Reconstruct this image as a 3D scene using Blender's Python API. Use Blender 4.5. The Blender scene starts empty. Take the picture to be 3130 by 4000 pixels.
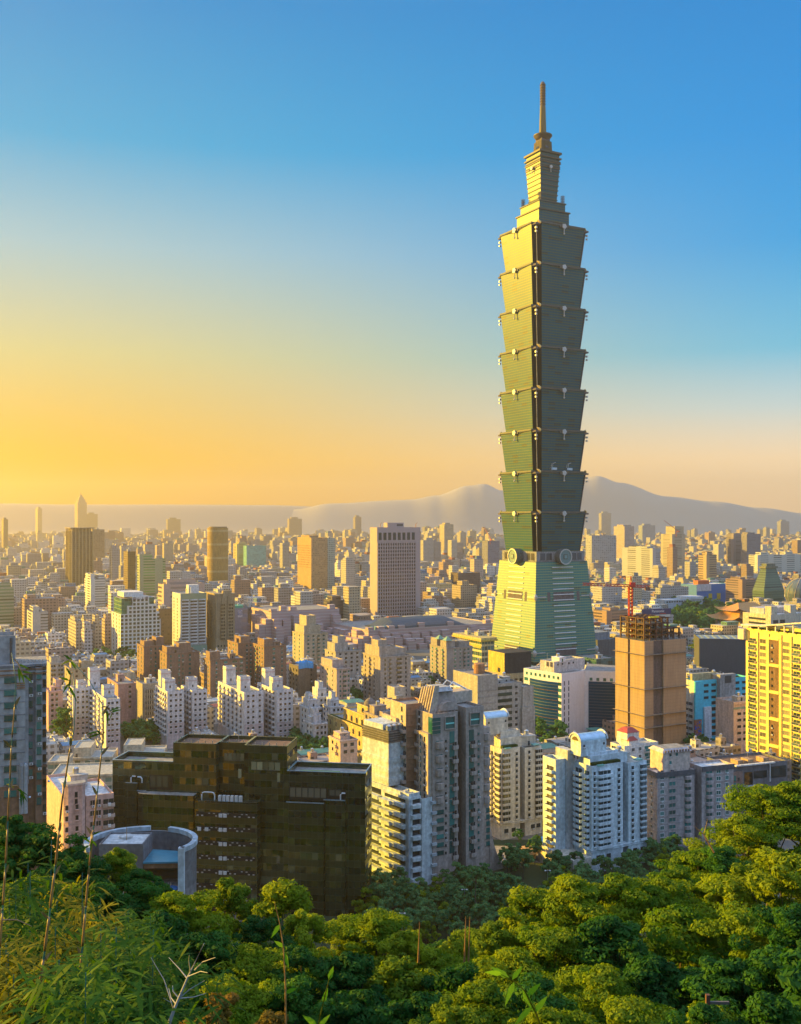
import bpy, math, random
from math import sin, cos, tan, pi, radians, sqrt, atan2, hypot, floor
rnd = random.Random(11)
scene = bpy.context.scene
COL = scene.collection
# ---------------------------------------------------------------- camera, sky, sun, exposure
F, CU, CV, CAMZ = 3930.0, 1565.0, 2030.0, 131.0      # focal length and principal point in photo pixels; eye height in metres
cam = bpy.data.cameras.new('camera'); camo = bpy.data.objects.new('camera', cam); COL.objects.link(camo)
cam.sensor_fit = 'VERTICAL'; cam.sensor_height = 36; cam.lens = 36*F/4000; cam.shift_y = 30/4000
cam.clip_start = 0.1; cam.clip_end = 60000
camo.location = (0, 0, CAMZ); camo.rotation_euler = (pi/2, 0, 0); scene.camera = camo
SUN_AZ, SUN_EL = radians(-73), radians(13.5)           # azimuth from +Y towards +X, elevation
sd = (sin(SUN_AZ)*cos(SUN_EL), cos(SUN_AZ)*cos(SUN_EL), sin(SUN_EL))
scene.view_settings.view_transform = 'Standard'; scene.view_settings.look = 'None'
scene.view_settings.exposure = 1.5; scene.view_settings.gamma = 1
scene.cycles.max_bounces = 6; scene.cycles.transparent_max_bounces = 8
scene.cycles.use_denoising = True

def lin(c):
    return tuple((x/255/12.92 if x/255 <= .04045 else ((x/255+.055)/1.055)**2.4) for x in c)

class NG:                                            # small helper for node graphs
    def __init__(s, tree):
        s.t = tree; s.n = tree.nodes; s.l = tree.links
    def new(s, ty, **k):
        n = s.n.new(ty)
        for a, v in k.items(): setattr(n, a, v)
        return n
    def put(s, sock, v):
        if isinstance(v, bpy.types.NodeSocket): s.l.new(v, sock)
        elif v is not None: sock.default_value = v
    def math(s, op, a, b=None, c=None):
        n = s.new('ShaderNodeMath', operation=op)
        for i, v in enumerate((a, b, c)):
            if v is not None: s.put(n.inputs[i], v)
        return n.outputs[0]
    def mix(s, f, a, b, blend='MIX'):
        n = s.new('ShaderNodeMix', data_type='RGBA', blend_type=blend)
        s.put(n.inputs[0], f)
        for i, v in ((6, a), (7, b)):
            s.put(n.inputs[i], v if isinstance(v, bpy.types.NodeSocket) else (*v[:3], 1))
        return n.outputs[2]
    def ramp(s, f, stops):
        n = s.new('ShaderNodeValToRGB'); e = n.color_ramp.elements
        while len(e) < len(stops): e.new(.5)
        for i, (p, c) in enumerate(stops):
            e[i].position = p; e[i].color = (*c[:3], 1)
        s.put(n.inputs[0], f)
        return n.outputs[0]
    def maprange(s, v, a, b, c=0, d=1, kind='LINEAR'):
        n = s.new('ShaderNodeMapRange', interpolation_type=kind)
        for i, x in enumerate((v, a, b, c, d)): s.put(n.inputs[i], x)
        return n.outputs[0]

world = bpy.data.worlds.new('World'); scene.world = world; world.use_nodes = True
g = NG(world.node_tree); g.n.clear()
out = g.new('ShaderNodeOutputWorld'); bg = g.new('ShaderNodeBackground'); g.l.new(bg.outputs[0], out.inputs[0])
sky = g.new('ShaderNodeTexSky', sky_type='NISHITA'); sky.sun_disc = False
sky.sun_elevation = SUN_EL; sky.sun_rotation = SUN_AZ; sky.altitude = 150; sky.dust_density = 3; sky.air_density = 1.2
tc = g.new('ShaderNodeTexCoord'); sx = g.new('ShaderNodeSeparateXYZ'); g.l.new(tc.outputs['Generated'], sx.inputs[0])
x_, y_, z_ = sx.outputs
hl = g.math('SQRT', g.math('ADD', g.math('MULTIPLY', x_, x_), g.math('MULTIPLY', y_, y_)))
side = g.math('DIVIDE', g.math('ADD', g.math('MULTIPLY', x_, sin(SUN_AZ)), g.math('MULTIPLY', y_, cos(SUN_AZ))), g.math('MAXIMUM', hl, .01))
tz = g.math('MULTIPLY', z_, 1.0)
def stops(*a):                                       # (elevation in degrees, sRGB)
    return [(max(0, sin(radians(e))), lin(c)) for e, c in a]
warm = g.ramp(tz, stops((0, (242, 166, 0)), (3.3, (250, 190, 10)), (9.1, (216, 210, 150)), (14.7, (160, 200, 212)), (20, (40, 172, 222)), (27, (0, 146, 212)), (50, (140, 165, 205)), (90, (155, 170, 200))))
cool = g.ramp(tz, stops((0, (285, 236, 180)), (3.3, (280, 246, 200)), (6, (205, 228, 232)), (9.1, (97, 198, 236)), (14.7, (0, 164, 234)), (20, (0, 150, 228)), (27, (0, 136, 214)), (50, (140, 165, 205)), (90, (155, 170, 200))))
anti = g.ramp(tz, stops((0, (85, 130, 155)), (6, (105, 145, 175)), (15, (125, 160, 205)), (30, (140, 166, 208)), (60, (148, 168, 204)), (90, (155, 170, 200))))
k1 = g.maprange(side, -.20, .62, 0, 1, 'SMOOTHSTEP'); k0 = g.maprange(side, -.8, -.24)
skyc = g.mix(k0, anti, g.mix(k1, cool, warm))
nish = g.mix(1.0, sky.outputs[0], (.1, .1, .1), 'MULTIPLY')
skyc = g.mix(.04, skyc, nish)
fill_gain = g.math('ADD', g.maprange(z_, sin(radians(32)), sin(radians(55)), 1.0, 2.2, 'SMOOTHSTEP'), g.math('MULTIPLY', g.math('SUBTRACT', 1, k0), .9))  # unseen sky overhead and behind brightened as added fill light
vm = g.new('ShaderNodeVectorMath', operation='SCALE'); g.l.new(skyc, vm.inputs[0]); g.l.new(fill_gain, vm.inputs['Scale']); skyc = vm.outputs[0]
g.l.new(skyc, bg.inputs[0]); bg.inputs[1].default_value = .36

sun = bpy.data.lights.new('sun', 'SUN'); sun.energy = 5.0; sun.angle = radians(.6); sun.color = (1.0, .62, .06)
suno = bpy.data.objects.new('sun', sun); COL.objects.link(suno)
suno.rotation_euler = (pi/2-SUN_EL, 0, pi-SUN_AZ)    # lamp shines along its -Z
suno.location = (sd[0]*900, sd[1]*900, 900)
HAZE = 9.0e-5

# ---------------------------------------------------------------- pixel helpers
def PX(u, Y): return (u-CU)/F*Y
def PZ(v, Y): return CAMZ-(v-CV)/F*Y
def UV(x, y, z): return CU+x/y*F, CV+(CAMZ-z)/y*F

# ---------------------------------------------------------------- materials
_mc = {}
def principled(name):
    m = bpy.data.materials.new(name); m.use_nodes = True
    g = NG(m.node_tree); p = g.n['Principled BSDF']
    return m, g, p
def W(r, gg, b, var=.27, rough=.85, sc=.22):         # plastered / tiled wall with soft weathering streaks
    k = ('W', r, gg, b, var, rough)
    if k in _mc: return _mc[k]
    m, g, p = principled('wall_paint')
    tc = g.new('ShaderNodeTexCoord'); mp = g.new('ShaderNodeMapping'); g.l.new(tc.outputs['Object'], mp.inputs[0])
    mp.inputs['Scale'].default_value = (sc*2, sc*2, sc*.35)
    n = g.new('ShaderNodeTexNoise'); g.l.new(mp.outputs[0], n.inputs[0]); n.inputs['Scale'].default_value = 1.3; n.inputs['Detail'].default_value = 5
    n2 = g.new('ShaderNodeTexNoise'); g.l.new(tc.outputs['Object'], n2.inputs[0]); n2.inputs['Scale'].default_value = .9; n2.inputs['Detail'].default_value = 3
    a = g.math('MULTIPLY', n.outputs[0], n2.outputs[0])
    f = g.maprange(a, .12, .42, 1-var*1.5, 1+var*.6)
    c = g.mix(1.0, (r, gg, b), g.ramp(f, [(0, (0, 0, 0)), (1, (1, 1, 1))]), 'MULTIPLY')
    vm = g.new('ShaderNodeVectorMath', operation='SCALE'); vm.inputs[0].default_value = (r, gg, b); g.l.new(f, vm.inputs['Scale'])
    g.l.new(vm.outputs[0], p.inputs['Base Color']); p.inputs['Roughness'].default_value = rough
    p.inputs['Specular IOR Level'].default_value = .3
    _mc[k] = m; return m
def GL(r, gg, b, rough=.08, ior=1.6, metal=0.0):     # window glass: dark tint, reflects the sky
    k = ('G', r, gg, b, rough, ior, metal)
    if k in _mc: return _mc[k]
    m, g, p = principled('window_glass')
    tc = g.new('ShaderNodeTexCoord'); oi = g.new('ShaderNodeObjectInfo')
    vm = g.new('ShaderNodeVectorMath', operation='SCALE'); vm.inputs[0].default_value = (r, gg, b)
    f = g.maprange(oi.outputs['Random'], 0, 1, .45, 1.7); g.l.new(f, vm.inputs['Scale'])
    g.l.new(vm.outputs[0], p.inputs['Base Color'])
    p.inputs['Roughness'].default_value = rough; p.inputs['IOR'].default_value = ior; p.inputs['Metallic'].default_value = metal
    _mc[k] = m; return m
def PL(r, gg, b, rough=.5, metal=0.0, name='paint'):
    k = ('P', r, gg, b, rough, metal)
    if k in _mc: return _mc[k]
    m, g, p = principled(name)
    n = g.new('ShaderNodeTexNoise'); tc = g.new('ShaderNodeTexCoord'); g.l.new(tc.outputs['Object'], n.inputs[0]); n.inputs['Scale'].default_value = .6; n.inputs['Detail'].default_value = 4
    vm = g.new('ShaderNodeVectorMath', operation='SCALE'); vm.inputs[0].default_value = (r, gg, b)
    g.l.new(g.maprange(n.outputs[0], .3, .7, .82, 1.12), vm.inputs['Scale']); g.l.new(vm.outputs[0], p.inputs['Base Color'])
    p.inputs['Roughness'].default_value = rough; p.inputs['Metallic'].default_value = metal
    _mc[k] = m; return m
def facade(wall, glass, bay=3.2, fh=3.3, lo=.22, hi=.78, zl=.3, zh=.8, roof=(.3, .29, .27), attr=False, grough=.15, lit=.35, wspec=.3, wrough=.8, gior=1.6, name='facade'):
    """wall with a regular window grid, laid out in the object's own metres"""
    k = ('F', wall, glass, bay, fh, lo, hi, zl, zh, roof, attr, grough, lit, wrough, gior)
    if k in _mc: return _mc[k]
    m, g, p = principled(name)
    tc = g.new('ShaderNodeTexCoord'); s = g.new('ShaderNodeSeparateXYZ'); g.l.new(tc.outputs['Object'], s.inputs[0])
    nn = g.new('ShaderNodeSeparateXYZ'); g.l.new(tc.outputs['Normal'], nn.inputs[0])
    ix = g.math('GREATER_THAN', g.math('ABSOLUTE', nn.outputs[0]), .6)
    u = g.math('ADD', g.math('MULTIPLY', s.outputs[0], g.math('SUBTRACT', 1, ix)), g.math('MULTIPLY', s.outputs[1], ix))
    ub = g.math('DIVIDE', u, bay); zb = g.math('DIVIDE', s.outputs[2], fh)
    fu = g.math('FRACT', ub); fz = g.math('FRACT', zb)
    ins = g.math('MULTIPLY', g.math('MULTIPLY', g.math('GREATER_THAN', fu, lo), g.math('LESS_THAN', fu, hi)), g.math('MULTIPLY', g.math('GREATER_THAN', fz, zl), g.math('LESS_THAN', fz, zh)))
    vert = g.math('LESS_THAN', g.math('ABSOLUTE', nn.outputs[2]), .5)
    ins = g.math('MULTIPLY', ins, vert)
    cv = g.new('ShaderNodeCombineXYZ'); g.l.new(g.math('FLOOR', ub), cv.inputs[0]); g.l.new(g.math('FLOOR', zb), cv.inputs[1]); g.l.new(ix, cv.inputs[2])
    wn = g.new('ShaderNodeTexWhiteNoise', noise_dimensions='3D'); g.l.new(cv.outputs[0], wn.inputs[0])
    gc = g.mix(g.maprange(wn.outputs[0], 0, 1, 0, 1), tuple(x*.5 for x in glass), tuple(min(1, x*1.6+lit*.05) for x in glass))
    mp = g.new('ShaderNodeMapping'); g.l.new(tc.outputs['Object'], mp.inputs[0]); mp.inputs['Scale'].default_value = (.3, .3, .07)
    nz = g.new('ShaderNodeTexNoise'); g.l.new(mp.outputs[0], nz.inputs[0]); nz.inputs['Detail'].default_value = 5
    fac = g.maprange(nz.outputs[0], .3, .7, .72, 1.12)
    if attr:
        at = g.new('ShaderNodeAttribute', attribute_name='Col'); wc = at.outputs[0]
    else:
        rg = g.new('ShaderNodeRGB'); rg.outputs[0].default_value = (*wall, 1); wc = rg.outputs[0]
    sc = g.new('ShaderNodeVectorMath', operation='SCALE'); g.l.new(wc, sc.inputs[0]); g.l.new(fac, sc.inputs['Scale'])
    n3 = g.new('ShaderNodeTexNoise'); g.l.new(tc.outputs['Object'], n3.inputs[0]); n3.inputs['Scale'].default_value = .09; n3.inputs['Detail'].default_value = 6
    rc = g.mix(g.maprange(n3.outputs[0], .3, .7), tuple(x*.6 for x in roof), tuple(x*1.35 for x in roof))
    if attr: rc = g.mix(.45, rc, wc)
    up = g.math('GREATER_THAN', nn.outputs[2], .5)
    c = g.mix(up, g.mix(ins, sc.outputs[0], gc), rc)
    g.l.new(c, p.inputs['Base Color'])
    g.l.new(g.maprange(ins, 0, 1, wrough, grough), p.inputs['Roughness']); p.inputs['IOR'].default_value = gior
    g.l.new(g.maprange(ins, 0, 1, wspec, .5), p.inputs['Specular IOR Level'])
    _mc[k] = m; return m
ROOF = None
# ---------------------------------------------------------------- meshes and objects
class MB:
    def __init__(s): s.v = []; s.f = []; s.m = []; s.col = None; s.cur = (.5, .5, .5)
    def add(s, vs, fs, m):
        o = len(s.v); s.v += vs; s.f += [tuple(i+o for i in f) for f in fs]; s.m += [m]*len(fs)
        if s.col is not None: s.col += [s.cur]*len(vs)
        return s
    def box(s, x0, x1, y0, y1, z0, z1, m, bottom=False):
        vs = [(x0, y0, z0), (x1, y0, z0), (x1, y1, z0), (x0, y1, z0), (x0, y0, z1), (x1, y0, z1), (x1, y1, z1), (x0, y1, z1)]
        fs = [(0, 1, 5, 4), (1, 2, 6, 5), (2, 3, 7, 6), (3, 0, 4, 7), (4, 5, 6, 7)]
        if bottom: fs.append((3, 2, 1, 0))
        return s.add(vs, fs, m)
    def vol(s, x0, x1, y0, y1, z0, z1, m, rm, par=.9, t=.3):    # walls with a parapet round a sunken roof
        o = [(x0, y0), (x1, y0), (x1, y1), (x0, y1)]; i = [(x0+t, y0+t), (x1-t, y0+t), (x1-t, y1-t), (x0+t, y1-t)]
        vs = [(*p, z0) for p in o]+[(*p, z1) for p in o]+[(*p, z1) for p in i]+[(*p, z1-par) for p in i]
        fs = []
        for a in range(4):
            b = (a+1) % 4
            fs += [(a, b, 4+b, 4+a), (4+a, 4+b, 8+b, 8+a), (8+a, 8+b, 12+b, 12+a)]
        s.add(vs, fs, m); s.add([(*p, z1-par) for p in i], [(0, 1, 2, 3)], rm)
        return s
    def prism(s, poly, z0, z1, m, capm=None, poly2=None, bottom=False):
        n = len(poly); q = poly2 or poly
        vs = [(*p, z0) for p in poly]+[(*p, z1) for p in q]
        s.add(vs, [(i, (i+1) % n, n+(i+1) % n, n+i) for i in range(n)], m)
        s.add([(*p, z1) for p in q], [tuple(range(n))], capm or m)
        if bottom: s.add([(*p, z0) for p in poly], [tuple(reversed(range(n)))], m)
        return s
    def strip(s, poly, z0, z1, m, poly2=None):
        n = len(poly); q = poly2 or poly
        return s.add([(*p, z0) for p in poly]+[(*p, z1) for p in q], [(i, (i+1) % n, n+(i+1) % n, n+i) for i in range(n)], m)
    def path(s, pts, rad, n, m, cap=True):           # tapered tube through points
        rings = []
        for i, p in enumerate(pts):
            a = pts[max(0, i-1)]; b = pts[min(len(pts)-1, i+1)]
            d = (b[0]-a[0], b[1]-a[1], b[2]-a[2]); L = sqrt(sum(x*x for x in d)) or 1; d = tuple(x/L for x in d)
            up = (0, 0, 1) if abs(d[2]) < .9 else (1, 0, 0)
            e = (d[1]*up[2]-d[2]*up[1], d[2]*up[0]-d[0]*up[2], d[0]*up[1]-d[1]*up[0]); L = sqrt(sum(x*x for x in e)); e = tuple(x/L for x in e)
            h = (d[1]*e[2]-d[2]*e[1], d[2]*e[0]-d[0]*e[2], d[0]*e[1]-d[1]*e[0])
            r = rad[i] if isinstance(rad, (list, tuple)) else rad
            rings.append([tuple(p[k]+r*(cos(2*pi*j/n)*e[k]+sin(2*pi*j/n)*h[k]) for k in range(3)) for j in range(n)])
        vs = [v for r in rings for v in r]; fs = []
        for i in range(len(pts)-1):
            fs += [(i*n+j, (i+1)*n+j, (i+1)*n+(j+1) % n, i*n+(j+1) % n) for j in range(n)]
        if cap: fs += [tuple(range(n)), tuple((len(pts)-1)*n+j for j in reversed(range(n)))]
        return s.add(vs, fs, m)
    def lathe(s, prof, n, m, cx=0, cy=0):            # prof: (r, z) from bottom to top
        vs = [(cx+r*cos(2*pi*j/n), cy+r*sin(2*pi*j/n), z) for r, z in prof for j in range(n)]; fs = []
        for i in range(len(prof)-1):
            fs += [(i*n+j, i*n+(j+1) % n, (i+1)*n+(j+1) % n, (i+1)*n+j) for j in range(n)]
        if prof[-1][0] > .01: fs.append(tuple((len(prof)-1)*n+j for j in range(n)))
        return s.add(vs, fs, m)
    def mesh(s, name, smooth=False):
        me = bpy.data.meshes.new(name); me.from_pydata(s.v, [], s.f)
        ms = []
        for m in s.m:
            if m not in ms: ms.append(m)
        for m in ms: me.materials.append(m)
        if len(ms) > 1:
            ix = {m: i for i, m in enumerate(ms)}
            me.polygons.foreach_set('material_index', [ix[m] for m in s.m])
        if s.col is not None:
            a = me.color_attributes.new('Col', 'FLOAT_COLOR', 'POINT')
            a.data.foreach_set('color', [x for c in s.col for x in (*c, 1)])
        if smooth: me.polygons.foreach_set('use_smooth', [True]*len(me.polygons))
        me.update(); return me
    def build(s, name, parent=None, loc=None, rz=0, smooth=False):
        return place(name, s.mesh(name, smooth), parent, loc, rz)
def place(name, me, parent=None, loc=None, rz=0, sc=None):
    o = bpy.data.objects.new(name, me); COL.objects.link(o)
    if parent: o.parent = parent
    if loc: o.location = loc
    if rz: o.rotation_euler = (0, 0, rz)
    if sc: o.scale = sc
    return o
def empty(name, loc, rz=0):
    o = bpy.data.objects.new(name, None); COL.objects.link(o); o.location = loc; o.rotation_euler = (0, 0, rz); o.empty_display_size = 2
    return o
def tag(o, label, cat, group=None, kind=None):
    o['label'] = label
    if cat: o['category'] = cat
    if group: o['group'] = group
    if kind: o['kind'] = kind
    return o
def struct(o, kind='structure', label=None):
    o['kind'] = kind
    if label: o['label'] = label
    return o
LM = []          # landmarks for relational labels: (phrase, u0, u1, vtop, vbottom)
NAMED = []       # (u0, u1, vtop, vbottom visible, Y) of the buildings set by hand
FOOT = []        # their footprints (x, y, radius)

# window and balcony units, cached so copies share one mesh
_uc = {}
def win_unit(spec):
    if spec in _uc: return _uc[spec]
    w, h, st, fm, gm = spec; b = MB(); h2 = w/2
    if st == 'ac':
        b.box(-.45, .45, -.5, .02, .05, .65, fm, True); b.path([(0, -.505, .35), (0, -.53, .35)], .22, 10, gm); _uc[spec] = b; return b
    if st == 'p':                                    # framed casement
        b.box(-h2, h2, -.05, .02, 0, h, gm); t = .11
        b.box(-h2-t, -h2, -.2, .02, -t, h+t, fm); b.box(h2, h2+t, -.2, .02, -t, h+t, fm)
        b.box(-h2, h2, -.2, .02, h, h+t, fm, True); b.box(-h2, h2, -.28, .02, -t, 0, fm)
        b.box(-.05, .05, -.12, -.055, 0, h, fm)
    elif st == 's':                                  # sill and hood only
        b.box(-h2, h2, -.05, .02, 0, h, gm)
        b.box(-h2-.2, h2+.2, -.45, .02, -.25, -.02, fm, True); b.box(-h2-.1, h2+.1, -.3, .02, h+.02, h+.2, fm, True)
        if w > 1.6: b.box(-.06, .06, -.13, -.055, 0, h, fm)
    elif st == 'b':                                  # projecting bay with slabs
        b.box(-h2, h2, -.7, .02, 0, h, gm, True)
        b.box(-h2-.15, h2+.15, -.85, .02, -.9, -.02, fm, True); b.box(-h2-.15, h2+.15, -.85, .02, h+.02, h+.2, fm, True)
        for x in (-h2/3, h2/3): b.box(x-.05, x+.05, -.78, -.705, 0, h, fm)
    elif st == 'f':                                  # deep frame
        b.box(-h2, h2, -.05, .02, 0, h, gm); t = .35
        b.box(-h2-t, -h2, -.5, .02, -t, h+t, fm); b.box(h2, h2+t, -.5, .02, -t, h+t, fm)
        b.box(-h2, h2, -.5, .02, h, h+t, fm, True); b.box(-h2, h2, -.5, .02, -t, 0, fm)
        b.box(-h2, h2, -.16, -.055, h*.38, h*.5, PL(.25, .75, .68, .3))
    else:                                            # 'd': plain pane with thin sill
        b.box(-h2, h2, -.06, .02, 0, h, gm); b.box(-h2-.08, h2+.08, -.2, .02, -.12, -.01, fm)
    _uc[spec] = b; return b
def bal_unit(spec):
    if spec in _uc: return _uc[spec]
    w, d, h, st, fm, gm = spec; b = MB(); h2 = w/2
    b.box(-h2+.25, h2-.25, -.06, .02, .15, 2.25, gm)
    b.box(-.05, .05, -.14, -.065, .15, 2.25, fm)
    if st == 'r':
        n = 8; pl = [(-h2*cos(pi*i/n), -d*sin(pi*i/n)**.7 if 0 < i < n else 0) for i in range(n+1)]
        b.prism([(p[0], p[1]) for p in pl], -.3, h, fm, bottom=True)
    elif st == 'g':
        b.box(-h2, h2, -d, .02, -.22, 0, fm, True); b.box(-h2, h2, -d, -d+.05, .02, h, gm)
        b.box(-h2, h2, -d-.03, -d+.08, h, h+.1, fm, True)
        b.box(-h2-.12, -h2, -d, .02, -.22, h+.1, fm); b.box(h2, h2+.12, -d, .02, -.22, h+.1, fm)
    else:
        b.box(-h2, h2, -d, .02, -.25, 0, fm, True); b.box(-h2, h2, -d, -d+.18, 0, h, fm)
        b.box(-h2, -h2+.15, -d+.18, .02, 0, h, fm); b.box(h2-.15, h2, -d+.18, .02, 0, h, fm)
    _uc[spec] = b; return b
_um = {}
def unit_mesh(kind, spec):
    k = (kind, spec)
    if k not in _um: _um[k] = (win_unit if kind != 'balcony' else bal_unit)(spec).mesh(kind)
    return _um[k]
def split_mesh(kind, spec):                         # pane and frame of a near window as two meshes
    k = ('split', spec)
    if k not in _um:
        b = win_unit(spec); r = []
        for want in (True, False):
            q = MB()
            for f, m in zip(b.f, b.m):
                if (m is spec[4]) == want: q.add([b.v[i] for i in f], [tuple(range(len(f)))], m)
            r.append(q.mesh(kind if want else 'frame'))
        _um[k] = tuple(r)
    return _um[k]
def ev(n, a, b): return [a+(i+.5)*(b-a)/n for i in range(n)]

class B:
    """one building: near corner at pixel (uc, vt) and depth Y; left face runs to u0, right face to u1"""
    def __init__(s, name, label, cat, u0, uc, u1, vt, Y, th=28.6, vb=None, d=None, w=None, group=None, short=None):
        s.name = name; s.th = radians(th); s.c, s.s = cos(s.th), sin(s.th)
        s.Y = Y; s.X = PX(uc, Y); s.u0, s.uc, s.u1 = u0, uc, u1
        s.h = PZ(vt, Y); s.vb = vb if vb else CV+CAMZ*F/Y
        s.w = w if w else s.R(u1); s.d = d if d else s.L(u0)
        s.root = empty(name, (s.X, Y, 0), s.th); tag(s.root, label, cat, group)
        s.parts = {}; s.units = []; s.subs = []
        ua = u0 if u0 is not None else uc; ub = u1 if u1 is not None else uc
        NAMED.append((min(ua, uc), max(ub, uc), vt, s.vb, Y))
        nx, ny = max(1, math.ceil(s.w/13)), max(1, math.ceil(s.d/13))
        for i in range(nx):
            for j in range(ny): FOOT.append((*s.world(s.w*(i+.5)/nx, s.d*(j+.5)/ny), max(s.w/nx, s.d/ny)*.55+3))
        if short: LM.append((short, min(ua, uc), max(ub, uc), vt, s.vb))
    def world(s, a, b): return s.X+a*s.c-b*s.s, s.Y+a*s.s+b*s.c
    def R(s, u):
        k = (u-CU)/F; return (k*s.Y-s.X)/(s.c-k*s.s)
    def L(s, u):
        k = (u-CU)/F; return (s.X-k*s.Y)/(s.s+k*s.c)
    def z(s, v): return max(0, PZ(v, s.Y))
    def mb(s, part='wall'):
        return s.parts.setdefault(part, [MB()])[-1]
    def new(s, part):
        m = MB(); s.parts.setdefault(part, []).append(m); return m
    def vol(s, a0, a1, b0, b1, z0, z1, m, rm=None, par=.9, t=.3):
        s.mb('wall').vol(a0, a1, b0, b1, z0, z1, m, rm or RF, par, t); return s
    def box(s, a0, a1, b0, b1, z0, z1, m, part='wall', bottom=True):
        (s.mb('wall') if part == 'wall' else s.new(part)).box(a0, a1, b0, b1, z0, z1, m, bottom); return s
    def unit(s, kind, face, aa, zz, spec, off=0.0):
        for z in zz:
            for a in aa:
                if face == 'R': s.units.append((kind, spec, (a, off-.02, z), 0))
                elif face == 'L': s.units.append((kind, spec, (off-.02, a, z), -pi/2))
                else: s.units.append((kind, spec, (s.w+off+.02, a, z), pi/2))
        return s
    def win(s, face, aa, zz, spec, off=0.0, kind='window'): return s.unit(kind, face, aa, zz, spec, off)
    def bal(s, face, aa, zz, spec, off=0.0): return s.unit('balcony', face, aa, zz, spec, off)
    def rooftop(s, seed, z=None, n=2, mat=None, a0=.1, a1=.9, b0=.15, b1=.85):
        r = random.Random(seed); z = (z if z is not None else s.h)-.9; m = mat or RFB
        for i in range(n):
            a = s.w*(a0+(a1-a0)*(i+.5)/n)+r.uniform(-1, 1); b = s.d*r.uniform(b0+.15, b1-.15)
            wa, wb, hh = r.uniform(2, 4), r.uniform(2, 3.5), r.uniform(2.6, 4.5)
            wa = min(wa, s.w*.3); wb = min(wb, s.d*.3)
            q = s.new('stair_tower'); q.box(a-wa, a+wa, b-wb, b+wb, z+.01, z+hh, m); q.box(a-wa-.25, a+wa+.25, b-wb-.25, b+wb+.25, z+hh, z+hh+.25, m, True)
            q.box(a-.5, a+.5, b-wb-.06, b-wb+.01, z+.3, z+2.2, GL(.03, .03, .03))
            t = MB(); s.subs.append((q, 'water_tank', t)); t.lathe([(1.0, z+hh+.26), (1.0, z+hh+2.0), (.5, z+hh+2.4)], 10, STEEL, a+r.uniform(-.6, .6), b)
        t = s.new('antenna'); a = s.w*r.uniform(.3, .7); b = s.d*r.uniform(.3, .7)
        t.path([(a, b, z), (a, b, z+4.5)], .07, 5, STEEL); t.path([(a-.8, b, z+4), (a+.8, b, z+4)], .05, 4, STEEL)
        return s
    def done(s, cap=100):
        for nm, lst in s.parts.items():
            for m in lst:
                if not m.v: continue
                o = m.build(nm, s.root)
                for par, sn, sm in s.subs:
                    if par is m: sm.build(sn, o)
        if s.root['category'].startswith('apartment'):
            r = random.Random(int(s.X*7)+3)
            for kind, spec, loc, rz in list(s.units):
                if kind == 'window' and spec[2] in 'sdp' and spec[0] < 2.3 and spec[1] < 2 and r.random() < .3:
                    e = spec[0]/2*.3; s.units.append(('air_conditioner', AC, (loc[0]+e*cos(rz), loc[1]+e*sin(rz), loc[2]-.82), rz))
        cnt = {}; rest = {}
        for kind, spec, loc, rz in s.units:
            cnt[kind] = cnt.get(kind, 0)+1
            if cnt[kind] <= cap:
                if s.Y < 430 and kind in ('window', 'bay_window'):
                    gm, fm = split_mesh(kind, spec); o = place(kind, gm, s.root, loc, rz); place('frame', fm, o)
                else: place(kind, unit_mesh(kind, spec), s.root, loc, rz)
            else: rest.setdefault(kind, []).append((spec, loc, rz))
        for kind, lst in rest.items():
            q = MB()
            for spec, loc, rz in lst:
                b = (win_unit if kind != 'balcony' else bal_unit)(spec); c, n = cos(rz), sin(rz); o = len(q.v)
                q.v += [(loc[0]+x*c-y*n, loc[1]+x*n+y*c, loc[2]+z) for x, y, z in b.v]
                q.f += [tuple(i+o for i in f) for f in b.f]; q.m += b.m
            o = q.build(kind, s.root); o['kind'] = 'stuff'
        return s
RF = W(.30, .29, .27, .3, .9, .12); RFB = W(.52, .48, .42); STEEL = PL(.5, .52, .54, .35, .8, 'steel')
AC = (.9, .6, 'ac', PL(.62, .62, .6, .5), PL(.1, .1, .1, .6))
FG = PL(.55, .55, .53, .5); FW = PL(.75, .74, .7, .5); FD = PL(.06, .06, .06, .4); FB = PL(.12, .08, .05, .5)
GD = GL(.025, .03, .032); GT = GL(.02, .12, .11); GBL = GL(.02, .07, .11); GC = GL(.16, .15, .12, .25)
# ---------------------------------------------------------------- ground, hillside, mountains
def noise2(x, y, s=0):
    return sin(x*1.3+s)*cos(y*1.7-s*2)+.5*sin(x*2.9-y*2.3+s*3)+.25*sin(x*6.1+y*5.3+s)
m, g, p = principled('ground')
tc = g.new('ShaderNodeTexCoord'); v = g.new('ShaderNodeTexVoronoi'); g.l.new(tc.outputs['Object'], v.inputs[0]); v.inputs['Scale'].default_value = .03
n = g.new('ShaderNodeTexNoise'); g.l.new(tc.outputs['Object'], n.inputs[0]); n.inputs['Scale'].default_value = .02; n.inputs['Detail'].default_value = 8
c = g.mix(g.maprange(n.outputs[0], .35, .65), (.07, .065, .055), (.2, .18, .15))
g.l.new(g.mix(g.math('MULTIPLY', v.outputs['Distance'], .03), c, (.05, .07, .03)), p.inputs['Base Color']); p.inputs['Roughness'].default_value = .95
b = MB(); b.add([(-5600, 60, 0), (5600, 60, 0), (5600, 11000, 0), (-5600, 11000, 0)], [(0, 1, 2, 3)], m)
struct(b.build('ground'))

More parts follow.
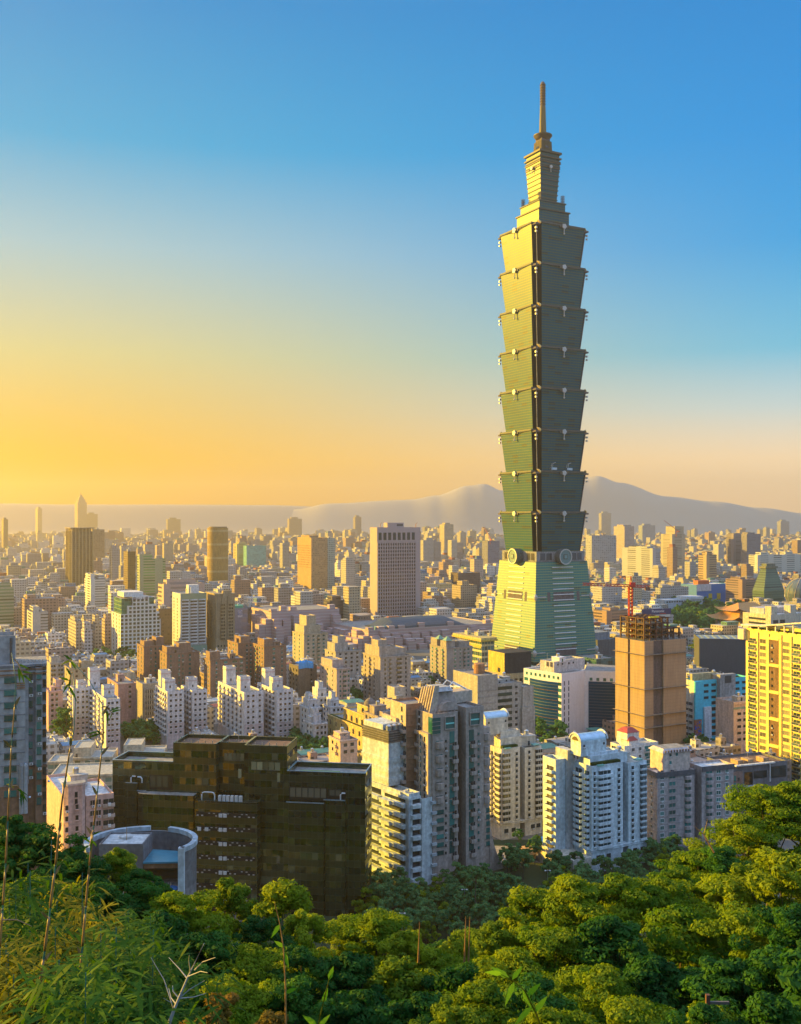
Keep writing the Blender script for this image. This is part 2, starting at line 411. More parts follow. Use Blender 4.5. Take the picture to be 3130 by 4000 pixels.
def hill_z(x, y):
    z = 125.4-.45*y+(.13*x if x > 0 else .05*x*0)+.9*noise2(x*.08, y*.08)
    if x < -5 and y < 130: z += min(4, (-5-x)*.12)
    return z
m, g, p = principled('hill_soil')
tc = g.new('ShaderNodeTexCoord'); n = g.new('ShaderNodeTexNoise'); g.l.new(tc.outputs['Object'], n.inputs[0]); n.inputs['Scale'].default_value = .5; n.inputs['Detail'].default_value = 8
g.l.new(g.ramp(n.outputs[0], [(.3, (.004, .018, .003)), (.5, (.012, .045, .006)), (.7, (.03, .085, .01))]), p.inputs['Base Color']); p.inputs['Roughness'].default_value = 1
b = MB(); nx, ny = 90, 110
xs = [-160+320*i/(nx-1) for i in range(nx)]; ys = [-15+320*j/(ny-1) for j in range(ny)]
vs = [(x, y, hill_z(x, y)+(.8*noise2(x*.5, y*.5, 2) if y > 15 else 0)) for y in ys for x in xs]
fs = [(j*nx+i, j*nx+i+1, (j+1)*nx+i+1, (j+1)*nx+i) for j in range(ny-1) for i in range(nx-1)]
b.add(vs, fs, m); struct(b.build('hill', smooth=True))

hazed_mountain = PL(.42, .39, .35, .95, 0, 'mountain')  # paler than wooded slopes, distance haze put into the base colour
def ridge(name, pts, Y, depth, seed, label):
    b = MB(); n = 150; rows = 14
    def prof(u):
        for (a, va), (c, vc) in zip(pts, pts[1:]):
            if a <= u <= c:
                t = (u-a)/(c-a); t = t*t*(3-2*t); return va+(vc-va)*t
        return pts[-1][1] if u > pts[-1][0] else pts[0][1]
    vs = []
    for j in range(rows+1):
        t = j/rows                                  # 0 foot in front, .6 crest, 1 foot behind
        f = (t/.6) if t <= .6 else (1-t)/.4
        f = f*f*(3-2*f)
        for i in range(n+1):
            u = pts[0][0]+(pts[-1][0]-pts[0][0])*i/n; y = Y+(t-.6)*depth
            top = PZ(prof(u), Y)+1.2*noise2(i*.21, seed, seed)
            vs.append((PX(u, Y), y, max(-.6, top*f*(1+.012*noise2(i*.11, j*.5, seed)*(1-f)))-.5*(j in (0, rows))))
    fs = [(j*(n+1)+i, j*(n+1)+i+1, (j+1)*(n+1)+i+1, (j+1)*(n+1)+i) for j in range(rows) for i in range(n)]
    b.add(vs, fs, hazed_mountain); struct(b.build(name, smooth=True), label=label)
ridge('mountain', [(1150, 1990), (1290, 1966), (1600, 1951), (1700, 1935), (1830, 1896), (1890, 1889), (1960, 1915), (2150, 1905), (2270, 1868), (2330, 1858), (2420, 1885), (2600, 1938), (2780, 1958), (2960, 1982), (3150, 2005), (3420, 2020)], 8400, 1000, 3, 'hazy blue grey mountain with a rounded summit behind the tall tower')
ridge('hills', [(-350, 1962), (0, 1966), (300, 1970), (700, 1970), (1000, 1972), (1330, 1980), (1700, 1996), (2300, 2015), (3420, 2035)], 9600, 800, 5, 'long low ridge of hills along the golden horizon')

# ---------------------------------------------------------------- the tall pagoda-like tower
def tglass(name, col, col2, band, rough, ior, bay=3.0, fh=4.5, dark=.16):
    m, g, p = principled(name)
    tc = g.new('ShaderNodeTexCoord'); s = g.new('ShaderNodeSeparateXYZ'); g.l.new(tc.outputs['Object'], s.inputs[0])
    nn = g.new('ShaderNodeSeparateXYZ'); g.l.new(tc.outputs['Normal'], nn.inputs[0])
    ix = g.math('GREATER_THAN', g.math('ABSOLUTE', nn.outputs[0]), .6)
    u = g.math('ADD', g.math('MULTIPLY', s.outputs[0], g.math('SUBTRACT', 1, ix)), g.math('MULTIPLY', s.outputs[1], ix))
    ub = g.math('DIVIDE', u, bay); zb = g.math('DIVIDE', s.outputs[2], fh)
    cv = g.new('ShaderNodeCombineXYZ'); g.l.new(g.math('FLOOR', g.math('DIVIDE', u, bay*2.5)), cv.inputs[0]); g.l.new(g.math('FLOOR', zb), cv.inputs[1]); g.l.new(ix, cv.inputs[2])
    wn = g.new('ShaderNodeTexWhiteNoise', noise_dimensions='3D'); g.l.new(cv.outputs[0], wn.inputs[0])
    dk = g.math('LESS_THAN', wn.outputs[0], dark)
    fz = g.math('FRACT', zb); win = g.math('MULTIPLY', g.math('GREATER_THAN', fz, .38), g.math('LESS_THAN', fz, .86))
    lines = g.math('LESS_THAN', g.math('FRACT', ub), .12)
    nz = g.new('ShaderNodeTexNoise'); g.l.new(tc.outputs['Object'], nz.inputs[0]); nz.inputs['Scale'].default_value = .06; nz.inputs['Detail'].default_value = 4
    c = g.mix(g.maprange(nz.outputs[0], .3, .7), col, col2)
    c = g.mix(g.math('MULTIPLY', g.math('MULTIPLY', dk, win), .65), c, (.03, .022, .02))
    c = g.mix(g.math('MULTIPLY', lines, .3), c, band)
    edge = g.math('LESS_THAN', g.math('FRACT', g.math('MULTIPLY', zb, 2)), .22)
    c = g.mix(edge, c, band)
    g.l.new(c, p.inputs['Base Color']); p.inputs['IOR'].default_value = ior; p.inputs['Specular Tint'].default_value = (.9, .82, .32, 1)   # golden evening reflection put into the specular tint
    g.l.new(g.maprange(edge, 0, 1, rough, .45), p.inputs['Roughness'])
    return m
TG = tglass('tower_glass', (.0, .06, .105), (.0, .08, .12), (.085, .115, .04), .38, 1.34)
TGB = tglass('tower_base_glass', (.006, .14, .165), (.010, .17, .175), (.25, .30, .13), .46, 1.62, 2.6, 4.5, .10)
TN = GL(.004, .012, .016, .6, 1.2); TRIM = PL(.075, .075, .055, .65, 0); TSILV = PL(.48, .46, .42, .5, .2); TGREY = W(.26, .26, .26); TLOUV = PL(.72, .72, .72, .4); TCOP = PL(.075, .055, .022, .6, 0)
TDARK = W(.14, .12, .12)
TY = 870.0; th = radians(28.6); tcx, tcy = PX(2095, TY), TY
ctr = (tcx+27.5*(cos(th)-sin(th)), tcy+27.5*(sin(th)+cos(th)))
def tz(v): return CAMZ-(v-CV)/F*TY
def tza(v): return CAMZ-(v-CV)/F*ctr[1]
tower = empty('landmark_tower', (*ctr, 0), th)
tag(tower, 'very tall green glass tower of eight flared tiers with a spire', 'skyscraper')
def notched(h, n): return [(-h+n, -h), (h-n, -h), (h-n, -h+n), (h, -h+n), (h, h-n), (h-n, h-n), (h-n, h), (-h+n, h), (-h+n, h-n), (-h, h-n), (-h, -h+n), (-h+n, -h+n)]
def sq(h): return [(-h, -h), (h, -h), (h, h), (-h, h)]
def seg_strips(b, z0, z1, h0, h1, n0, n1):
    pa, pb = notched(h0, n0), notched(h1, n1)
    for i in range(12):
        j = (i+1) % 12; long_ = i % 3 == 0
        b.add([(*pa[i], z0), (*pa[j], z0), (*pb[j], z1), (*pb[i], z1)], [(0, 1, 2, 3)], TG if long_ else TN)
def ruyi(parent, h, z, s=1.0, name='ruyi_ornament'):
    """cloud-shaped medallion with a hanging bar on each of the four faces"""
    for k in range(4):
        b = MB(); a = k*pi/2
        b.box(-5.2*s, 5.2*s, -.9, .3, -1.6*s, .1, TRIM, True)
        for q in range(9):                           # lobed disc
            pass
        n = 14; pl = [((2.5+.25*cos(5*2*pi*i/n))*s*cos(2*pi*i/n), (2.5+.25*cos(5*2*pi*i/n))*s*sin(2*pi*i/n)) for i in range(n)]
        vs = [(x, -2.0, y-.3) for x, y in pl]+[(x, -.9, y-.3) for x, y in pl]
        b.add(vs, [tuple(range(n))]+[(i, n+i, n+(i+1) % n, (i+1) % n) for i in range(n)], TSILV)
        b.path([(0, -1.3, -2.4*s), (0, -1.1, -7.4*s)], [.55*s, .45*s], 6, TSILV)
        b.lathe([(0.01, -9*s), (.85*s, -8.4*s), (1.1*s, -7.8*s), (.6*s, -7.0*s)], 8, TSILV, 0, -1.2)
        # slim arched eyebrow rising to both corners
        for sgn in (-1, 1):
            pts = [(sgn*(5.2+(h-11)*t)*1.0, -.45, -1.2*(1-t)**2*1.0+.3) for t in (0, .33, .66, 1)]
            b.path(pts, .26, 4, TRIM)
        o = b.build(name, parent, (h*sin(a), -h*cos(a), z), a)
lev = [389, 353.5, 317.4, 281.5, 245.7, 209.4, 173.3, 137.9, 103.1]
for i in range(8):
    z1, z0 = lev[i], lev[i+1]; b = MB()
    ht, hb = 29.7, 26.0; nt, nb = 6.3, 5.6
    seg_strips(b, z0, z1-1.0, hb, ht, nb, nt)
    b.strip(notched(ht, nt), z1-1.0, z1-1.0+.01, TRIM, notched(ht+.7, nt))
    b.prism(notched(ht+.7, nt), z1-.99, z1+.5, TRIM, W(.2, .2, .2))
    seg = b.build('tower_tier', tower)
    ruyi(seg, ht+.1, z1-1.2, .86)
    for k in range(4):                               # corner lamps and pipes in the notches
        a = k*pi/2; q = MB()
        q.path([(-hb+nb*.45, -hb+nb*.45, z0+1), (-ht+nt*.45, -ht+nt*.45, z1-2)], .35, 5, TGREY)
        q.box(-ht+1.2, -ht+2.8, -ht+1.2, -ht+2.8, z1-6, z1-4.4, TSILV, True); q.box(-ht+1.3, -ht+2.7, -ht+1.3, -ht+2.7, z1-9, z1-7.6, TSILV, True)
        q.box(-ht+.8, -ht+nt+.2, -ht+.8, -ht+nt+.2, z1-2.4, z1-1, TDARK, True)
        q.path([(-ht+nt-.4, -ht+.6, z1-1.4), (-ht+nt-1.8, -ht+1.6, z1+.8), (-ht+nt-3, -ht+3, z1+1.6)], [1.5, 1.0, .3], 6, PL(.6, .42, .12, .3, .6))
        q.build('corner_ornament', seg, None, a)
# base: truncated pyramid, recessed collar, four coin medallions
b = MB(); ZB = tz(2197)
hb0, hb1 = 34.8, 28.0
b.strip(sq(hb0), 0, 9, GL(.03, .08, .08), sq(hb0-.5)); b.strip(sq(hb0-.5), 9, ZB, TGB, sq(hb1)); b.prism(sq(hb1), ZB, ZB+.4, TRIM)
base = b.build('tower_base', tower)
b = MB(); b.prism(sq(26.2), ZB+.4, 103.2, TGREY); 
for k in range(4):
    pass
col_ = b.build('tower_collar', tower)
for k in range(4):
    a = k*pi/2; ca, sa = cos(a), sin(a)
    for x0, x1 in ((-22, -17), (-15.5, -10), (12, 17), (18.5, 23)):
        q = MB(); q.box(x0, x1, -.25, .02, 0, 6, GL(.05, .05, .06)); q.build('window', col_, (26.25*sa, -26.25*ca, ZB+1.6), a)
    q = MB(); n = 40; r = 6.9
    def ring(r, y): return [(r*cos(2*pi*i/n), y, r*sin(2*pi*i/n)) for i in range(n)]
    def join(b, A, C, m): o = A+C; b.add(o, [(i, n+i, n+(i+1) % n, (i+1) % n) for i in range(n)], m)
    join(q, ring(r, -7), ring(r, 1.5), W(.13, .15, .15)); join(q, ring(r-.9, -7.01), ring(r, -7.0), TSILV); join(q, ring(r-.9, -6.4), ring(r-.9, -7.01), TSILV)
    q.add(ring(r-.9, -6.4), [tuple(range(n))], PL(.12, .22, .22, .35))
    q.box(-2.1, 2.1, -6.75, -6.41, -2.1, 2.1, TRIM); q.box(-1.5, 1.5, -6.95, -6.76, -1.5, 1.5, PL(.16, .28, .28, .35))
    q.build('coin_medallion', tower, (26.6*sa, -26.6*ca, 98.6), a)
    def bz(v): return PZ(v, TY)
    def hh(z): return hb0-.5+(hb1-hb0+.5)*(z-9)/(ZB-9)
    q = MB()                                        # horizontal silver louvres up the middle of the face
    zz = bz(2218); i = 0
    while zz > 14:
        y = -hh(zz); q.box(-11.3, 11.3, y-.75, y+.1, zz-.3, zz+.35, TLOUV, True); zz -= 4.75 if i % 1 == 0 else 4.6; i += 1
    q.build('louvre_bars', base, None, a)
    for zc, hgt in ((bz(2333), 8), (bz(2548), 7)):
        y = -hh(zc)-.2; q = MB(); q.add([(-11, -hh(zc-hgt/2)-.12, zc-hgt/2), (11, -hh(zc-hgt/2)-.12, zc-hgt/2), (11, -hh(zc+hgt/2)-.12, zc+hgt/2), (-11, -hh(zc+hgt/2)-.12, zc+hgt/2)], [(0, 1, 2, 3)], TDARK)
        q.build('louvre_panel', base, None, a)
        w_ = hh(zc)
        for sg in (-1, 1):
            q = MB(); q.box(min(sg*(w_-1), sg*(w_-11)), max(sg*(w_-1), sg*(w_-11)), -w_-.7, -w_+.1, zc-.45, zc+.45, TSILV, True)
            q.build('silver_bar', base, None, a)
        q = MB(); q.lathe([(0.01, -3.2), (1.0, -2.6), (1.7, -1), (1.9, .6), (1.3, 2), (.4, 2.8)], 8, TSILV); q.build('corner_boss', base, (w_*sin(a)-w_*cos(a), -w_*cos(a)-w_*sin(a), zc), 0)
    for zc in (bz(2333),):
        for sg in (-1, 1):
            q = MB(); x = sg*16; q.add([(x-1.6, -hh(zc-4)-.12, zc-4), (x+1.6, -hh(zc-4)-.12, zc-4), (x+1.6, -hh(zc+4)-.12, zc+4), (x-1.6, -hh(zc+4)-.12, zc+4)], [(0, 1, 2, 3)], TDARK); q.build('vent_panel', base, None, a)
# crown
b = MB(); b.lathe([(16, 388), (19.5, 390), (23.5, 392.5), (23.5, 393.4), (15, 394.5)], 40, TCOP); b.build('round_canopy', tower, smooth=False)
b = MB(); b.prism(sq(16.6), 389.5, 404.5, TG, W(.2, .2, .2)); b.prism(sq(17.6), 404.5, 405.6, TCOP, bottom=True); b.prism(sq(14.2), 405.6, 413, TG); b.prism(sq(15.0), 413, 414, TRIM, bottom=True); b.build('stepped_podium', tower)
for k in range(4):
    a = k*pi/2; b = MB()
    for x in (-13.8, -12.6, -11.4):
        for y in (-13.8, -12.6, -11.4):
            X_, Y_ = x*cos(a)-y*sin(a), x*sin(a)+y*cos(a); b.path([(X_, Y_, 414), (X_, Y_, 421)], .18, 4, TDARK)
    for z in (416, 418.5, 421):
        for s_ in (-13.8, -11.4):
            for P, Q in (((-13.8, s_), (-11.4, s_)), ((s_, -13.8), (s_, -11.4))):
                f = lambda p: (p[0]*cos(a)-p[1]*sin(a), p[0]*sin(a)+p[1]*cos(a), z)
                b.path([f(P), f(Q)], .16, 4, TDARK)
    b.build('maintenance_frame', tower)
b = MB()
for i in range(9):
    t0 = i/9; t1 = (i+1)/9; z0 = 414+t0*38; z1 = 414+t1*38; a0 = 8.6+2.3*t0; a1 = 8.6+2.3*t1
    b.strip(sq(a0), z0, z1-.9, TG, sq(a1)); b.strip(sq(a1), z1-.9, z1-.89, TRIM, sq(a1+.55)); b.prism(sq(a1+.55), z1-.89, z1, TRIM)
for i in range(3):
    z = 441+i*4.4+4; b.prism(sq(11.1+i*.45), z, z+1.2, TCOP, bottom=True)
b.prism(sq(10.5), 452, 458.3, TG); b.prism(sq(12.2), 458.3, 460, TCOP, bottom=True)
crown = b.build('upper_crown', tower); ruyi(crown, 10.8, 446, .58)
b = MB(); b.prism(sq(6.1), 460, 471, W(.10, .08, .035), poly2=sq(5.6)); 
for k in range(4):
    a = k*pi/2; q = MB(); q.box(-1.8, 1.8, -.2, .02, 0, 1.8, GD); q.build('window', crown, (6.0*sin(a), -6.0*cos(a), 464.5), a)
b.prism(sq(4.6), 471, 473.5, TDARK); b.build('crown_shaft', tower)
b = MB(); b.lathe([(4.2, 472.4), (6.5, 474), (8.4, 476.6), (8.4, 477.4), (3.6, 477.4)], 32, TCOP); b.build('dish', tower)
b = MB(); b.prism([(3.4*cos(pi/8+pi*i/4), 3.4*sin(pi/8+pi*i/4)) for i in range(8)], 477.4, 503.5, W(.17, .14, .06, .1), poly2=[(2.6*cos(pi/8+pi*i/4), 2.6*sin(pi/8+pi*i/4)) for i in range(8)]); sp = b.build('spire', tower)
b = MB()
for i in range(8):
    z = 503.5+i*2.45; b.lathe([(2.2, z), (2.2, z+1.5), (2.75, z+1.8), (2.75, z+2.3), (2.2, z+2.45)], 14, W(.14, .10, .05, .1))
b.lathe([(2.2, 523), (2.1, 524), (1.5, 525.4), (.5, 526.2), (.01, 526.6)], 14, TDARK); b.build('spire_rings', sp)
for z, s_ in ((139, 1), (139, -1)):
    pass
b = MB()
for x in (-9, 8): 
    for k in (0, 1):
        y0 = -28.6+k*2
        b.path([(x-2, y0, 174), (x-1.4, y0, 180), (x+1.6, y0, 181)], .22, 4, STEEL)
    b.box(x-3, x+3, -28.8, -26.2, 174.5, 176.5, STEEL, True)
b.build('window_cradle', tower)
NAMED.append((1950, 2292, 323, 2610, 870)); LM.append(('the tall green tower', 1935, 2340, 330, 2610))
for i in range(-3, 4):
    for j in range(-3, 4): FOOT.append((ctr[0]+i*11, ctr[1]+j*11, 14))
# ---------------------------------------------------------------- buildings close to the hill
def FZ(b, v0, v1, n): return [b.z(v0)+i*(b.z(v1)-b.z(v0))/max(1, n-1) for i in range(n)]
GREY = W(.36, .37, .38); GREYD = W(.20, .21, .23); BRICK = W(.27, .15, .10); BRN = W(.20, .125, .085); CREAM = W(.66, .58, .44); WHITE = W(.70, .69, .66)
WHITE2 = W(.62, .63, .62); PINK = W(.62, .40, .33); BEIGE = W(.50, .42, .32); TAN = W(.42, .33, .22); CONC = W(.40, .38, .34); MAUVE = W(.46, .38, .36); YEL = W(.66, .52, .24)
TILE = W(.72, .70, .66)

def curtain():
    m, g, p = principled('dark_curtain_wall')
    tc = g.new('ShaderNodeTexCoord'); s = g.new('ShaderNodeSeparateXYZ'); g.l.new(tc.outputs['Object'], s.inputs[0])
    nn = g.new('ShaderNodeSeparateXYZ'); g.l.new(tc.outputs['Normal'], nn.inputs[0])
    ix = g.math('GREATER_THAN', g.math('ABSOLUTE', nn.outputs[0]), .6)
    u = g.math('ADD', g.math('MULTIPLY', s.outputs[0], g.math('SUBTRACT', 1, ix)), g.math('MULTIPLY', s.outputs[1], ix))
    ub = g.math('DIVIDE', u, 2.0); zb = g.math('DIVIDE', s.outputs[2], 2.3)
    cv = g.new('ShaderNodeCombineXYZ'); g.l.new(g.math('FLOOR', ub), cv.inputs[0]); g.l.new(g.math('FLOOR', zb), cv.inputs[1]); g.l.new(s.outputs[1], cv.inputs[2])
    cv2 = g.new('ShaderNodeCombineXYZ'); g.l.new(g.math('FLOOR', ub), cv2.inputs[0]); g.l.new(g.math('FLOOR', zb), cv2.inputs[1])
    wn = g.new('ShaderNodeTexWhiteNoise', noise_dimensions='2D'); g.l.new(cv2.outputs[0], wn.inputs[0])
    c = g.ramp(wn.outputs[0], [(0, (.002, .003, .003)), (.4, (.006, .009, .006)), (.62, (.02, .022, .012)), (.82, (.035, .035, .014)), (.93, (.06, .058, .026)), (1, (.12, .11, .06))])
    odd = g.math('GREATER_THAN', g.math('FRACT', g.math('MULTIPLY', g.math('FLOOR', zb), .5)), .25)
    c = g.mix(g.math('MULTIPLY', odd, .85), c, (.010, .012, .011))
    jt = g.math('MAXIMUM', g.math('LESS_THAN', g.math('FRACT', ub), .045), g.math('LESS_THAN', g.math('FRACT', zb), .04))
    c = g.mix(jt, c, (.055, .06, .06)); g.l.new(c, p.inputs['Base Color'])
    g.l.new(g.maprange(odd, 0, 1, .03, .3), p.inputs['Roughness']); p.inputs['IOR'].default_value = 2.2; p.inputs['Specular Tint'].default_value = (.6, .8, .45, 1)
    ge = g.new('ShaderNodeNewGeometry'); off = g.new('ShaderNodeVectorMath', operation='SUBTRACT'); g.l.new(wn.outputs['Color'], off.inputs[0]); off.inputs[1].default_value = (.5, .5, .5)
    sc = g.new('ShaderNodeVectorMath', operation='SCALE'); g.l.new(off.outputs[0], sc.inputs[0]); sc.inputs['Scale'].default_value = .11        # every pane sits at a slightly different angle
    ad = g.new('ShaderNodeVectorMath', operation='ADD'); g.l.new(ge.outputs['Normal'], ad.inputs[0]); g.l.new(sc.outputs[0], ad.inputs[1])
    no = g.new('ShaderNodeVectorMath', operation='NORMALIZE'); g.l.new(ad.outputs[0], no.inputs[0]); g.l.new(no.outputs[0], p.inputs['Normal'])
    return m
CW = curtain()
# ---- dark glass office block in the middle foreground
b = B('office_block', 'wide black glass office block with stepped roof behind the hillside trees', 'office building', None, 440, 1427, 2969, 344, th=-8, vb=3580, d=15, short='the black glass block')
w = b.w; h0 = b.h; hr = h0-1.6; hc = b.z(2893)
xa, xb = b.R(677), b.R(1122); LAWN = PL(.16, .25, .03, .9, 0, 'lawn'); RIMB = PL(.35, .45, .52, .25, .5)
b.mb().vol(0, xa, 0, 13, 0, h0, CW, RF, 1.6, .5)
b.mb().vol(xa, b.R(845), 0, 14, 0, hc, CW, BRN, 1.2, .4); b.mb().vol(b.R(845), b.R(955), 3.2, 14, 0, hc, CW, BRN, 1.2, .4); b.mb().vol(b.R(955), xb, 0, 14, 0, hc, CW, BRN, 1.2, .4)
b.mb().vol(xb, w, 0, 13, 0, hr, CW, RF, 1.6, .5)
b.mb('rear_wing').vol(w*.5, w-15, 15.1, 34, 0, 39, CW, RF)  # unseen wing added to shade the white terraced block
for a0, a1, z in ((0, xa, h0), (xb, w, hr)):
    q = b.new('roof_rim'); q.box(a0-.05, a1+.05, -.12, .35, z+.01, z+.25, RIMB, True); q.box(a0-.05, a1+.05, 12.6, 13.1, z+.01, z+.25, RIMB, True); q.box(a0-.08, a0+.3, .36, 12.59, z+.01, z+.25, RIMB, True); q.box(a1-.3, a1+.08, .36, 12.59, z+.01, z+.25, RIMB, True)
    b.box(a0+2.5, a0+(a1-a0)*.62, 2, 8, z-1.58, z-1.45, LAWN, 'roof_lawn')
# projecting lower blocks
zc1 = b.z(3100); b.mb().vol(b.R(778), b.R(1018), -4.2, -.01, 0, zc1, CW, RF, 1.0)
zl = b.z(3085); pl = [(b.R(560), -.01), (b.R(545), -1.2), (b.R(552), -2.8), (b.R(575), -3.6), (b.R(770), -3.6), (b.R(770), -.01)]
b.mb().prism(pl, 0, zl, CW, RF); b.mb().vol(b.R(497), b.R(542), -1.6, -.01, 0, b.z(3052), CW, RF)
b.mb().vol(b.R(1130), b.R(1268), -1.2, -.01, 0, b.z(3102), CW, RF); b.mb().vol(b.R(1275), b.R(1352), -1.2, -.01, 0, b.z(3088), CW, RF)
# recessed terraces as flat panels, their shade put into the dark colour, light glazing
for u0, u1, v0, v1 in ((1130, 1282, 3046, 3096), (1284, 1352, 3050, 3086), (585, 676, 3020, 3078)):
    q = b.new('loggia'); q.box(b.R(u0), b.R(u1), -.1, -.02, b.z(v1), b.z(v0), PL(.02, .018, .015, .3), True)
    n = int((u1-u0)/24)
    for i in range(n): q.box(b.R(u0+4+i*24), b.R(u0+24+i*24), -.16, -.11, b.z(v1-12), b.z(v0+3), GL(.10, .09, .06, .1), True)
for u0, u1, v in ((1122, 1270, 3103), (1268, 1352, 3089), (541, 577, 3082), (497, 543, 3053)):
    b.box(b.R(u0), b.R(u1), -1.45, -1.21, b.z(v), b.z(v)+.35, RIMB, 'terrace_rail')
GOL = GL(.20, .19, .11, .12)
for u0, u1, n, v, hh_, off in ((864, 944, 5, 2963, 2.4, 3.2), (981, 1096, 5, 2986, 2.6, 0), (930, 945, 1, 3020, 3, 0), (1082, 1096, 1, 3030, 3, 0), (1284, 1300, 1, 3327, 2.3, 0), (1295, 1350, 3, 3500, 2.2, 0), (1080, 1095, 1, 3338, 2.3, 0)):
    du = (u1-u0)/n
    for i in range(n): b.win('R', [(b.R(u0+du*i)+b.R(u0+du*(i+1)))/2], [b.z(v)], (round(b.R(u0+du)-b.R(u0)-.25, 1), hh_, 'd', FD, GOL), off=off)
for k in range(7):                                   # shelves of air conditioners between the floors
    v = 3158+54.2*k; q = b.new('service_slot'); z = b.z(v)
    q.box(b.R(784), b.R(1013), -4.3, -4.22, z, z+1.5, PL(.015, .015, .015, .5), True)
    for i, u in enumerate(range(786, 1010, 9)):
        if (i*7+k*3) % 11 < 6: q.box(b.R(u), b.R(u+7), -4.5, -4.31, z+.1+.9*((i+k) % 2), z+.45+.75*((i+k) % 2), PL(.42, .40, .36, .5), True)
    for u in ((872, 889) if k != 1 else (790, 818, 872, 889)): b.box(b.R(u), b.R(u+13), -4.75, -4.31, z-.05, z+1.1, PL(.6, .6, .58, .5), 'air_conditioner')
for u in (862, 878, 893, 909, 926, 942): b.box(b.R(u), b.R(u)+1.0, -2.6, -1.6, zc1-.98, zc1+1.5, PL(.6, .6, .58, .5), 'air_conditioner')
PIPEW = PL(.7, .72, .74, .3, .2)
def arch(part, u0, u1, v0, v1, y):
    q = b.new(part); a0, a1 = b.R(u0), b.R(u1); z0, z1 = b.z(v0), b.z(v1); r = min(.9, (a1-a0)/2)
    q.path([(a0, y, z0), (a0, y, z1-r), (a0+r*.3, y, z1-r*.3), (a0+r, y, z1), (a1-r, y, z1), (a1-r*.3, y, z1-r*.3), (a1, y, z1-r), (a1, y, z0)], .22, 6, PIPEW)
arch('vent_pipe', 800, 850, 3100, 3070, -3)
for u, v0, v1, s_ in ((515, 3052, 3027, 1), (558, 3052, 3029, -1), (1332, 3088, 3062, 1)):
    q = b.new('vent_pipe'); a = b.R(u); q.path([(a, -.6, b.z(v0)), (a, -.6, b.z(v1)-.6), (a+.5*s_, -.6, b.z(v1)), (a+1.6*s_, -.6, b.z(v1))], .24, 6, PIPEW)
for i in range(16):                                  # posts along the roof edge
    q = b.new('roof_post'); a = xa+(xb-xa)*(i+.5)/16; y = .6 if not b.R(845) < a < b.R(955) else 3.8
    q.path([(a, y, hc-1.2), (a, y, hc+.9)], .14, 5, STEEL)
q = b.new('antenna'); q.path([(b.R(905), 8, hc-1.1), (b.R(905), 8, hc+4)], .08, 5, STEEL)
b.done()

# ---- grey and brown tower at the left edge
b = B('apartment_tower', 'tall grey apartment tower with brown lower walls at the far left edge', 'apartment building', None, -70, 180, 2606, 250, th=20, vb=3300, d=16, short='the grey and brown tower')
h = b.h; zb = b.z(3010); W1 = (2.9, 1.6, 'd', FD, GT); R_ = b.R
segs = [(R_(-70), R_(100), 0), (R_(100), R_(112), .9), (R_(112), R_(140), 1.4), (R_(140), R_(166), .6), (R_(166), R_(182), 1.8)]
for i, (a0, a1, y) in enumerate(segs):
    b.mb().box(a0, a1, y, 16, zb if i > 1 else b.z(3080), h-.6-(i % 2)*.3, GREY if i != 2 else GREYD)
    b.mb().box(a0-.05, a1+.05, y-.06, 16.05, 0, (zb if i > 1 else b.z(3080))-.02, BRICK)
    for k, v in enumerate((2622, 2632, 2640)): b.mb().box(a0-.06, a1+.06, y-.12, 16.1, b.z(v+6), b.z(v), BRICK if k % 2 == 0 else GREY, True)
b.mb().prism([(R_(-70), -.1), (R_(100), -.1), (R_(140), 1.3), (R_(166), .5), (R_(184), 1.7), (R_(184), 16.2), (R_(-70), 16.2)], h-.55, h+.05, GREYD, RF)
b.mb().vol(R_(-70), R_(58), 3, 13, h+.06, b.z(2492), GREY, RF)
b.win('R', [R_(41)], FZ(b, 2673, 3123, 10), W1); b.win('R', [R_(135)-.9], FZ(b, 2668, 3050, 8), (.9, 1.6, 'd', FD, GT), 1.4)
b.win('R', [R_(153)], FZ(b, 2665, 3165, 11), (1.15, 1.8, 'd', FD, GT), .6); b.win('R', [R_(174)], FZ(b, 2650, 3200, 12), (.8, 1.9, 'd', FD, GD), 1.8)
for k in range(3):
    for u0, u1 in ((66, 98),): b.box(R_(u0), R_(u1), -.16, -.02, b.z(2674+k*9)-.35, b.z(2674+k*9), BRICK, 'brick_band')
for z in FZ(b, 2650, 3000, 8): b.box(R_(-70), R_(99), -.10, -.01, z-.1, z+.05, GREYD, 'joint_band')
for u in (84, 100):
    q = b.new('lamp_column'); q.lathe([(.55, b.z(3190)), (.55, b.z(3000)), (.3, b.z(2992))], 10, GREY, R_(u), -.6)
for u, v in ((81, 3130), (116, 3127), (191, 3070)):
    q = b.new('globe_lamp'); zz = b.z(v); q.lathe([(.01, zz-.35), (.25, zz-.25), (.36, zz), (.25, zz+.25), (.01, zz+.35)], 12, PL(.8, .8, .82, .1, .9), R_(u), -.8)
    q.path([(R_(u), .3, zz), (R_(u), -.5, zz)], .06, 5, STEEL)
q = b.new('roof_ladder')
for a in (R_(40), R_(46)): q.path([(a, 2.8, h), (a, 2.8, b.z(2500))], .1, 4, FD)
q = b.new('roof_frame')
for i in range(8):
    a = R_(70)+i*(R_(180)-R_(70))/8; q.path([(a, 3, h), (a, 3, h+.9)], .08, 4, STEEL); q.path([(a, 3, h+.9), (a+1.2, 6, h+.2)], .07, 4, STEEL)
b.done()

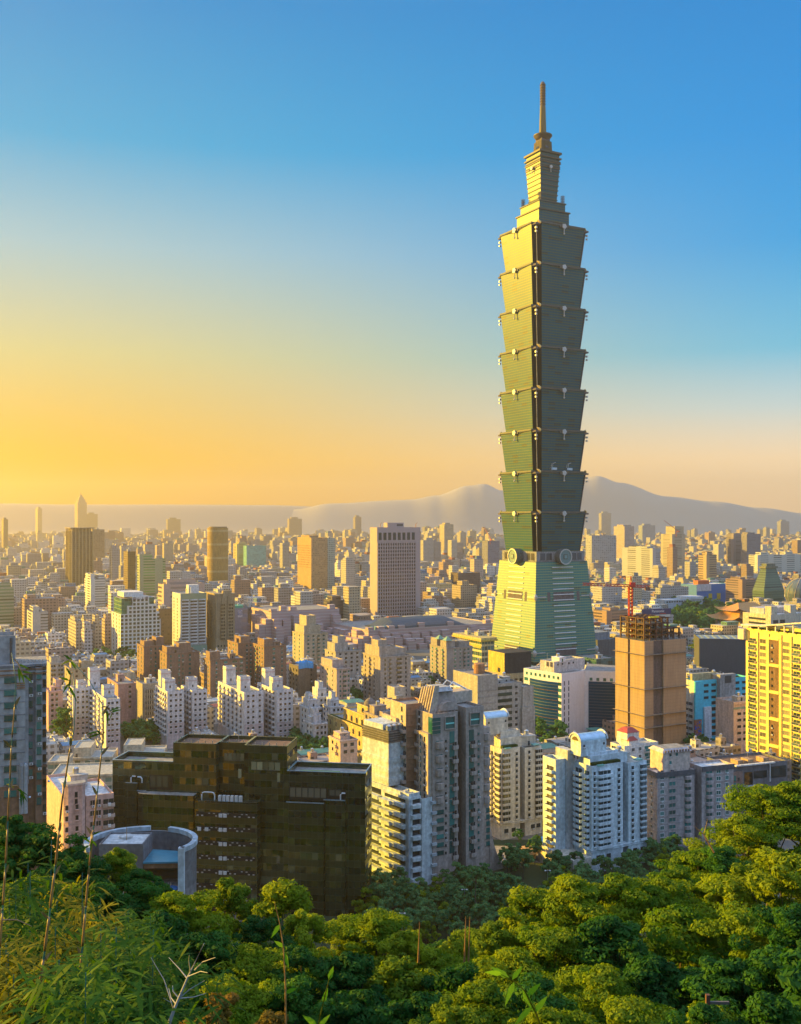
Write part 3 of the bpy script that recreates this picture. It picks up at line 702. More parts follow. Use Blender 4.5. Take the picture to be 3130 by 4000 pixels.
# ---- pink low apartments
b = B('apartment_house', 'pink low apartment house with hexagonal stair tower beside the grey brown tower', 'apartment building', 183, 247, 445, 3112, 320, th=28.6, vb=3300, short='the pink apartment house')
h = b.h; PK = W(.66, .42, .34); R_ = b.R
b.vol(0, R_(336), 1.5, b.d, 0, h, PK, WHITE2); b.vol(R_(336), b.w, 0, 22, 0, b.z(3122), PK, WHITE2)
a0, a1 = R_(247), R_(332); y0 = -2.2; pl = [(a0, 1.4), (a0, -.6), (a0+1.2, y0), (a1-1.2, y0), (a1, -.6), (a1, 1.4)]
b.mb().prism(pl, 0, b.z(3068), PK); b.mb().prism([(x+(.2 if x > (a0+a1)/2 else -.2), y-.2 if y < 1 else y) for x, y in pl], b.z(3068)+.01, b.z(3060), W(.7, .5, .42), RF)
zz = FZ(b, 3160, 3330, 5)
b.win('R', [R_(256), R_(296)], zz, (.9, 1.5, 's', PK, GD), y0); b.win('R', [R_(293)], FZ(b, 3112, 3140, 2), (.9, 1.6, 'd', FD, GD), y0)
b.win('R', [(R_(309)+R_(336))/2], zz, (2.6, 1.3, 's', PK, GD), 1.5); b.win('R', [R_(362), R_(385)], zz, (1.5, 1.6, 'p', W(.7, .5, .42), GD))
b.bal('R', [R_(424)], [z-.9 for z in zz], (3.8, .9, .9, 's', W(.55, .42, .34), GD))
for z in zz: b.box(R_(424)-.4, R_(424)+.5, -1.5, -.92, z-.6, z+.3, PL(.7, .7, .68, .5), 'air_conditioner')
for z in [x-1.1 for x in zz]: b.mb().box(a0+1.2, a1-1.2, y0-.12, y0-.01, z-.15, z+.05, W(.6, .4, .33))
q = b.new('roof_garden')
b.rooftop(3, n=1); b.done()

# ---- school of low cream blocks with flat roofs
SCH = W(.58, .50, .36); SROOF = W(.42, .41, .36, .2)
def school(u0, uc, u1, vt, Y, label, pent=None, th=12, d=None, cols=10):
    b = B('school_block', label, 'school building', u0, uc, u1, vt, Y, th=th, d=d, group='low school blocks with flat roofs', vb=vt+60)
    b.vol(0, b.w, 0, b.d, 0, b.h, SCH, SROOF, .7, .5)
    n = max(3, int(b.w/4)); zz = [z for z in (b.h-3.6, b.h-7.2, b.h-10.8) if z > 1]
    b.win('R', ev(n, 0, b.w), zz, (2.6, 2.0, 'd', FW, GL(.10, .16, .12, .2)))
    b.mb().box(-.15, b.w+.15, -.5, -.01, b.h-.9, b.h-.02, SCH, True)
    if pent: a0, a1 = b.R(pent[0]), b.R(pent[1]); b.vol(a0, a1, 2, b.d-1.5, b.h-.69, b.h+pent[2], SCH, SROOF, .4); b.box(a0+1, a0+2, 1.9, 1.99, b.h-.5, b.h+1.6, FD, 'door')
    b.rooftop(int(uc), n=0); b.done(); return b
school(187, 196, 445, 3030, 440, 'long cream school block with grey flat roof left of the black glass block', None, 8, 22)
school(None, 284, 440, 2960, 505, 'cream school wing with a square rooftop stair box, nearest the bamboo stems', (285, 352, 4.5), 8, 20)
school(None, 480, 640, 2948, 520, 'cream school wing with a square rooftop stair box, behind the black glass block', (481, 552, 4.5), 8, 20)
school(None, 187, 262, 2975, 480, 'small cream school annexe with parapet beside the grey brown tower', None, 8, 16)

# ---- round building with a pool terrace
Yc, uc = 244, 552; cx, cy = PX(uc, Yc), Yc; zt = PZ(3303, Yc-4); zf = PZ(3478, Yc-6)
rb = empty('round_building', (cx, cy, 0), 0); tag(rb, 'round grey building with curved white topped wall and blue rooftop pool', 'building'); LM.append(('the round pool building', 335, 765, 3287, 3528)); NAMED.append((335, 765, 3300, 3530, 244))
r0 = 13.2; q = MB(); n = 48
q.prism([(r0*cos(2*pi*i/n), r0*.85*sin(2*pi*i/n)) for i in range(n)], 0, zf, W(.22, .22, .23), W(.3, .28, .26)); q.build('drum', rb)
def arcwall(a0, a1, z0, z1, m, r_o, r_i, part, cap=None):
    q = MB(); k = 40; P = [(radians(a0+(a1-a0)*i/k)) for i in range(k+1)]
    o = [(r_o*cos(t), r_o*.85*sin(t)) for t in P]; i_ = [(r_i*cos(t), r_i*.85*sin(t)) for t in P]; L_ = k+1
    vs = [(*p, z0) for p in o]+[(*p, z1) for p in o]+[(*p, z1) for p in i_]+[(*p, z0) for p in i_]
    fs = []
    for i in range(k): fs += [(i, i+1, L_+i+1, L_+i), (L_+i, L_+i+1, 2*L_+i+1, 2*L_+i), (2*L_+i, 2*L_+i+1, 3*L_+i+1, 3*L_+i)]
    fs += [(0, L_, 2*L_, 3*L_), (k, L_+k, 2*L_+k, 3*L_+k)]
    q.add(vs, fs, m); return q.build(part, rb)
arcwall(-32, 212, zf+.01, zt-1.0, W(.16, .17, .18), r0+.05, r0-.6, 'curved_wall')
arcwall(-32, 70, zt-.99, zt+.1, W(.42, .5, .55), r0+.35, r0-.9, 'white_coping'); arcwall(92, 212, zt-.99, zt+.1, W(.42, .5, .55), r0+.35, r0-.9, 'white_coping')
q = MB(); t = radians(-32); px_, py_ = (r0-.2)*cos(t), (r0-.2)*.85*sin(t); q.box(px_-.7, px_+.7, py_-.5, py_+.9, 5, zt+.1, W(.5, .56, .6)); q.build('end_pier', rb)
q = MB(); q.vol(-9, 1.5, -4.2, 5, zf+.01, zt+.4, W(.17, .17, .18), WHITE2, .4); q.build('penthouse', rb)
q = MB(); q.prism([(1.6, -4.6), (11, -4.0), (11.5, 3), (1.6, 5)], zt-4.2, zt-3.8, PL(.03, .19, .27, .3), bottom=True); q.build('glass_canopy', rb)
q = MB(); q.prism([(1.7, -4.3), (10.4, -3.8), (11, 4), (1.7, 5.2)], zt-5.4, zt-4.25, W(.22, .12, .07), bottom=True); q.build('timber_eaves', rb)
q = MB(); q.box(0, 10.5, 2, 2.3, zf, zt-5.4, GL(.03, .05, .05), True); q.build('terrace_glazing', rb)
q = MB(); q.prism([(5.6+4.6*cos(2*pi*i/24), -5.2+2.2*sin(2*pi*i/24)) for i in range(24)], zf+.02, zf+.3, PL(.01, .16, .42, .08, 0, 'pool_water')); q.build('pool', rb)
q = MB(); q.box(1.2, 7, -4.4, -2.6, zf+.31, zf+.6, W(.25, .27, .28), True); q.build('pool_deck', rb)
q = MB()
for x in (7.4, 8.0): q.path([(x, -3.6, zf), (x, -3.6, zf+1.1), (x+.1, -4.1, zf+1.2), (x+.1, -4.3, zf+.4)], .06, 5, STEEL)
q.build('pool_ladder', rb)
q = MB(); q.path([(-3.5, 0, zt+.0), (-3.5, 0, zt+3.2)], .09, 5, W(.5, .3, .12)); q.lathe([(1.6, zt+.02), (1.6, zt+.5), (1.2, zt+.55)], 16, WHITE2, -4.2, 2); q.build('antenna', rb)

# ---- white terraced apartments right of the black block
b = B('apartment_block', 'white terraced apartment block with deep balconies and roof garden right of the black block', 'apartment building', 1424, 1598, 1716, 3102, 357, th=38, vb=3480, d=26, short='the white terraced block')
TW = W(.60, .66, .66); L_ = b.L; R_ = b.R; h = b.h
b.vol(0, R_(1640), 0, L_(1427), 0, h, TW, SROOF, 1.0); b.vol(R_(1640), b.w, -1.2, 13, 0, b.z(3128), TW, RF, .8)
b.mb().box(-.5, R_(1640)+.2, -.4, L_(1500), h-2.2, h-1.3, TW, True); b.mb().box(-.35, 0.6, -.3, 1.0, 0, h-2.3, W(.42, .48, .52))
zz = [h-4.6-3.75*i for i in range(9)]; zz = [z for z in zz if z > 1]
for k, z in enumerate(zz):
    y0, y1 = 2.0, L_(1504)
    q = b.new('window_band'); q.box(-.12, -.02, y0, y1, z+1.0, z+2.8, GL(.05, .055, .045, .1), True)
    for i in range(7): q.box(-.18, -.125, y0+(y1-y0)*i/7, y0+(y1-y0)*i/7+.12, z+1.0, z+2.8, FD, True)
    q = b.new('balcony'); q.box(-1.5, -.01, y0-.6, y0+(y1-y0)*.55, z-.55, z+.75, TW, True); q.box(-2.3, -.01, y0+(y1-y0)*.55, y1+.6, z-.85, z+.55, TW, True); q.box(-2.5, -2.31, y0+(y1-y0)*.55, y1+.6, z+.1, z+.7, W(.5, .56, .58), True)
    q = b.new('balcony'); q.box(-1.8, -.01, y1+2.2, L_(1432), z-.7, z+.6, TW, True)
    q = b.new('window_band'); q.box(-.1, -.02, y1+2.4, L_(1436), z+.8, z+2.8, GL(.03, .04, .04, .1), True)
    q = b.new('balcony'); q.prism([(.4, -.01), (.6, -1.6), (R_(1628), -2.4), (R_(1640)-.3, -1.3), (R_(1640)-.3, -.01)], z-.5, z+.75, TW, bottom=True)
    q = b.new('balcony'); q.box(R_(1684)-1.1, R_(1684)+1.1, -2.2, -1.21, z-.2, z+.75, W(.45, .5, .52), True)
b.win('R', [(R_(1612)+R_(1640))/2], [z+.9 for z in zz], (3.2, 1.7, 'd', FD, GD)); b.win('R', [R_(1684)], [z+.3 for z in zz], (.9, 2.3, 'd', FD, GD), -1.2)
a0, a1 = L_(1514), L_(1424); zu = b.z(2930)                            # taller stair part at the back left
q = b.mb(); q.box(.5, 9.5, a0, a1+2, h+.01, zu, TW)
for k in range(3): q.box(.2, 9.9, a0-.3, a1+2.3, h+1.2+k*3.6, h+2.8+k*3.6, TW, True)
q = b.new('louvre_screen')
for i in range(5): q.box(.3, 9.7, a0-.2, a1+2.2, zu+.1+i*.85, zu+.55+i*.85, W(.2, .18, .16), True)
q.box(.7, 9.3, a0+.2, a1+1.8, zu, zu+4.4, FD)
for i in range(3): t = b.new('water_tank'); t.lathe([(1.1, zu+4.41), (1.1, zu+6.0), (.4, zu+6.5)], 12, STEEL, 2.2+2.6*i, a0+2)
b.box(.6, 9.2, a0+3.6, a1+1, zu+4.41, zu+6.4, W(.55, .62, .66), 'roof_cap')
for i in range(3): b.box(R_(1600)+i*2, R_(1600)+i*2+1.2, 4+i, 5+i, h-.99, h-.2, FG, 'roof_unit')
b.done()

# ---- twin brown grey residential tower with curved fin crown
b = B('residential_tower', 'tall stone residential tower with curved fin crown and flared base', 'apartment building', 1612, 1690, 1930, 2790, 362, th=28.6, vb=3375, short='the fin crowned tower')
STN = W(.42, .34, .29); STN_LIT = W(.52, .43, .34); R_ = b.R; L_ = b.L; h = b.h; BRK = W(.40, .22, .13); GTQ = GL(.02, .13, .12, .15)  # second, lighter stone is the sunlit tone put into the colour
aA, aB, aC = R_(1789), R_(1815), R_(1884)
b.vol(0, aA, 0, 18, 0, h, STN, RF); b.mb().box(aA, aB, 5, 18, 0, h-2, W(.2, .15, .14)); b.vol(aB, aC, -1, 18, 0, b.z(2776), STN, RF)
# lower shoulders and flared foot on the right
zs = b.z(2868); b.mb().prism([(aC, 0), (R_(1918), .8), (R_(1918), 16), (aC, 16)], 0, zs, STN)
b.mb().box(-1.5, -.01, .6, 7.5, 0, b.z(2872), STN_LIT); b.mb().box(-1.5, -.01, .6, 7.5, b.z(2872), b.z(2872)+.5, STN)
for k in range(10):                                  # curved skirt
    z0, z1 = k*2.2, (k+1)*2.2; e0, e1 = 6.5*(1-k/10)**2, 6.5*(1-(k+1)/10)**2
    x0 = R_(1918); b.mb().prism([(x0-.1, .6), (x0+e0, .9), (x0+e0, 14), (x0-.1, 14)], z0, z1, STN, poly2=[(x0-.1, .6), (x0+e1, .9), (x0+e1, 14), (x0-.1, 14)])
# rear wing stepping out to the left
yr = 11.8; b.vol(-4.3, 6, yr, yr+12, 0, b.z(2768), BRK, RF); b.mb().box(-4.5, -4.31, yr-.1, yr+12, 0, b.z(2768)+.02, STN_LIT, True); b.vol(-5.6, -4.52, yr+5.8, yr+17, 0, b.z(2833), STN_LIT, RF)
for z in ev(14, 4, b.z(2790)): b.mb().box(-4, -.6, yr-.35, yr-.01, z, z+.35, BRK, True)
zw = FZ(b, 2812, 3300, 16)
b.win('L', [3.2], FZ(b, 2900, 3290, 15), (1.0, 1.6, 'd', FD, GD), -1.5); b.win('L', [6], FZ(b, 2893, 3290, 15), (.6, 1.2, 'd', FD, GT), -1.5)
b.win('L', [yr+3], FZ(b, 2800, 3080, 9), (1.3, 1.7, 'd', FD, GD), -4.5); b.win('L', [yr+9], FZ(b, 2862, 3080, 8), (1.2, 1.7, 'd', FD, GD), -5.6)
b.bal('L', [9.3], FZ(b, 2880, 3290, 9), (2.6, 1.6, 1.1, 's', STN, GD), -.01); b.bal('L', [yr+.6], FZ(b, 2880, 3080, 5), (2.4, 1.6, 1.1, 's', STN, GD), -4.55)
b.win('L', [9.6], FZ(b, 2812, 3250, 16), (1.2, 1.7, 'd', FD, GD), 0)
zt_ = FZ(b, 2912, 3345, 9)
FST = W(.44, .37, .33)
b.win('R', [R_(1766)], zt_, (2.1, 4.3, 'd', FD, GTQ)); b.win('R', [R_(1836)], zt_, (2.1, 4.3, 'd', FD, GTQ), -1)
b.bal('R', [R_(1776)], [z-2 for z in zt_], (2.2, 1.1, 1.2, 's', STN, GD)); b.bal('R', [R_(1842)], [z-2 for z in zt_], (2.4, 1.1, 1.2, 's', STN, GD), -1)
b.bal('R', [R_(1716)], [z-.6 for z in FZ(b, 2915, 3130, 5)], (3.3, 1.6, 2.0, 'r', STN, GTQ)); b.bal('R', [R_(1901)], [z-.6 for z in FZ(b, 2905, 3160, 6)], (3.3, 1.6, 2.0, 'r', STN, GTQ), .6)
b.win('R', [R_(1720)], FZ(b, 3185, 3345, 6), (3.0, 1.5, 'd', FD, GTQ)); b.win('R', [R_(1742)], FZ(b, 2905, 3345, 16), (.7, .8, 'd', FD, GD)); b.win('R', [R_(1864)], FZ(b, 2890, 3345, 16), (.8, .9, 'd', FD, GT), -1)
b.win('R', [R_(1900)], FZ(b, 3210, 3345, 6), (3.8, 1.6, 'd', FD, GTQ), .5)
for u, v, off in ((1757, 2853, 0), (1849, 2846, -1)): b.win('R', [R_(u)], [b.z(v)], (3.9, 4.2, 'f', STN, GTQ), off)
q = b.new('corner_glazing'); q.box(-.25, 3.2, -.3, -.02, b.z(2870), b.z(2804), GTQ, True); q.box(-.3, -.02, .05, 2.6, b.z(2870), b.z(2804), GTQ, True)
for i in range(5): q.box(-.3, 3.25, -.38, -.31, b.z(2870)+i*1.5, b.z(2870)+i*1.5+.15, STN, True)
q = b.new('crown'); zc = h-.8                         # hipped crown body
A_ = [(3, 4), (14, 4), (14, 15), (3, 15)]; q.prism(A_, zc, b.z(2715), STN, poly2=[(5.5, 6), (12, 6), (12, 13), (5.5, 13)]); q.prism([(5, 4.5), (11.5, 4.5), (11.5, 14), (5, 14)], b.z(2715)+.01, b.z(2700), W(.42, .42, .42), poly2=[(6, 6), (11, 6), (11, 13), (6, 13)])
for i in range(6):
    f_ = b.new('crown_fin'); y = 4.6+i*1.75; f_.prism([(1.2, y), (4.5, y), (4.5, y+.55), (1.2, y+.55)], zc, b.z(2690)-.3*i, STN_LIT, poly2=[(3.6, y), (5.6, y), (5.6, y+.55), (3.6, y+.55)])
q = b.new('vault'); q.path([(8, 3.2, zc+1), (8, 5, zc+1)], 0.01, 4, STN); n = 12
q.prism([(4+9*i/n, 3.9) for i in range(n+1)]+[(13, 3), (4, 3)], zc, zc+1, STN)
vs = [(4.5+4*(1-cos(pi*i/n)), 2.4, zc+1+3.2*sin(pi*i/n)) for i in range(n+1)]; q.add(vs, [tuple(range(n+1))], STN); q.add(vs+[(x, 5.5, z) for x, y, z in vs], [(i, i+1, n+2+i, n+1+i) for i in range(n)], STN)
q = b.new('roof_truss')
for y in (16.5, 12): q.path([(12, y, b.z(2735)), (16, y, b.z(2695)), (22, y, b.z(2730))], .3, 4, FW)
for i in range(4): q.path([(13+i*2.2, 12, b.z(2715)-i*.2), (13+i*2.2, 16.5, b.z(2715)-i*.2)], .2, 4, FW)
b.box(15, 24, 11, 17, b.z(2776)-.5, b.z(2735), STN_LIT, 'stair_tower')
b.done()

# ---- cream tower with arched rooftop
def arch_tower(u0, uc, u1, vt, Y, vb, label, short, wall, lit, rec, archpx, vsteps, nf, cols, seed, th=28.6, tint=GD):
    b = B('apartment_tower', label, 'apartment building', u0, uc, u1, vt, Y, th=th, vb=vb, short=short)
    w, d, h = b.w, b.d, b.h; r0, r1 = b.R(rec[0]), b.R(rec[1])
    b.vol(0, r0, 0, d, 0, h, wall, SROOF); b.mb().box(r0, r1, 3.5, d-.5, 0, h-1.2, W(.08, .085, .10)); b.vol(r1, w, 0, d*.9, 0, h-.8, wall, SROOF)
    for i, v in enumerate(vsteps): b.vol(1.2+1.2*i, w*(.72-.12*i), 2.5+1.6*i, d-1, (h if i == 0 else b.z(vsteps[i-1]))-.88, b.z(v), wall, WHITE)
    zt = b.z(vsteps[-1])-.9; a0, a1 = b.R(archpx[0]), b.R(archpx[1]); ya, yb = 4.5, 4.5+max(6, d*.4)
    zs_, ze = b.z(archpx[3]), b.z(archpx[2]); q = b.new('penthouse'); q.box(a0, a1, ya, yb, zt, zs_, wall)
    n = 14; rad = (yb-ya)/2; cy = (ya+yb)/2; hh_ = ze-zs_
    vs = [(a0-.3, cy-rad*cos(pi*i/n), zs_+.01+hh_*sin(pi*i/n)) for i in range(n+1)]
    q = b.new('barrel_vault'); q.add(vs+[(a1+.3, y, z) for x, y, z in vs], [(i, i+1, n+2+i, n+1+i) for i in range(n)], PL(.45, .62, .75, .25, .3)); q.add(vs, [tuple(range(n+1))], WHITE); q.add([(a1+.3, y, z) for x, y, z in vs], [tuple(range(n+1))], WHITE)
    for a in (a0-.32, a1+.3):
        f_ = b.new('arch_rim'); pts = [(a, cy-(rad+.25)*cos(pi*i/n), zs_+(hh_+.3)*sin(pi*i/n)) for i in range(n+1)]; f_.path(pts, .35, 5, WHITE)
    f_ = b.new('fan_window'); pts = [(a0-.36, cy-rad*.62*cos(pi*i/n), zs_+hh_*.62*sin(pi*i/n)) for i in range(n+1)]; f_.add(pts, [tuple(range(n+1))], GL(.28, .2, .06, .2))
    b.win('R', [a0+1.5, a1-1.2], [zs_-2.2], (.8, .9, 'd', FW, GD), ya)
    f1 = b.z(vb-100 if vb > 3380 else vb-75); fz = [f1+(h-3.4-f1)*i/(nf-1) for i in range(nf)]
    b.fz = fz
    for fc, u, wd, st in cols:
        if fc == 'R':
            a = b.R(u); off = 0 
            if st == 'b': b.win('R', [a], fz, (wd, 1.35, 'b', wall, tint), 0, 'bay_window')
            elif st == 'x': b.bal('R', [a], [z-1.0 for z in fz], (wd, 1.2, 1.0, 'r', wall, tint))
            else: b.win('R', [a], fz, (wd, 1.3, st, wall, tint)); 
        else:
            a = b.L(u)
            if st == 'b': b.win('L', [a], fz, (wd, 1.35, 'b', lit, tint), 0, 'bay_window')
            elif st == 'x': b.bal('L', [a], [z-1.0 for z in fz], (wd, 1.3, 1.0, 's', lit, tint))
            else: b.win('L', [a], fz, (wd, 1.3, st, lit, tint))
    for z in (f1-1.4, f1-2.0): b.mb().box(-.35, w+.3, -.35, d+.3, z, z+.35, wall, True)
    b.win('R', [w*.12, w*.3, w*.78, w*.92], [max(.6, f1-5)], (2.0, 1.5, 'd', FD, GD))
    for a in (w*.15, w*.85): b.box(a-1.5, a+1.5, -.6, 1.5, h-.2, h+.25, PL(.2, .45, .38, .4), 'roof_awning')
    b.box(1.0, r0-.8, .4, 2.2, h-.88, h+.9, LEAFY, 'roof_planting')
    b.rooftop(seed, n=1, a0=.55, a1=.95, z=h); return b
def leafmat(name, c1, c2, tr=.35, oi_var=.35):
    m, g, p = principled(name); m.node_tree.nodes.remove(p)
    out = [n for n in g.n if n.type == 'OUTPUT_MATERIAL'][0]
    tc = g.new('ShaderNodeTexCoord'); oi = g.new('ShaderNodeObjectInfo')
    n = g.new('ShaderNodeTexNoise'); g.l.new(tc.outputs['Object'], n.inputs[0]); n.inputs['Scale'].default_value = .55; n.inputs['Detail'].default_value = 3
    f = g.math('ADD', g.maprange(n.outputs[0], .35, .65, 0, 1), g.maprange(oi.outputs['Random'], 0, 1, -oi_var, oi_var))
    c = g.mix(g.math('MAXIMUM', g.math('MINIMUM', f, 1), 0), c1, c2)
    d = g.new('ShaderNodeBsdfPrincipled'); g.l.new(c, d.inputs['Base Color']); d.inputs['Roughness'].default_value = .65; d.inputs['Specular IOR Level'].default_value = .15
    t = g.new('ShaderNodeBsdfTranslucent'); vm = g.new('ShaderNodeVectorMath', operation='MULTIPLY'); g.l.new(c, vm.inputs[0]); vm.inputs[1].default_value = (1.5, 1.35, .5); g.l.new(vm.outputs[0], t.inputs[0])
    ms = g.new('ShaderNodeMixShader'); ms.inputs[0].default_value = tr; g.l.new(d.outputs[0], ms.inputs[1]); g.l.new(t.outputs[0], ms.inputs[2]); g.l.new(ms.outputs[0], out.inputs[0])
    return m
LEAFY = leafmat('roof_plants', (.025, .05, .012), (.06, .1, .02))
BWH = W(.64, .73, .77); CRM = W(.66, .60, .50); CRL = CRM
b = arch_tower(1916, 1959, 2116, 2926, 411, 3283, 'cream apartment tower with arched rooftop, dark vertical slot and no blue tint', 'the cream arched tower', CRM, CRL, (2032, 2051), (1922, 2009, 2790, 2812), (2890, 2868), 12,
    [('R', 1977, 3.4, 'b'), ('R', 2019, 1.1, 's'), ('R', 2068, 1.1, 's'), ('R', 2103, 3.0, 'b'), ('L', 1950, 2.6, 'b'), ('L', 1935, 1.0, 's'), ('L', 1922, 2.2, 'x')], 5)
b.done()
b = arch_tower(2243, 2312, 2527, 2994, 372, 3410, 'bluish white apartment tower with arched rooftop and curved balconies near the park', 'the bluish white arched tower', BWH, BWH, (2434, 2455), (2300, 2400, 2880, 2905), (2962, 2955), 13,
    [('R', 2360, 5.2, 'b'), ('R', 2418, 1.2, 's'), ('R', 2472, 1.2, 's'), ('R', 2511, 2.6, 'b'), ('R', 2323, .9, 's'), ('L', 2262, 4.2, 'x'), ('L', 2294, 3.0, 'x')], 8, tint=GL(.012, .04, .05))
for z in b.fz: q = b.new('balcony_slab'); q.prism([(b.R(2328), -.01), (b.R(2336), -1.2), (b.R(2385), -1.2), (b.R(2396), -.01)], z-1.15, z-.1, BWH, bottom=True)
q = b.mb(); y0 = b.d+1.5                              # rear left wing standing forward of the recess
q.vol(-7.5, -3.0, y0, y0+8, 0, b.z(2985), BWH, RF); q.box(-3.0, 0, y0-1.4, y0+6, 0, b.z(2950), W(.5, .5, .5))
b.bal('L', [y0+3.4], [z for z in FZ(b, 3040, 3380, 13)], (4.6, 1.2, 1.0, 's', BWH, GL(.08, .07, .05, .2)), -7.5)
b.mb().box(-9, -.4, -.5, y0+9, 0, 6.5, W(.66, .6, .5)); b.done()

# ---- pinkish apartments with white roof and dark cornice
b = B('apartment_block', 'pinkish grey apartment slab with white roof and dark cornice above the hillside trees', 'apartment building', 2522, 2568, 2862, 3020, 399, th=20, vb=3330, short='the pinkish apartment slab')
MV = W(.47, .39, .37); R_ = b.R; h = b.h; r0, r1 = R_(2713), R_(2738); DK = W(.12, .12, .13)
b.vol(0, r0, 0, b.d, 0, h, MV, WHITE); b.mb().box(r0, r1, 3, b.d-.5, 0, h-1, W(.22, .2, .21)); b.vol(r1, b.w, -.6, b.d, 0, h+.8, MV, WHITE)
for a0, a1, y, z in ((-.2, r0, 0, h), (r1, b.w+.2, -.6, h+.8)): b.box(a0, a1, y-.45, y-.02, z-1.9, z+.1, DK, 'cornice')
b.box(-.5, -.02, -.4, b.d, h-1.9, h+.1, DK, 'cornice')
zz = FZ(b, 3046, 3300, 10); zz2 = [z+.3 for z in zz]
b.win('R', [R_(2586)], zz, (1.7, 1.5, 'p', FW, GT)); b.win('R', [R_(2626)], zz, (3.0, 1.5, 'p', MV, GT)); b.bal('R', [R_(2687)], [z-.6 for z in zz], (3.4, 1.5, 1.0, 'r', MV, GT))
b.bal('R', [R_(2767)], [z-.4 for z in zz], (3.4, 1.5, 1.0, 'r', MV, GT), -.6); b.win('R', [R_(2803)], zz2, (2.0, 1.5, 'p', FW, GT), -.6); b.win('R', [R_(2836)], zz2, (1.6, 1.5, 'p', FW, GT), -.6)
b.win('L', [b.d*.45], zz, (1.0, 1.1, 'p', W(.6, .5, .4), GD))
for z in zz: b.mb().box(-.16, -.01, -.2, b.d, z-.7, z-.4, MV, True); b.mb().box(-.2, r0, -.15, -.01, z-.7, z-.4, MV, True); b.mb().box(r1, b.w, -.75, -.61, z-.4, z-.1, MV, True)
b.mb().box(-.6, b.w+.6, -1.4, b.d+.2, 0, b.z(3312), W(.2, .2, .21))
P0, P1 = R_(2608), R_(2714); b.box(P0, P1, 3, 12, h-.88, b.z(2952), W(.62, .48, .40), 'penthouse'); q = b.new('tiled_coping'); q.prism([(P0-.6, 2.4), (P1+.6, 2.4), (P1+.6, 12.6), (P0-.6, 12.6)], b.z(2952)+.01, b.z(2938), W(.62, .52, .5), RF, poly2=[(P0+.8, 3.8), (P1-.8, 3.8), (P1-.8, 11), (P0+.8, 11)], bottom=True)
for i in range(9): q.box(P0+.6+i*(P1-P0-1.2)/8.5, P0+1.1+i*(P1-P0-1.2)/8.5, 2.2, 2.7, b.z(2951), b.z(2942), W(.2, .14, .12), True)
b.win('R', [P0+3.5, P0+6.5], [b.z(2968)], (1.0, 1.2, 'd', FW, GT), 3); b.win('R', [P0+3.5], [b.z(2998)], (1.0, 1.2, 'd', FW, GT), 3)
b.rooftop(21, n=0); 
for i in range(6): b.box(2+i*2.1, 3+i*2.1, 2+(i % 3), 2.8+(i % 3), h-.88, h-.1, DK, 'roof_unit')
b.done()
# ---- dark glass fronted building to its right
b = B('office_building', 'dark grey glass fronted building with a thin white roof frame above the hillside trees', 'office building', None, 2862, 3076, 2992, 445, th=20, vb=3240, d=18, short='the dark glass fronted building')
DG = W(.17, .17, .18); R_ = b.R; h = b.h
b.vol(0, b.w, 0, b.d, 0, h, DG, BRN); b.box(R_(2868), R_(3020), -1.6, -.02, h-.2, h+.35, WHITE2, 'roof_frame'); b.box(R_(3000)-.2, R_(3000)+.2, -1.6, -1.2, b.z(3065), h-.22, WHITE2, 'frame_post')
b.box(-.05, R_(2900), -.3, -.02, 0, h-2.6, W(.28, .19, .16), 'brick_pier')
for u0, u1, v0, v1 in ((2908, 2940, 3022, 3080), (2945, 2995, 3022, 3050), (3005, 3070, 3010, 3055)): b.box(R_(u0), R_(u1), -.2, -.03, b.z(v1), b.z(v0), GL(.02, .035, .035, .05), 'glass_wall')
for k in range(6): b.box(R_(2902), R_(2948), -1.2, -.03, b.z(3078+k*31), b.z(3074+k*31), W(.5, .55, .6), 'balcony_slab'); b.win('R', [R_(2925)], [b.z(3074+k*31)+.3], (4.5, 2.2, 'd', FD, GL(.02, .035, .035)))
b.win('R', [R_(2870)], FZ(b, 3050, 3230, 6), (1.0, 2.2, 'd', FD, GT), -.3); b.win('R', [R_(2884)], FZ(b, 3050, 3230, 6), (1.0, 1.2, 'd', FD, GD), -.3)
for u in (2900, 2940, 3000): b.box(R_(u), R_(u)+3, 3, 8, h-.88, h+1.2, W(.45, .3, .18), 'roof_box')
b.rooftop(9, n=0); b.done()
# ---- low white villa roofs with red domes between the arched towers
b = B('apartment_house', 'white low rise apartment house with red domed roofs behind the bluish arched tower', 'apartment building', 2385, 2440, 2572, 2915, 470, vb=2990, short='the red domed white house')
h = b.h; b.vol(0, b.w, 0, b.d, 0, h, WHITE, SROOF); RED = PL(.35, .05, .04, .6)
def dome(b, a, y, s, z):
    b.box(a-s, a+s, y-s, y+s, z, z+2.6, WHITE, 'dome_drum'); q = b.new('red_dome'); q.prism([(a-s-.3, y-s-.3), (a+s+.3, y-s-.3), (a+s+.3, y+s+.3), (a-s-.3, y+s+.3)], z+2.61, z+4.6, RED, poly2=[(a-s*.45, y-s*.45), (a+s*.45, y-s*.45), (a+s*.45, y+s*.45), (a-s*.45, y+s*.45)]); q.path([(a, y, z+4.6), (a, y, z+6.2)], .15, 5, STEEL)
dome(b, b.w*.35, b.d*.6, 3.6, h-.88+3.5); b.box(b.w*.35-3.8, b.w*.35+3.8, b.d*.6-3.8, b.d*.6+3.8, h-.89, h-.88+3.5, WHITE, 'upper_storey'); dome(b, b.w*.3, b.d*.12+2.5, 2.6, h-.88)
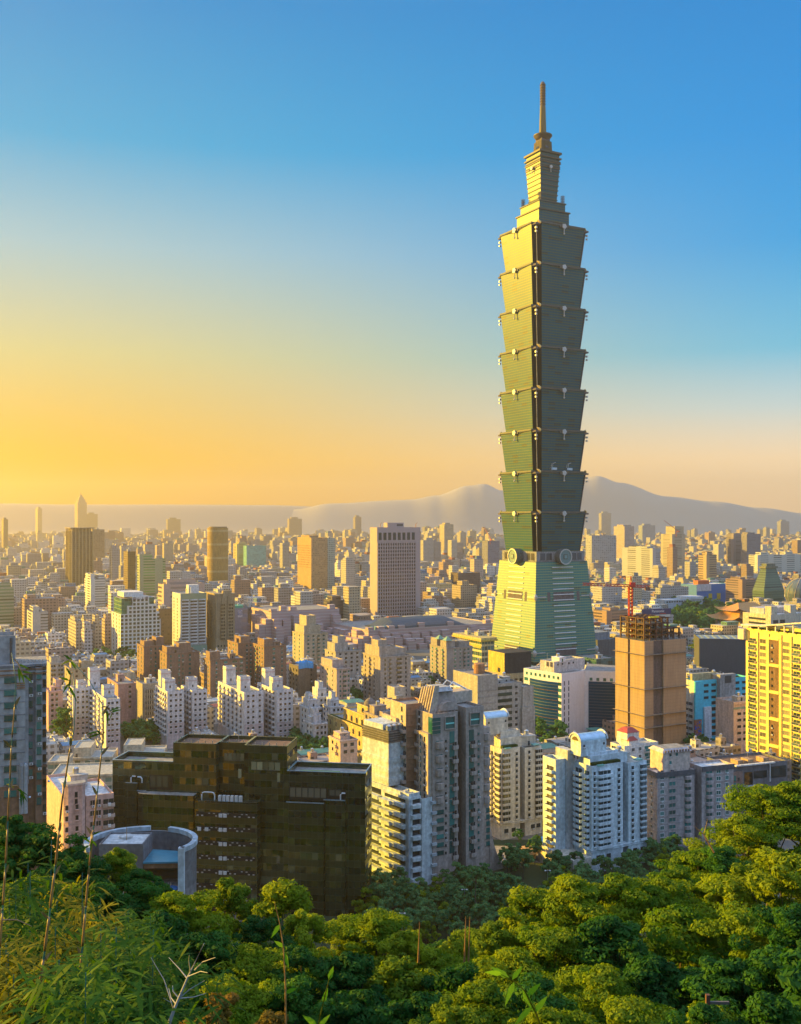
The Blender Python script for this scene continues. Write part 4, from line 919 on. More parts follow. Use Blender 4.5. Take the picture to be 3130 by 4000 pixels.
b.bal('R', [b.w*.7], FZ(b, 2945, 3030, 4), (5, 1.2, 1, 'g', WHITE, GT)); b.win('R', [b.w*.25, b.w*.45], FZ(b, 2940, 3030, 4), (1.6, 1.6, 'p', FW, GD)); b.bal('L', ev(2, 0, b.d), FZ(b, 2945, 3030, 4), (3.5, 1.1, 1, 's', WHITE, GD)); b.done()
b = B('apartment_house', 'small cream apartment house with red roof and arched windows between two arched towers', 'apartment building', 2118, 2120, 2200, 3060, 425, vb=3250, d=12, short='the small red roofed house')
h = b.h; b.vol(0, b.w, 0, 12, 0, h, W(.62, .52, .36), RF); b.box(.6, b.w*.55, 1, 7, h-.88, h+5, WHITE, 'upper_storey'); q = b.new('red_roof'); q.prism([(.2, .6), (b.w*.6, .6), (b.w*.6, 7.4), (.2, 7.4)], h+5.01, h+7, RED, poly2=[(1.4, 2.4), (b.w*.45, 2.4), (b.w*.45, 5.6), (1.4, 5.6)])
b.win('R', [b.w*.62, b.w*.85], FZ(b, 3090, 3235, 5), (1.6, 2.0, 'p', W(.6, .5, .34), GD)); b.win('R', [b.w*.2], FZ(b, 3100, 3235, 3), (1.6, 6, 'd', FD, GD)); b.win('R', [b.w*.3], [h+1.6], (1.4, 2, 'p', FW, GD), 1); b.done()
# ---------------------------------------------------------------- yellow sunlit slab at the right edge
b = B('apartment_tower', 'tall yellow lit apartment slab with curved white roof canopy at the right edge', 'apartment building', 2917, 3250, 3300, 2500, 480, vb=3060, w=14, short='the yellow lit slab')
YW = W(.88, .68, .20, .1); L_ = b.L; D = b.d; h = b.h; zp = PZ(2470, 505)
b.vol(0, 14, 0, D, 0, zp, YW, RF)
def cols(lst): return [L_(u) for u in lst]
FY = W(.66, .54, .32); nfl = 21; zz = [zp-7.2-3.42*i for i in range(nfl)]
for u0, u1 in ((2917, 2927), (2959, 2964), (2998, 3006), (3046, 3055), (3089, 3095), (3131, 3140)):
    b.box(-.55, -.01, L_(u1), L_(u0), 0, zp-1.5, YW, 'pilaster')
b.bal('L', cols((2942, 3113, 3160)), zz, (4.4, 1.3, 1.0, 'g', W(.7, .6, .4), GL(.06, .09, .08)), 0)
b.win('L', cols((2981, 3072, 3200)), [z+.4 for z in zz], (3.6, 2.0, 'p', FY, GL(.2, .18, .1, .2)), 0)
for k in range(5):
    z1 = zp-4.5-k*13.6; b.box(-.22, -.02, L_(3043), L_(3008), max(1, z1-12), z1, W(.2, .12, .07), 'recess_panel'); b.box(-.8, -.01, L_(3046), L_(3005), z1+.1, z1+1.3, YW, 'link_beam')
    b.win('L', cols((3018,)), [max(1.5, z1-3.5-3.4*i) for i in range(3)], (1.1, 1.2, 'd', FD, GD), -.25)
q = b.new('roof_canopy'); n = 20; pts = []
for i in range(n+1):
    t = i/n; y = D+2-t*(D+2); zc = zp+1.2+5.5*(t*t*(3-2*t)); pts.append((y, zc))
vs = [(-2.4, y, z) for y, z in pts]+[(3, y, z) for y, z in pts]+[(3, y, z+.7) for y, z in pts]+[(-2.4, y, z+.7) for y, z in pts]; N = n+1
q.add(vs, [f for i in range(n) for f in ((i, i+1, N+i+1, N+i), (2*N+i, 2*N+i+1, 3*N+i+1, 3*N+i), (3*N+i, 3*N+i+1, i+1, i), (N+i, N+i+1, 2*N+i+1, 2*N+i))]+[(0, N, 2*N, 3*N)], W(.7, .66, .58))
for i in range(1, 8): y, z = pts[i*2]; b.box(-1.2, -.6, y-.3, y+.3, zp+.01, z, W(.7, .66, .58), 'canopy_post')
for i in range(5): b.box(2, 9, 3+i*8, 8+i*8, zp-.88, zp+2.4, YW, 'penthouse')
b.box(.4, 2, 8, D-3, zp-.88, zp+.8, LEAFY, 'roof_planting')
b.box(-2.2, 4, D+.02, D+4, zp-6, zp-.5, W(.7, .62, .5), 'corner_balcony')
b.done()

# ---------------------------------------------------------------- shrouded tower under construction with crane
b = B('construction_tower', 'netted tower under construction topped by a rusty steel frame', 'construction site', 2404, 2518, 2681, 2506, 553, th=28.6, vb=2960, short='the netted construction tower')
m, g, p = principled('scaffold_net'); tc = g.new('ShaderNodeTexCoord'); s = g.new('ShaderNodeSeparateXYZ'); g.l.new(tc.outputs['Object'], s.inputs[0])
n = g.new('ShaderNodeTexNoise'); mp = g.new('ShaderNodeMapping'); g.l.new(tc.outputs['Object'], mp.inputs[0]); mp.inputs['Scale'].default_value = (.5, .5, .08); g.l.new(mp.outputs[0], n.inputs[0]); n.inputs['Detail'].default_value = 6; n.inputs['Scale'].default_value = 1
fz = g.math('FRACT', g.math('DIVIDE', s.outputs[2], 1.9)); fx = g.math('FRACT', g.math('DIVIDE', g.math('ADD', s.outputs[0], s.outputs[1]), 1.9))
ln = g.math('MAXIMUM', g.math('LESS_THAN', fz, .1), g.math('LESS_THAN', fx, .07))
c = g.mix(g.maprange(n.outputs[0], .3, .7), (.29, .20, .125), (.39, .27, .16)); g.l.new(g.mix(g.math('MULTIPLY', ln, .35), c, (.14, .10, .08)), p.inputs['Base Color']); p.inputs['Roughness'].default_value = .9; NET = m
w, d, h = b.w, b.d, b.h; NETD = W(.13, .11, .11)
r0, r1 = b.R(2553), b.R(2592); l0, l1 = b.L(2462), b.L(2453)
pl = [(0, 0), (r0, 0), (r0, 1.2), (r1, 1.2), (r1, 0), (w, 0), (w, d), (0, d), (0, l1), (.9, l1), (.9, l0), (0, l0)]
b.mb().prism(pl, 0, h, NET, RF); b.box(r0+.1, r1-.1, 1.1, 1.19, 0, h-.3, NETD, 'dark_net_panel'); b.box(.75, .89, l0+.1, l1-.1, 0, h-.3, NETD, 'dark_net_panel')
for v in (2563, 2697, 2800, 2848):
    z = b.z(v); q = b.new('catch_fan'); q.prism([(-.3, -.3), (w+.3, -.3), (w+.3, d+.3), (-.3, d+.3)], z, z+.5, W(.3, .24, .18), poly2=[(-1.5, -1.5), (w+1.5, -1.5), (w+1.5, d+1.5), (-1.5, d+1.5)], bottom=True)
q = b.new('scaffold_rail')
for z in (h+.5, h+1.2):
    q.path([(0, d, z), (0, 0, z), (w, 0, z), (w, d, z)], .1, 4, FD)
for i in range(22): a = w*i/21; q.path([(a, 0, h), (a, 0, h+1.3)], .09, 4, FD)
RUST = PL(.08, .033, .02, .7, .2, 'rusty_steel')
A0, A1, B0, B1 = 1.5, w-3.5, 2, d-3; zt0 = h; n1 = 4; st = (PZ(2412, 560)-h)/4
for k in range(1, 5):
    q = b.new('steel_floor'); a1 = A1 if k < 3 else A0+(A1-A0)*.72; z = h+k*st
    for i in range(6): y = B0+(B1-B0)*i/5; q.box(A0, a1, y-.25, y+.25, z-.6, z, RUST, True)
    for i in range(7):
        x = A0+(A1-A0)*i/6
        if x <= a1+.1: q.box(x-.25, x+.25, B0-.3, B1+.3, z-.55, z-.03, RUST, True)
    if k in (1, 2, 3): q.box(A0+.5, a1*.78, B0+.5, B1-.5, z+.01, z+.12, W(.2, .16, .1), True)
for i in range(7):
    for j in range(4):
        x = A0+(A1-A0)*i/6; y = B0+(B1-B0)*j/3; top = h+(4 if x <= A0+(A1-A0)*.72+.1 else 2)*st
        b.box(x-.4, x+.4, y-.4, y+.4, h+.01, top, RUST, 'steel_column')
b.box(A0+3, A0+10, B0-.8, B0-.4, h+4*st+.01, h+4*st+.8, PL(.7, .6, .02, .5), 'yellow_barrier')
b.done()
cr = empty('tower_crane', (*b.world(6, d*.75), 0), radians(4)); tag(cr, 'red tower crane standing on the netted construction tower', 'crane'); CR = PL(.42, .035, .02, .5, 0, 'crane_paint')
def lattice(q, p0, p1, wd, step, m, t=.13):
    L = sqrt(sum((a-c)**2 for a, c in zip(p0, p1))); n = max(2, int(L/step)); ax = [abs(c-a) for a, c in zip(p0, p1)]; vert = ax[2] > max(ax[:2])
    offs = [(-wd, -wd), (wd, -wd), (wd, wd), (-wd, wd)]
    def P(k, o):
        f = k/n; c = [a+(e-a)*f for a, e in zip(p0, p1)]
        return (c[0]+o[0], c[1]+o[1], c[2]) if vert else (c[0], c[1]+o[0], c[2]+o[1]+wd)
    for o in offs: q.path([P(0, o), P(n, o)], t*1.5, 4, m)
    for k in range(n):
        for i in range(4): q.path([P(k, offs[i]), P(k+1, offs[(i+1) % 4])], t, 4, m)
zc0 = h-10; zj = PZ(2296, 565); q = MB(); lattice(q, (0, 0, zc0), (0, 0, zj), .95, 2.0, CR, .2); q.build('mast', cr)
q = MB(); lattice(q, (1, 0, zj), (-27.5, 0, zj+1.2), .6, 1.8, CR, .12); q.build('jib', cr)
q = MB(); lattice(q, (-1, 0, zj), (11.5, 0, zj-.6), .6, 1.8, CR, .12); q.build('counter_jib', cr)
q = MB(); q.box(8.5, 11, -1, 1, zj-2, zj-.1, W(.2, .12, .1), True); q.build('counterweight', cr)
q = MB(); q.box(-.3, 2.6, -1.1, 1.1, zj+.2, zj+2.6, PL(.5, .03, .02, .4), True); q.build('cab', cr)
q = MB(); q.path([(-.8, 0, zj), (.2, 0, zj+6.2)], .28, 4, CR); q.path([(1.4, 0, zj), (.2, 0, zj+6.2)], .28, 4, CR); q.build('apex', cr)
q = MB(); q.path([(.2, 0, zj+6.2), (-18, 0, zj+2)], .07, 4, CR); q.path([(.2, 0, zj+6.2), (10, 0, zj+.8)], .07, 4, CR); q.build('tie_cables', cr)
q = MB(); q.path([(-8, 0, zj), (-8, 0, zj-3.4)], .06, 4, FD); q.box(-8.4, -7.6, -.3, .3, zj-4.3, zj-3.4, PL(.5, .35, .05, .5), True); q.build('hook_block', cr)

# ---------------------------------------------------------------- white hospital with curved blue glass
b = B('hospital', 'white L shaped hospital with horizontal blue glass bands left of the netted tower', 'hospital', 2046, 2194, 2283, 2632, 592, th=40, vb=2900, short='the white blue banded hospital')
WH = W(.72, .72, .74, .08); h = b.h; R_, L_ = b.R, b.L; w = b.w; D = b.d
b.vol(0, w, 0, D, 0, h, WH, RF, .7)
th2 = radians(-14)-b.th; x0, y0 = w, 0.0                # second wing turned towards the park
c2, s2 = cos(th2), sin(th2); W2 = 26
def loc(a, y): return (x0+a*c2-y*s2, y0+a*s2+y*c2)
b.mb().prism([loc(0, 0), loc(W2, 0), loc(W2, 24), loc(0, 30)], 0, h-.01, WH, RF)
BG = GL(.002, .04, .16, .3, 1.2); BG2 = GL(.004, .06, .13, .25, 1.3); BAND = PL(.06, .09, .14, .5)
a0, a1 = L_(2181), L_(2070); q = b.new('glass_curtain'); zt = b.z(2668); N = 12
arc = [(-(.05+1.6*sin(pi*i/N)), a0+(a1-a0)*i/N) for i in range(N+1)]
for i in range(N): q.add([(*arc[i], 1), (*arc[i+1], 1), (*arc[i+1], zt), (*arc[i], zt)], [(0, 3, 2, 1)], BG)
for k in range(18):
    z = 2+(zt-2)*k/18; q2 = b.new('sunshade_band'); pts = [(x-.35, y, z) for x, y in arc]
    vs = pts+[(x+.3, y, z) for x, y, z in pts]; n_ = N+1
    q2.add(vs+[(x, y, z+.4) for x, y, z in vs], [f for i in range(N) for f in ((i, i+1, n_+i+1, n_+i), (2*n_+i, 3*n_+i, 3*n_+i+1, 2*n_+i+1), (i, 2*n_+i, 2*n_+i+1, i+1))], BAND if k % 3 else W(.14, .08, .08))
q = b.new('glass_curtain')
P, Q = loc(2.5, -.25), loc(W2, -.25); q.add([(*P, 1), (*Q, 1), (*Q, zt-1), (*P, zt-1)], [(0, 1, 2, 3)], BG2)
for k in range(18):
    z = 2+(zt-3)*k/18; q2 = b.new('sunshade_band'); A_ = [loc(2.5, -.6), loc(W2, -.6), loc(W2, -.05), loc(2.5, -.05)]; q2.prism(A_, z, z+.35, BAND, bottom=True)
b.win('L', ev(8, L_(2190), L_(2050)), [b.z(2656)], (1.5, 1.7, 'd', FW, GT)); b.win('L', [L_(2187)], FZ(b, 2680, 2900, 10), (2.4, 1.9, 'd', FW, GT)); b.win('L', [L_(2056)], FZ(b, 2680, 2860, 8), (3, 1.9, 'd', FW, GT))
b.win('R', [R_(2205), R_(2222)], FZ(b, 2680, 2895, 10), (.8, 2.6, 'd', WH, GL(.05, .06, .09)))
for z in FZ(b, 2680, 2895, 10): b.mb().box(R_(2232), R_(2280), -.12, -.01, z+2.4, z+2.6, WH, True)
for i in range(6):
    a = 4+i*4; u = loc(a, -.02); b.units.append(('window', (1.7, 1.8, 'd', FW, GT), (*u, b.z(2672)), th2))
b.vol(2.5, w+10, 8, 19, h-.69, b.z(2592), W(.62, .58, .55), RF); b.win('R', [6, 10, 16, 20], [b.z(2608)], (1.2, .9, 'd', FD, GD), 8); b.win('L', [10, 13], [b.z(2614)], (1.6, 2.8, 'p', W(.5, .44, .4), GD), 2.5)
b.rooftop(31, n=1, mat=WH, z=b.z(2592)); 
q = b.new('green_annexe_roof'); q.prism([(w-4, -12), (w+8, -14), (w+9, -6), (w-3, -4)], 6, 6.6, PL(.15, .45, .38, .5), bottom=True); q = b.new('annexe'); q.prism([(w-3.4, -11.6), (w+7.4, -13.4), (w+8.2, -6.5), (w-2.6, -4.6)], 0, 5.98, W(.3, .32, .3))
b.done()
sb = B('sign_board', 'white rooftop sign board with dark capital letters behind the hospital', 'sign', None, 2352, 2384, 2600, 640, th=10, d=1.2, vb=2625); sb.mb('board').box(0, sb.w, 0, .6, sb.h-6.5, sb.h, WH, True); sb.mb('support').box(.5, sb.w-.5, .1, .5, 0, sb.h-6.52, FG); sb.done()
def letters(txt, parent, loc, size, m, name='lettering', ex=.06, al='CENTER'):
    cu = bpy.data.curves.new(name, 'FONT'); cu.body = txt; cu.size = size; cu.extrude = ex; cu.align_x = al; cu.materials.append(m)
    o = bpy.data.objects.new(name, cu); COL.objects.link(o); o.parent = parent; o.location = loc; o.rotation_euler = (pi/2, 0, 0); return o
letters('EL', sb.root, (sb.w*.55, -.1, sb.h-4.3), 3.6, PL(.03, .05, .1, .5))

# ---------------------------------------------------------------- cyan building, pink building, dark box, yellow halls
b = B('parking_building', 'bright cyan and white building with grey stair shaft and mural beside the netted tower', 'building', 2668, 2712, 2925, 2660, 585, th=24, vb=2905, short='the cyan building')
CY = PL(.06, .50, .66, .6, 0, 'cyan_paint'); h = b.h; R_ = b.R; z2 = b.z(2762)
b.vol(0, b.w, 0, b.d, 0, h, CY, LEAFY); b.mb().box(-.15, -.01, -.1, b.d, 0, h+.05, WHITE, True); b.box(-.2, R_(2737), -1.2, -.02, b.z(2810), h-.3, CY, 'corner_block')
b.box(R_(2800), R_(2860), -3, -.02, 0, h+3, W(.34, .34, .34), 'stair_shaft'); b.box(R_(2818), R_(2843), -3.1, -3.01, h-2.2, h+2.2, FD, 'shaft_opening')
b.box(R_(2748), R_(2776), -1, -.03, 0, b.z(2765), W(.66, .68, .72), 'white_pier'); b.box(R_(2802), R_(2812), -4, -3.02, 0, b.z(2762), W(.66, .68, .72), 'white_pier'); b.box(R_(2840), R_(2866), -4, -3.02, 0, b.z(2762), W(.66, .68, .72), 'white_pier')
zr = FZ(b, 2686, 2880, 9)
b.win('R', [R_(2759), R_(2788), R_(2880), R_(2908)], zr[:3], (3.4, 1.5, 'd', CY, GD)); b.win('R', [R_(2789)], zr[3:], (3.6, 2.0, 'd', FG, GD)); b.win('R', [R_(2827)], zr[3:], (3.6, 2.0, 'd', FG, GD), -3)
b.win('L', [b.d*.3, b.d*.7], zr[3:], (3.5, 1.8, 'd', FW, GD), -.16)
m, g, p = principled('mural'); tc = g.new('ShaderNodeTexCoord'); v = g.new('ShaderNodeTexVoronoi'); g.l.new(tc.outputs['Object'], v.inputs[0]); v.inputs['Scale'].default_value = .28
n = g.new('ShaderNodeTexNoise'); g.l.new(tc.outputs['Object'], n.inputs[0]); n.inputs['Scale'].default_value = .25; n.inputs['Distortion'].default_value = 2
g.l.new(g.ramp(n.outputs[0], [(.25, (.005, .05, .3)), (.42, (.01, .1, .45)), (.48, (.35, .06, .03)), (.54, (.4, .22, .04)), (.6, (.12, .02, .12)), (.7, (.02, .16, .08))]), p.inputs['Base Color'])
b.box(-.2, R_(2737), -1.0, -.03, b.z(2905), b.z(2811), m, 'mural')
b.box(2, 20, 4, b.d-4, h-.88, h+3.4, W(.46, .42, .26), 'rooftop_hall'); b.rooftop(14, n=1); b.done()
b = B('office_building', 'pinkish tiled office block between the cyan building and the yellow slab', 'office building', None, 2866, 2960, 2742, 545, th=24, d=14, vb=2925); PT = W(.52, .41, .37)
b.vol(0, b.w, 0, 14, 0, b.h, PT, RF); b.win('R', [b.R(2888), b.R(2911), b.R(2930)], FZ(b, 2796, 2897, 5), (2.6, 1.5, 'd', FW, GD)); b.box(-.05, b.w, -.2, -.02, b.z(2772), b.z(2764), W(.2, .3, .28), 'window_band'); b.mb().box(-.4, b.w, -.5, -.01, b.h-1.6, b.h, PT, True); b.rooftop(4, n=1); b.done()
b = B('arena', 'large windowless dark grey box hall beside the memorial park trees', 'hall', None, 2732, 2990, 2493, 770, th=-9, d=30, vb=2610, short='the dark grey box hall')
b.vol(0, b.w, 0, 30, 0, b.h, W(.085, .09, .10, .1), W(.4, .46, .44), .6); b.box(0, b.w, -.2, -.02, b.h-.25, b.h+.1, PL(.6, .62, .62, .3), 'roof_edge')
for i in range(9): b.box(3+i*5, 5.4+i*5, 4, 26, b.h-.58, b.h-.2, W(.25, .3, .28), 'skylight')
b.box(0, b.w, -8, -1, 0, 4, LEAFY, 'hedge_planter'); b.done()
YH = W(.60, .44, .10); YW2 = W(.46, .36, .20); BLK = W(.04, .042, .045)
b = B('cinema_hall', 'yellow hall with square windows and black upper box below the tall tower', 'hall', 1847, 1966, 2066, 2634, 690, vb=2720, short='the yellow and black hall')
b.vol(0, b.w, 0, b.d, 0, b.h, YW2, RF); b.mb().box(-.3, -.01, -.2, b.d, 0, b.h+.2, YW2, True)
b.win('L', ev(8, 0, b.d), [b.z(2668), b.z(2690)], (2.5, 2.8, 'd', YH, GD), -.3); b.win('R', ev(5, 0, b.w), [b.z(2672), b.z(2694)], (2.6, 3, 'd', FG, GD))
b.box(4, b.w+5, 4, b.d*.62, b.h-.88, b.z(2556), BLK, 'black_box'); b.box(3.7, 3.99, 4, b.d*.62, b.h-.88, b.z(2556), YH, 'yellow_cladding'); b.box(3.5, 3.69, 9, 12, b.h, b.h+3, GD, 'window_block'); b.rooftop(8, n=1); b.done()  # left side of the black box carries sunlit yellow in its colour
b = B('shopping_mall', 'sunlit yellow mall block with projecting flat cornice beside the tall tower base', 'shopping mall', 1778, 1882, 1932, 2492, 850, vb=2590, short='the yellow mall block')
b.vol(0, b.w, 0, b.d, 0, b.h-3, facade((.55, .48, .25), (.03, .10, .10), 3, 5, .05, .95, .1, .75, name='mall_wall'), RF); b.box(-2.2, b.w+2, -2.2, b.d+2, b.h-2.99, b.h-1.6, YH, 'cornice'); b.box(-1.6, b.w+1.4, -1.6, b.d+1.4, b.h-1.59, b.h, W(.55, .45, .2), 'cornice'); b.box(-.15, -.02, 1, b.d-1, b.h-9, b.h-6.5, YH, 'sign_band'); b.rooftop(2, n=2); b.done()

# ---------------------------------------------------------------- mid distance apartment towers
def apt(name, label, short, u0, uc, u1, vt, Y, vb, wall, lit, fh, colsR, colsL, seed, frm=None, gl=None, rise=None, th=28.6, roof=None, d=None, balR=(), balL=(), cat='apartment building', group=None, pent=True, steps=(), band=True):
    """slab with framed windows; colsR/colsL are column pixels with widths; steps are set-back storeys (fractions of w, d and top pixel)"""
    lit = wall
    b = B(name, label, cat, u0, uc, u1, vt, Y, th=th, vb=vb, d=d, short=short, group=group); h = b.h
    b.vol(0, b.w, 0, b.d, 0, h, wall, roof or RF)
    if lit is not wall: b.mb().box(-.12, -.005, -.05, b.d, 0, h+.03, lit, True)
    zlo = max(1.2, b.z(vb)); n = max(1, int((h-1.8-zlo)/fh)); zz = [h-3.1-fh*i for i in range(n)]; zz = [z for z in zz if z > .8]
    fr, gg = frm or FG, gl or GD
    for u, w_ in colsR: b.win('R', [b.R(u)], zz, (w_, round(fh*.48, 2), 'd', fr, gg))
    for u, w_ in colsL: b.win('L', [b.L(u)], zz, (w_, round(fh*.48, 2), 'd', lit if frm is None else fr, gg), -.12 if lit is not wall else 0)
    for u, w_ in balR: b.bal('R', [b.R(u)], [z-.9 for z in zz], (w_, 1.2, 1.0, 's', wall, gg))
    for u, w_ in balL: b.bal('L', [b.L(u)], [z-.9 for z in zz], (w_, 1.2, 1.0, 's', lit, gg), -.12 if lit is not wall else 0)
    for fa0, fa1, fb0, fb1, v in steps: b.vol(b.w*fa0, b.w*fa1, b.d*fb0, b.d*fb1, h-.88, b.z(v), wall, roof or RF, .6)
    if band: b.box(-.3, b.w+.3, -.35, -.02, h-.7, h-.2, lit, 'cornice'); b.box(-.45, -.13, -.35, b.d+.2, h-.7, h-.2, lit, 'cornice')
    if pent: b.rooftop(seed, n=2 if b.w > 16 else 1, mat=wall)
    return b.done()
# brown brick towers with yellow sunlit sides
BRX = W(.30, .19, .13); BRL = W(.42, .27, .15)
apt('apartment_tower', 'brown brick apartment tower with flat capped stair box, leftmost of the brick group', 'the left brick tower', 536, 562, 648, 2524, 735, 2680, BRX, BRL, 3.2, [(608, 1.2), (625, 1.2), (590, .8)], [(542, 1.1), (553, 1.1)], 41, FB, GT, steps=((.08, .5, .2, .8, 2508), (.62, .98, .2, .8, 2494)))
apt('apartment_tower', 'brown brick apartment tower with a white vertical stripe of windows', 'the striped brick tower', 622, 652, 780, 2552, 715, 2700, BRX, BRL, 3.2, [(742, 1.6), (700, 1.2), (715, .9), (668, .9)], [(632, 1.1), (642, 1.1)], 42, FB, GT, steps=((.05, .3, .2, .8, 2530), (.42, .78, .2, .8, 2518)))
apt('apartment_block', 'brown brick apartment block with white framed windows and one corner stair box', 'the low brick block', 797, 822, 958, 2578, 700, 2740, BRX, BRL, 3.3, [(882, 2.6), (912, 1.2), (920, 2.6), (943, 2.2), (846, 1.2)], [(805, .9), (815, .9)], 43, FW, GT, steps=((.02, .3, .2, .8, 2548),))
apt('apartment_tower', 'brick apartment tower with bright sunlit window side behind the white pink slabs', 'the sunlit brick tower', 890, 930, 992, 2512, 740, 2680, BRX, W(.62, .46, .24), 3.2, [(965, 1.2), (980, 1.2)], [(898, 1.6), (912, 1.6), (922, 1.0)], 44, FW, GT, steps=((.3, .9, .2, .8, 2490),))
apt('apartment_tower', 'brick apartment tower with white front bay standing right of the sunlit one', 'the white bayed brick tower', 990, 1032, 1119, 2524, 720, 2700, BRX, W(.62, .46, .24), 3.2, [(1070, 2.0), (1102, .9)], [(999, 1.7), (1014, 1.7), (1025, 1.0)], 45, FW, GT, steps=((.1, .5, .2, .8, 2500),), balL=((1006, 1.6),))
# white and pink slabs with many balconies
WP = W(.70, .66, .64); WPL = WP
def wslab(label, short, u0, uc, u1, vt, Y, vb, seed, towers, L=(), R=()):
    b = B('apartment_slab', label, 'apartment building', u0, uc, u1, vt, Y, vb=vb, short=short, group='white and pink balcony slabs'); h = b.h
    b.vol(0, b.w, 0, b.d, b.h*.45, h, WP, RF); b.mb().box(-.02, b.w+.02, -.02, b.d+.02, 0, b.h*.45-.01, W(.60, .48, .45)); b.mb().box(-.14, -.03, 0, b.d, 0, h+.02, WPL, True)
    zz = [h-2.9-3.05*i for i in range(int((h-2)/3.05))]; zz = [z for z in zz if z > max(1, b.z(vb)-1)]
    b.win('R', [b.R(u) for u in R], zz, (1.3, 1.3, 's', WP, GD)); b.bal('L', [b.L(u) for u in L], [z-.9 for z in zz], (3.0, 1.2, 1.0, 's', WPL, GD), -.14)
    for fa, fb, v, ww in towers:
        a, y = b.w*fa, b.d*fb; q = b.new('stair_tower'); q.vol(a-ww, a+ww, y-ww, y+ww, h-.88, b.z(v), WP, RF, .5); q.box(a-ww-.1, a+ww+.1, y-ww-.1, y+ww+.1, b.z(v)-2.2, b.z(v)-1.5, W(.62, .48, .45), True)
        b.win('R', [a], [h+1.2], (.8, 1.4, 'd', FW, GD), y-ww)
    b.rooftop(seed, n=0); return b.done()
wslab('white and pink balcony slab, leftmost one with bright sunlit balconies facing the bamboo', 'the left white slab', 320, 416, 470, 2732, 560, 2910, 51, ((.55, .22, 2692, 3), (.5, .75, 2655, 3)), L=(330, 345, 360, 375, 390, 404), R=(426, 440, 458))
wslab('narrow white and pink slab end behind the leftmost balcony slab', 'the narrow white slab', 270, 287, 352, 2690, 590, 2880, 52, ((.6, .5, 2665, 2.5),), L=(275, 281), R=(305, 325, 340))
wslab('white and pink balcony slab with two stair towers, left of the middle pair', 'the second white slab', 607, 655, 720, 2702, 575, 2870, 53, ((.3, .3, 2658, 3), (.5, .9, 2640, 3)), L=(613, 622, 631, 640, 648), R=(668, 688, 706))
wslab('white and pink balcony slab with shaded front, right of the middle pair', 'the third white slab', 708, 752, 810, 2698, 585, 2870, 54, ((.2, .35, 2652, 2.8),), L=(714, 724, 734, 745), R=(764, 782, 800))
wslab('white and pink balcony slab with strongly sunlit left side behind the black block roof', 'the fourth white slab', 853, 955, 1030, 2705, 570, 2880, 55, ((.25, .2, 2650, 3), (.4, .85, 2638, 3)), L=(862, 878, 894, 910, 926, 942), R=(970, 990, 1015))
wslab('white and pink balcony slab with pink lower half, rightmost of the row', 'the rightmost white slab', 1006, 1082, 1145, 2696, 575, 2880, 56, ((.2, .2, 2650, 3), (.45, .8, 2634, 3)), L=(1014, 1028, 1042, 1056, 1070), R=(1097, 1115, 1132))
# pink tiled block and ribbed concrete block between them
apt('apartment_block', 'pink tiled block with a white cornice and a narrow window column', 'the pink tiled block', 420, 462, 534, 2672, 640, 2800, W(.48, .30, .26), W(.66, .52, .38), 3.2, [(508, 1.6)], [(432, 1.4), (447, 1.4)], 57, FG, GD)
b = B('office_building', 'ribbed concrete office with a blank sunlit end wall between two white slabs', 'office building', 533, 558, 640, 2672, 625, vb=2815, short='the ribbed concrete office')
b.vol(0, b.w, 0, b.d, 0, b.h, W(.33, .29, .22), RF); b.mb().box(-.15, -.01, 0, b.d, 0, b.h+.03, W(.36, .32, .24), True)
for a in ev(9, .5, b.w): b.box(a-.35, a+.35, -.7, -.02, 0, b.h-3, W(.36, .32, .24), 'concrete_rib')
b.win('R', ev(9, 1.2, b.w+1), [b.h-6-3.4*i for i in range(int((b.h-8)/3.4))], (.9, 1.8, 'd', FG, GD)); b.rooftop(6, n=1); b.done()
apt('apartment_house', 'pink stepped low house behind trees at the left', 'the pink stepped house', 183, 190, 246, 2700, 610, 2870, W(.58, .38, .36), W(.62, .44, .40), 3.2, [(205, 1.4), (222, 1.4)], [], 58, FW, GD, steps=((.55, .98, .2, .9, 2660),), d=14)
apt('apartment_block', 'pale grey block with balconies behind the grey brown tower', 'the pale grey block', 183, 198, 252, 2590, 720, 2690, W(.46, .42, .36), W(.5, .44, .34), 3.2, [(214, 1.4), (232, 1.4)], [], 59, FG, GD, balR=((205, 1.8), (243, 1.8)), steps=((.1, .8, .2, .8, 2572),))
apt('house', 'beige house with steep brown roof tops among low roofs', None, 253, 272, 372, 2612, 700, 2690, W(.44, .36, .24), W(.56, .44, .26), 3.3, [(300, 1.6), (330, 1.6)], [(260, 1.4)], 60, FG, GD, steps=((.5, .95, .2, .7, 2588),))
apt('house', 'beige low apartment house with an oval rooftop in front of the brick towers', None, 422, 450, 545, 2655, 690, 2690, W(.5, .42, .28), W(.6, .48, .28), 3.3, [(480, 1.6), (510, 1.6)], [], 61, FG, GD, steps=((.3, .9, .2, .9, 2635),))
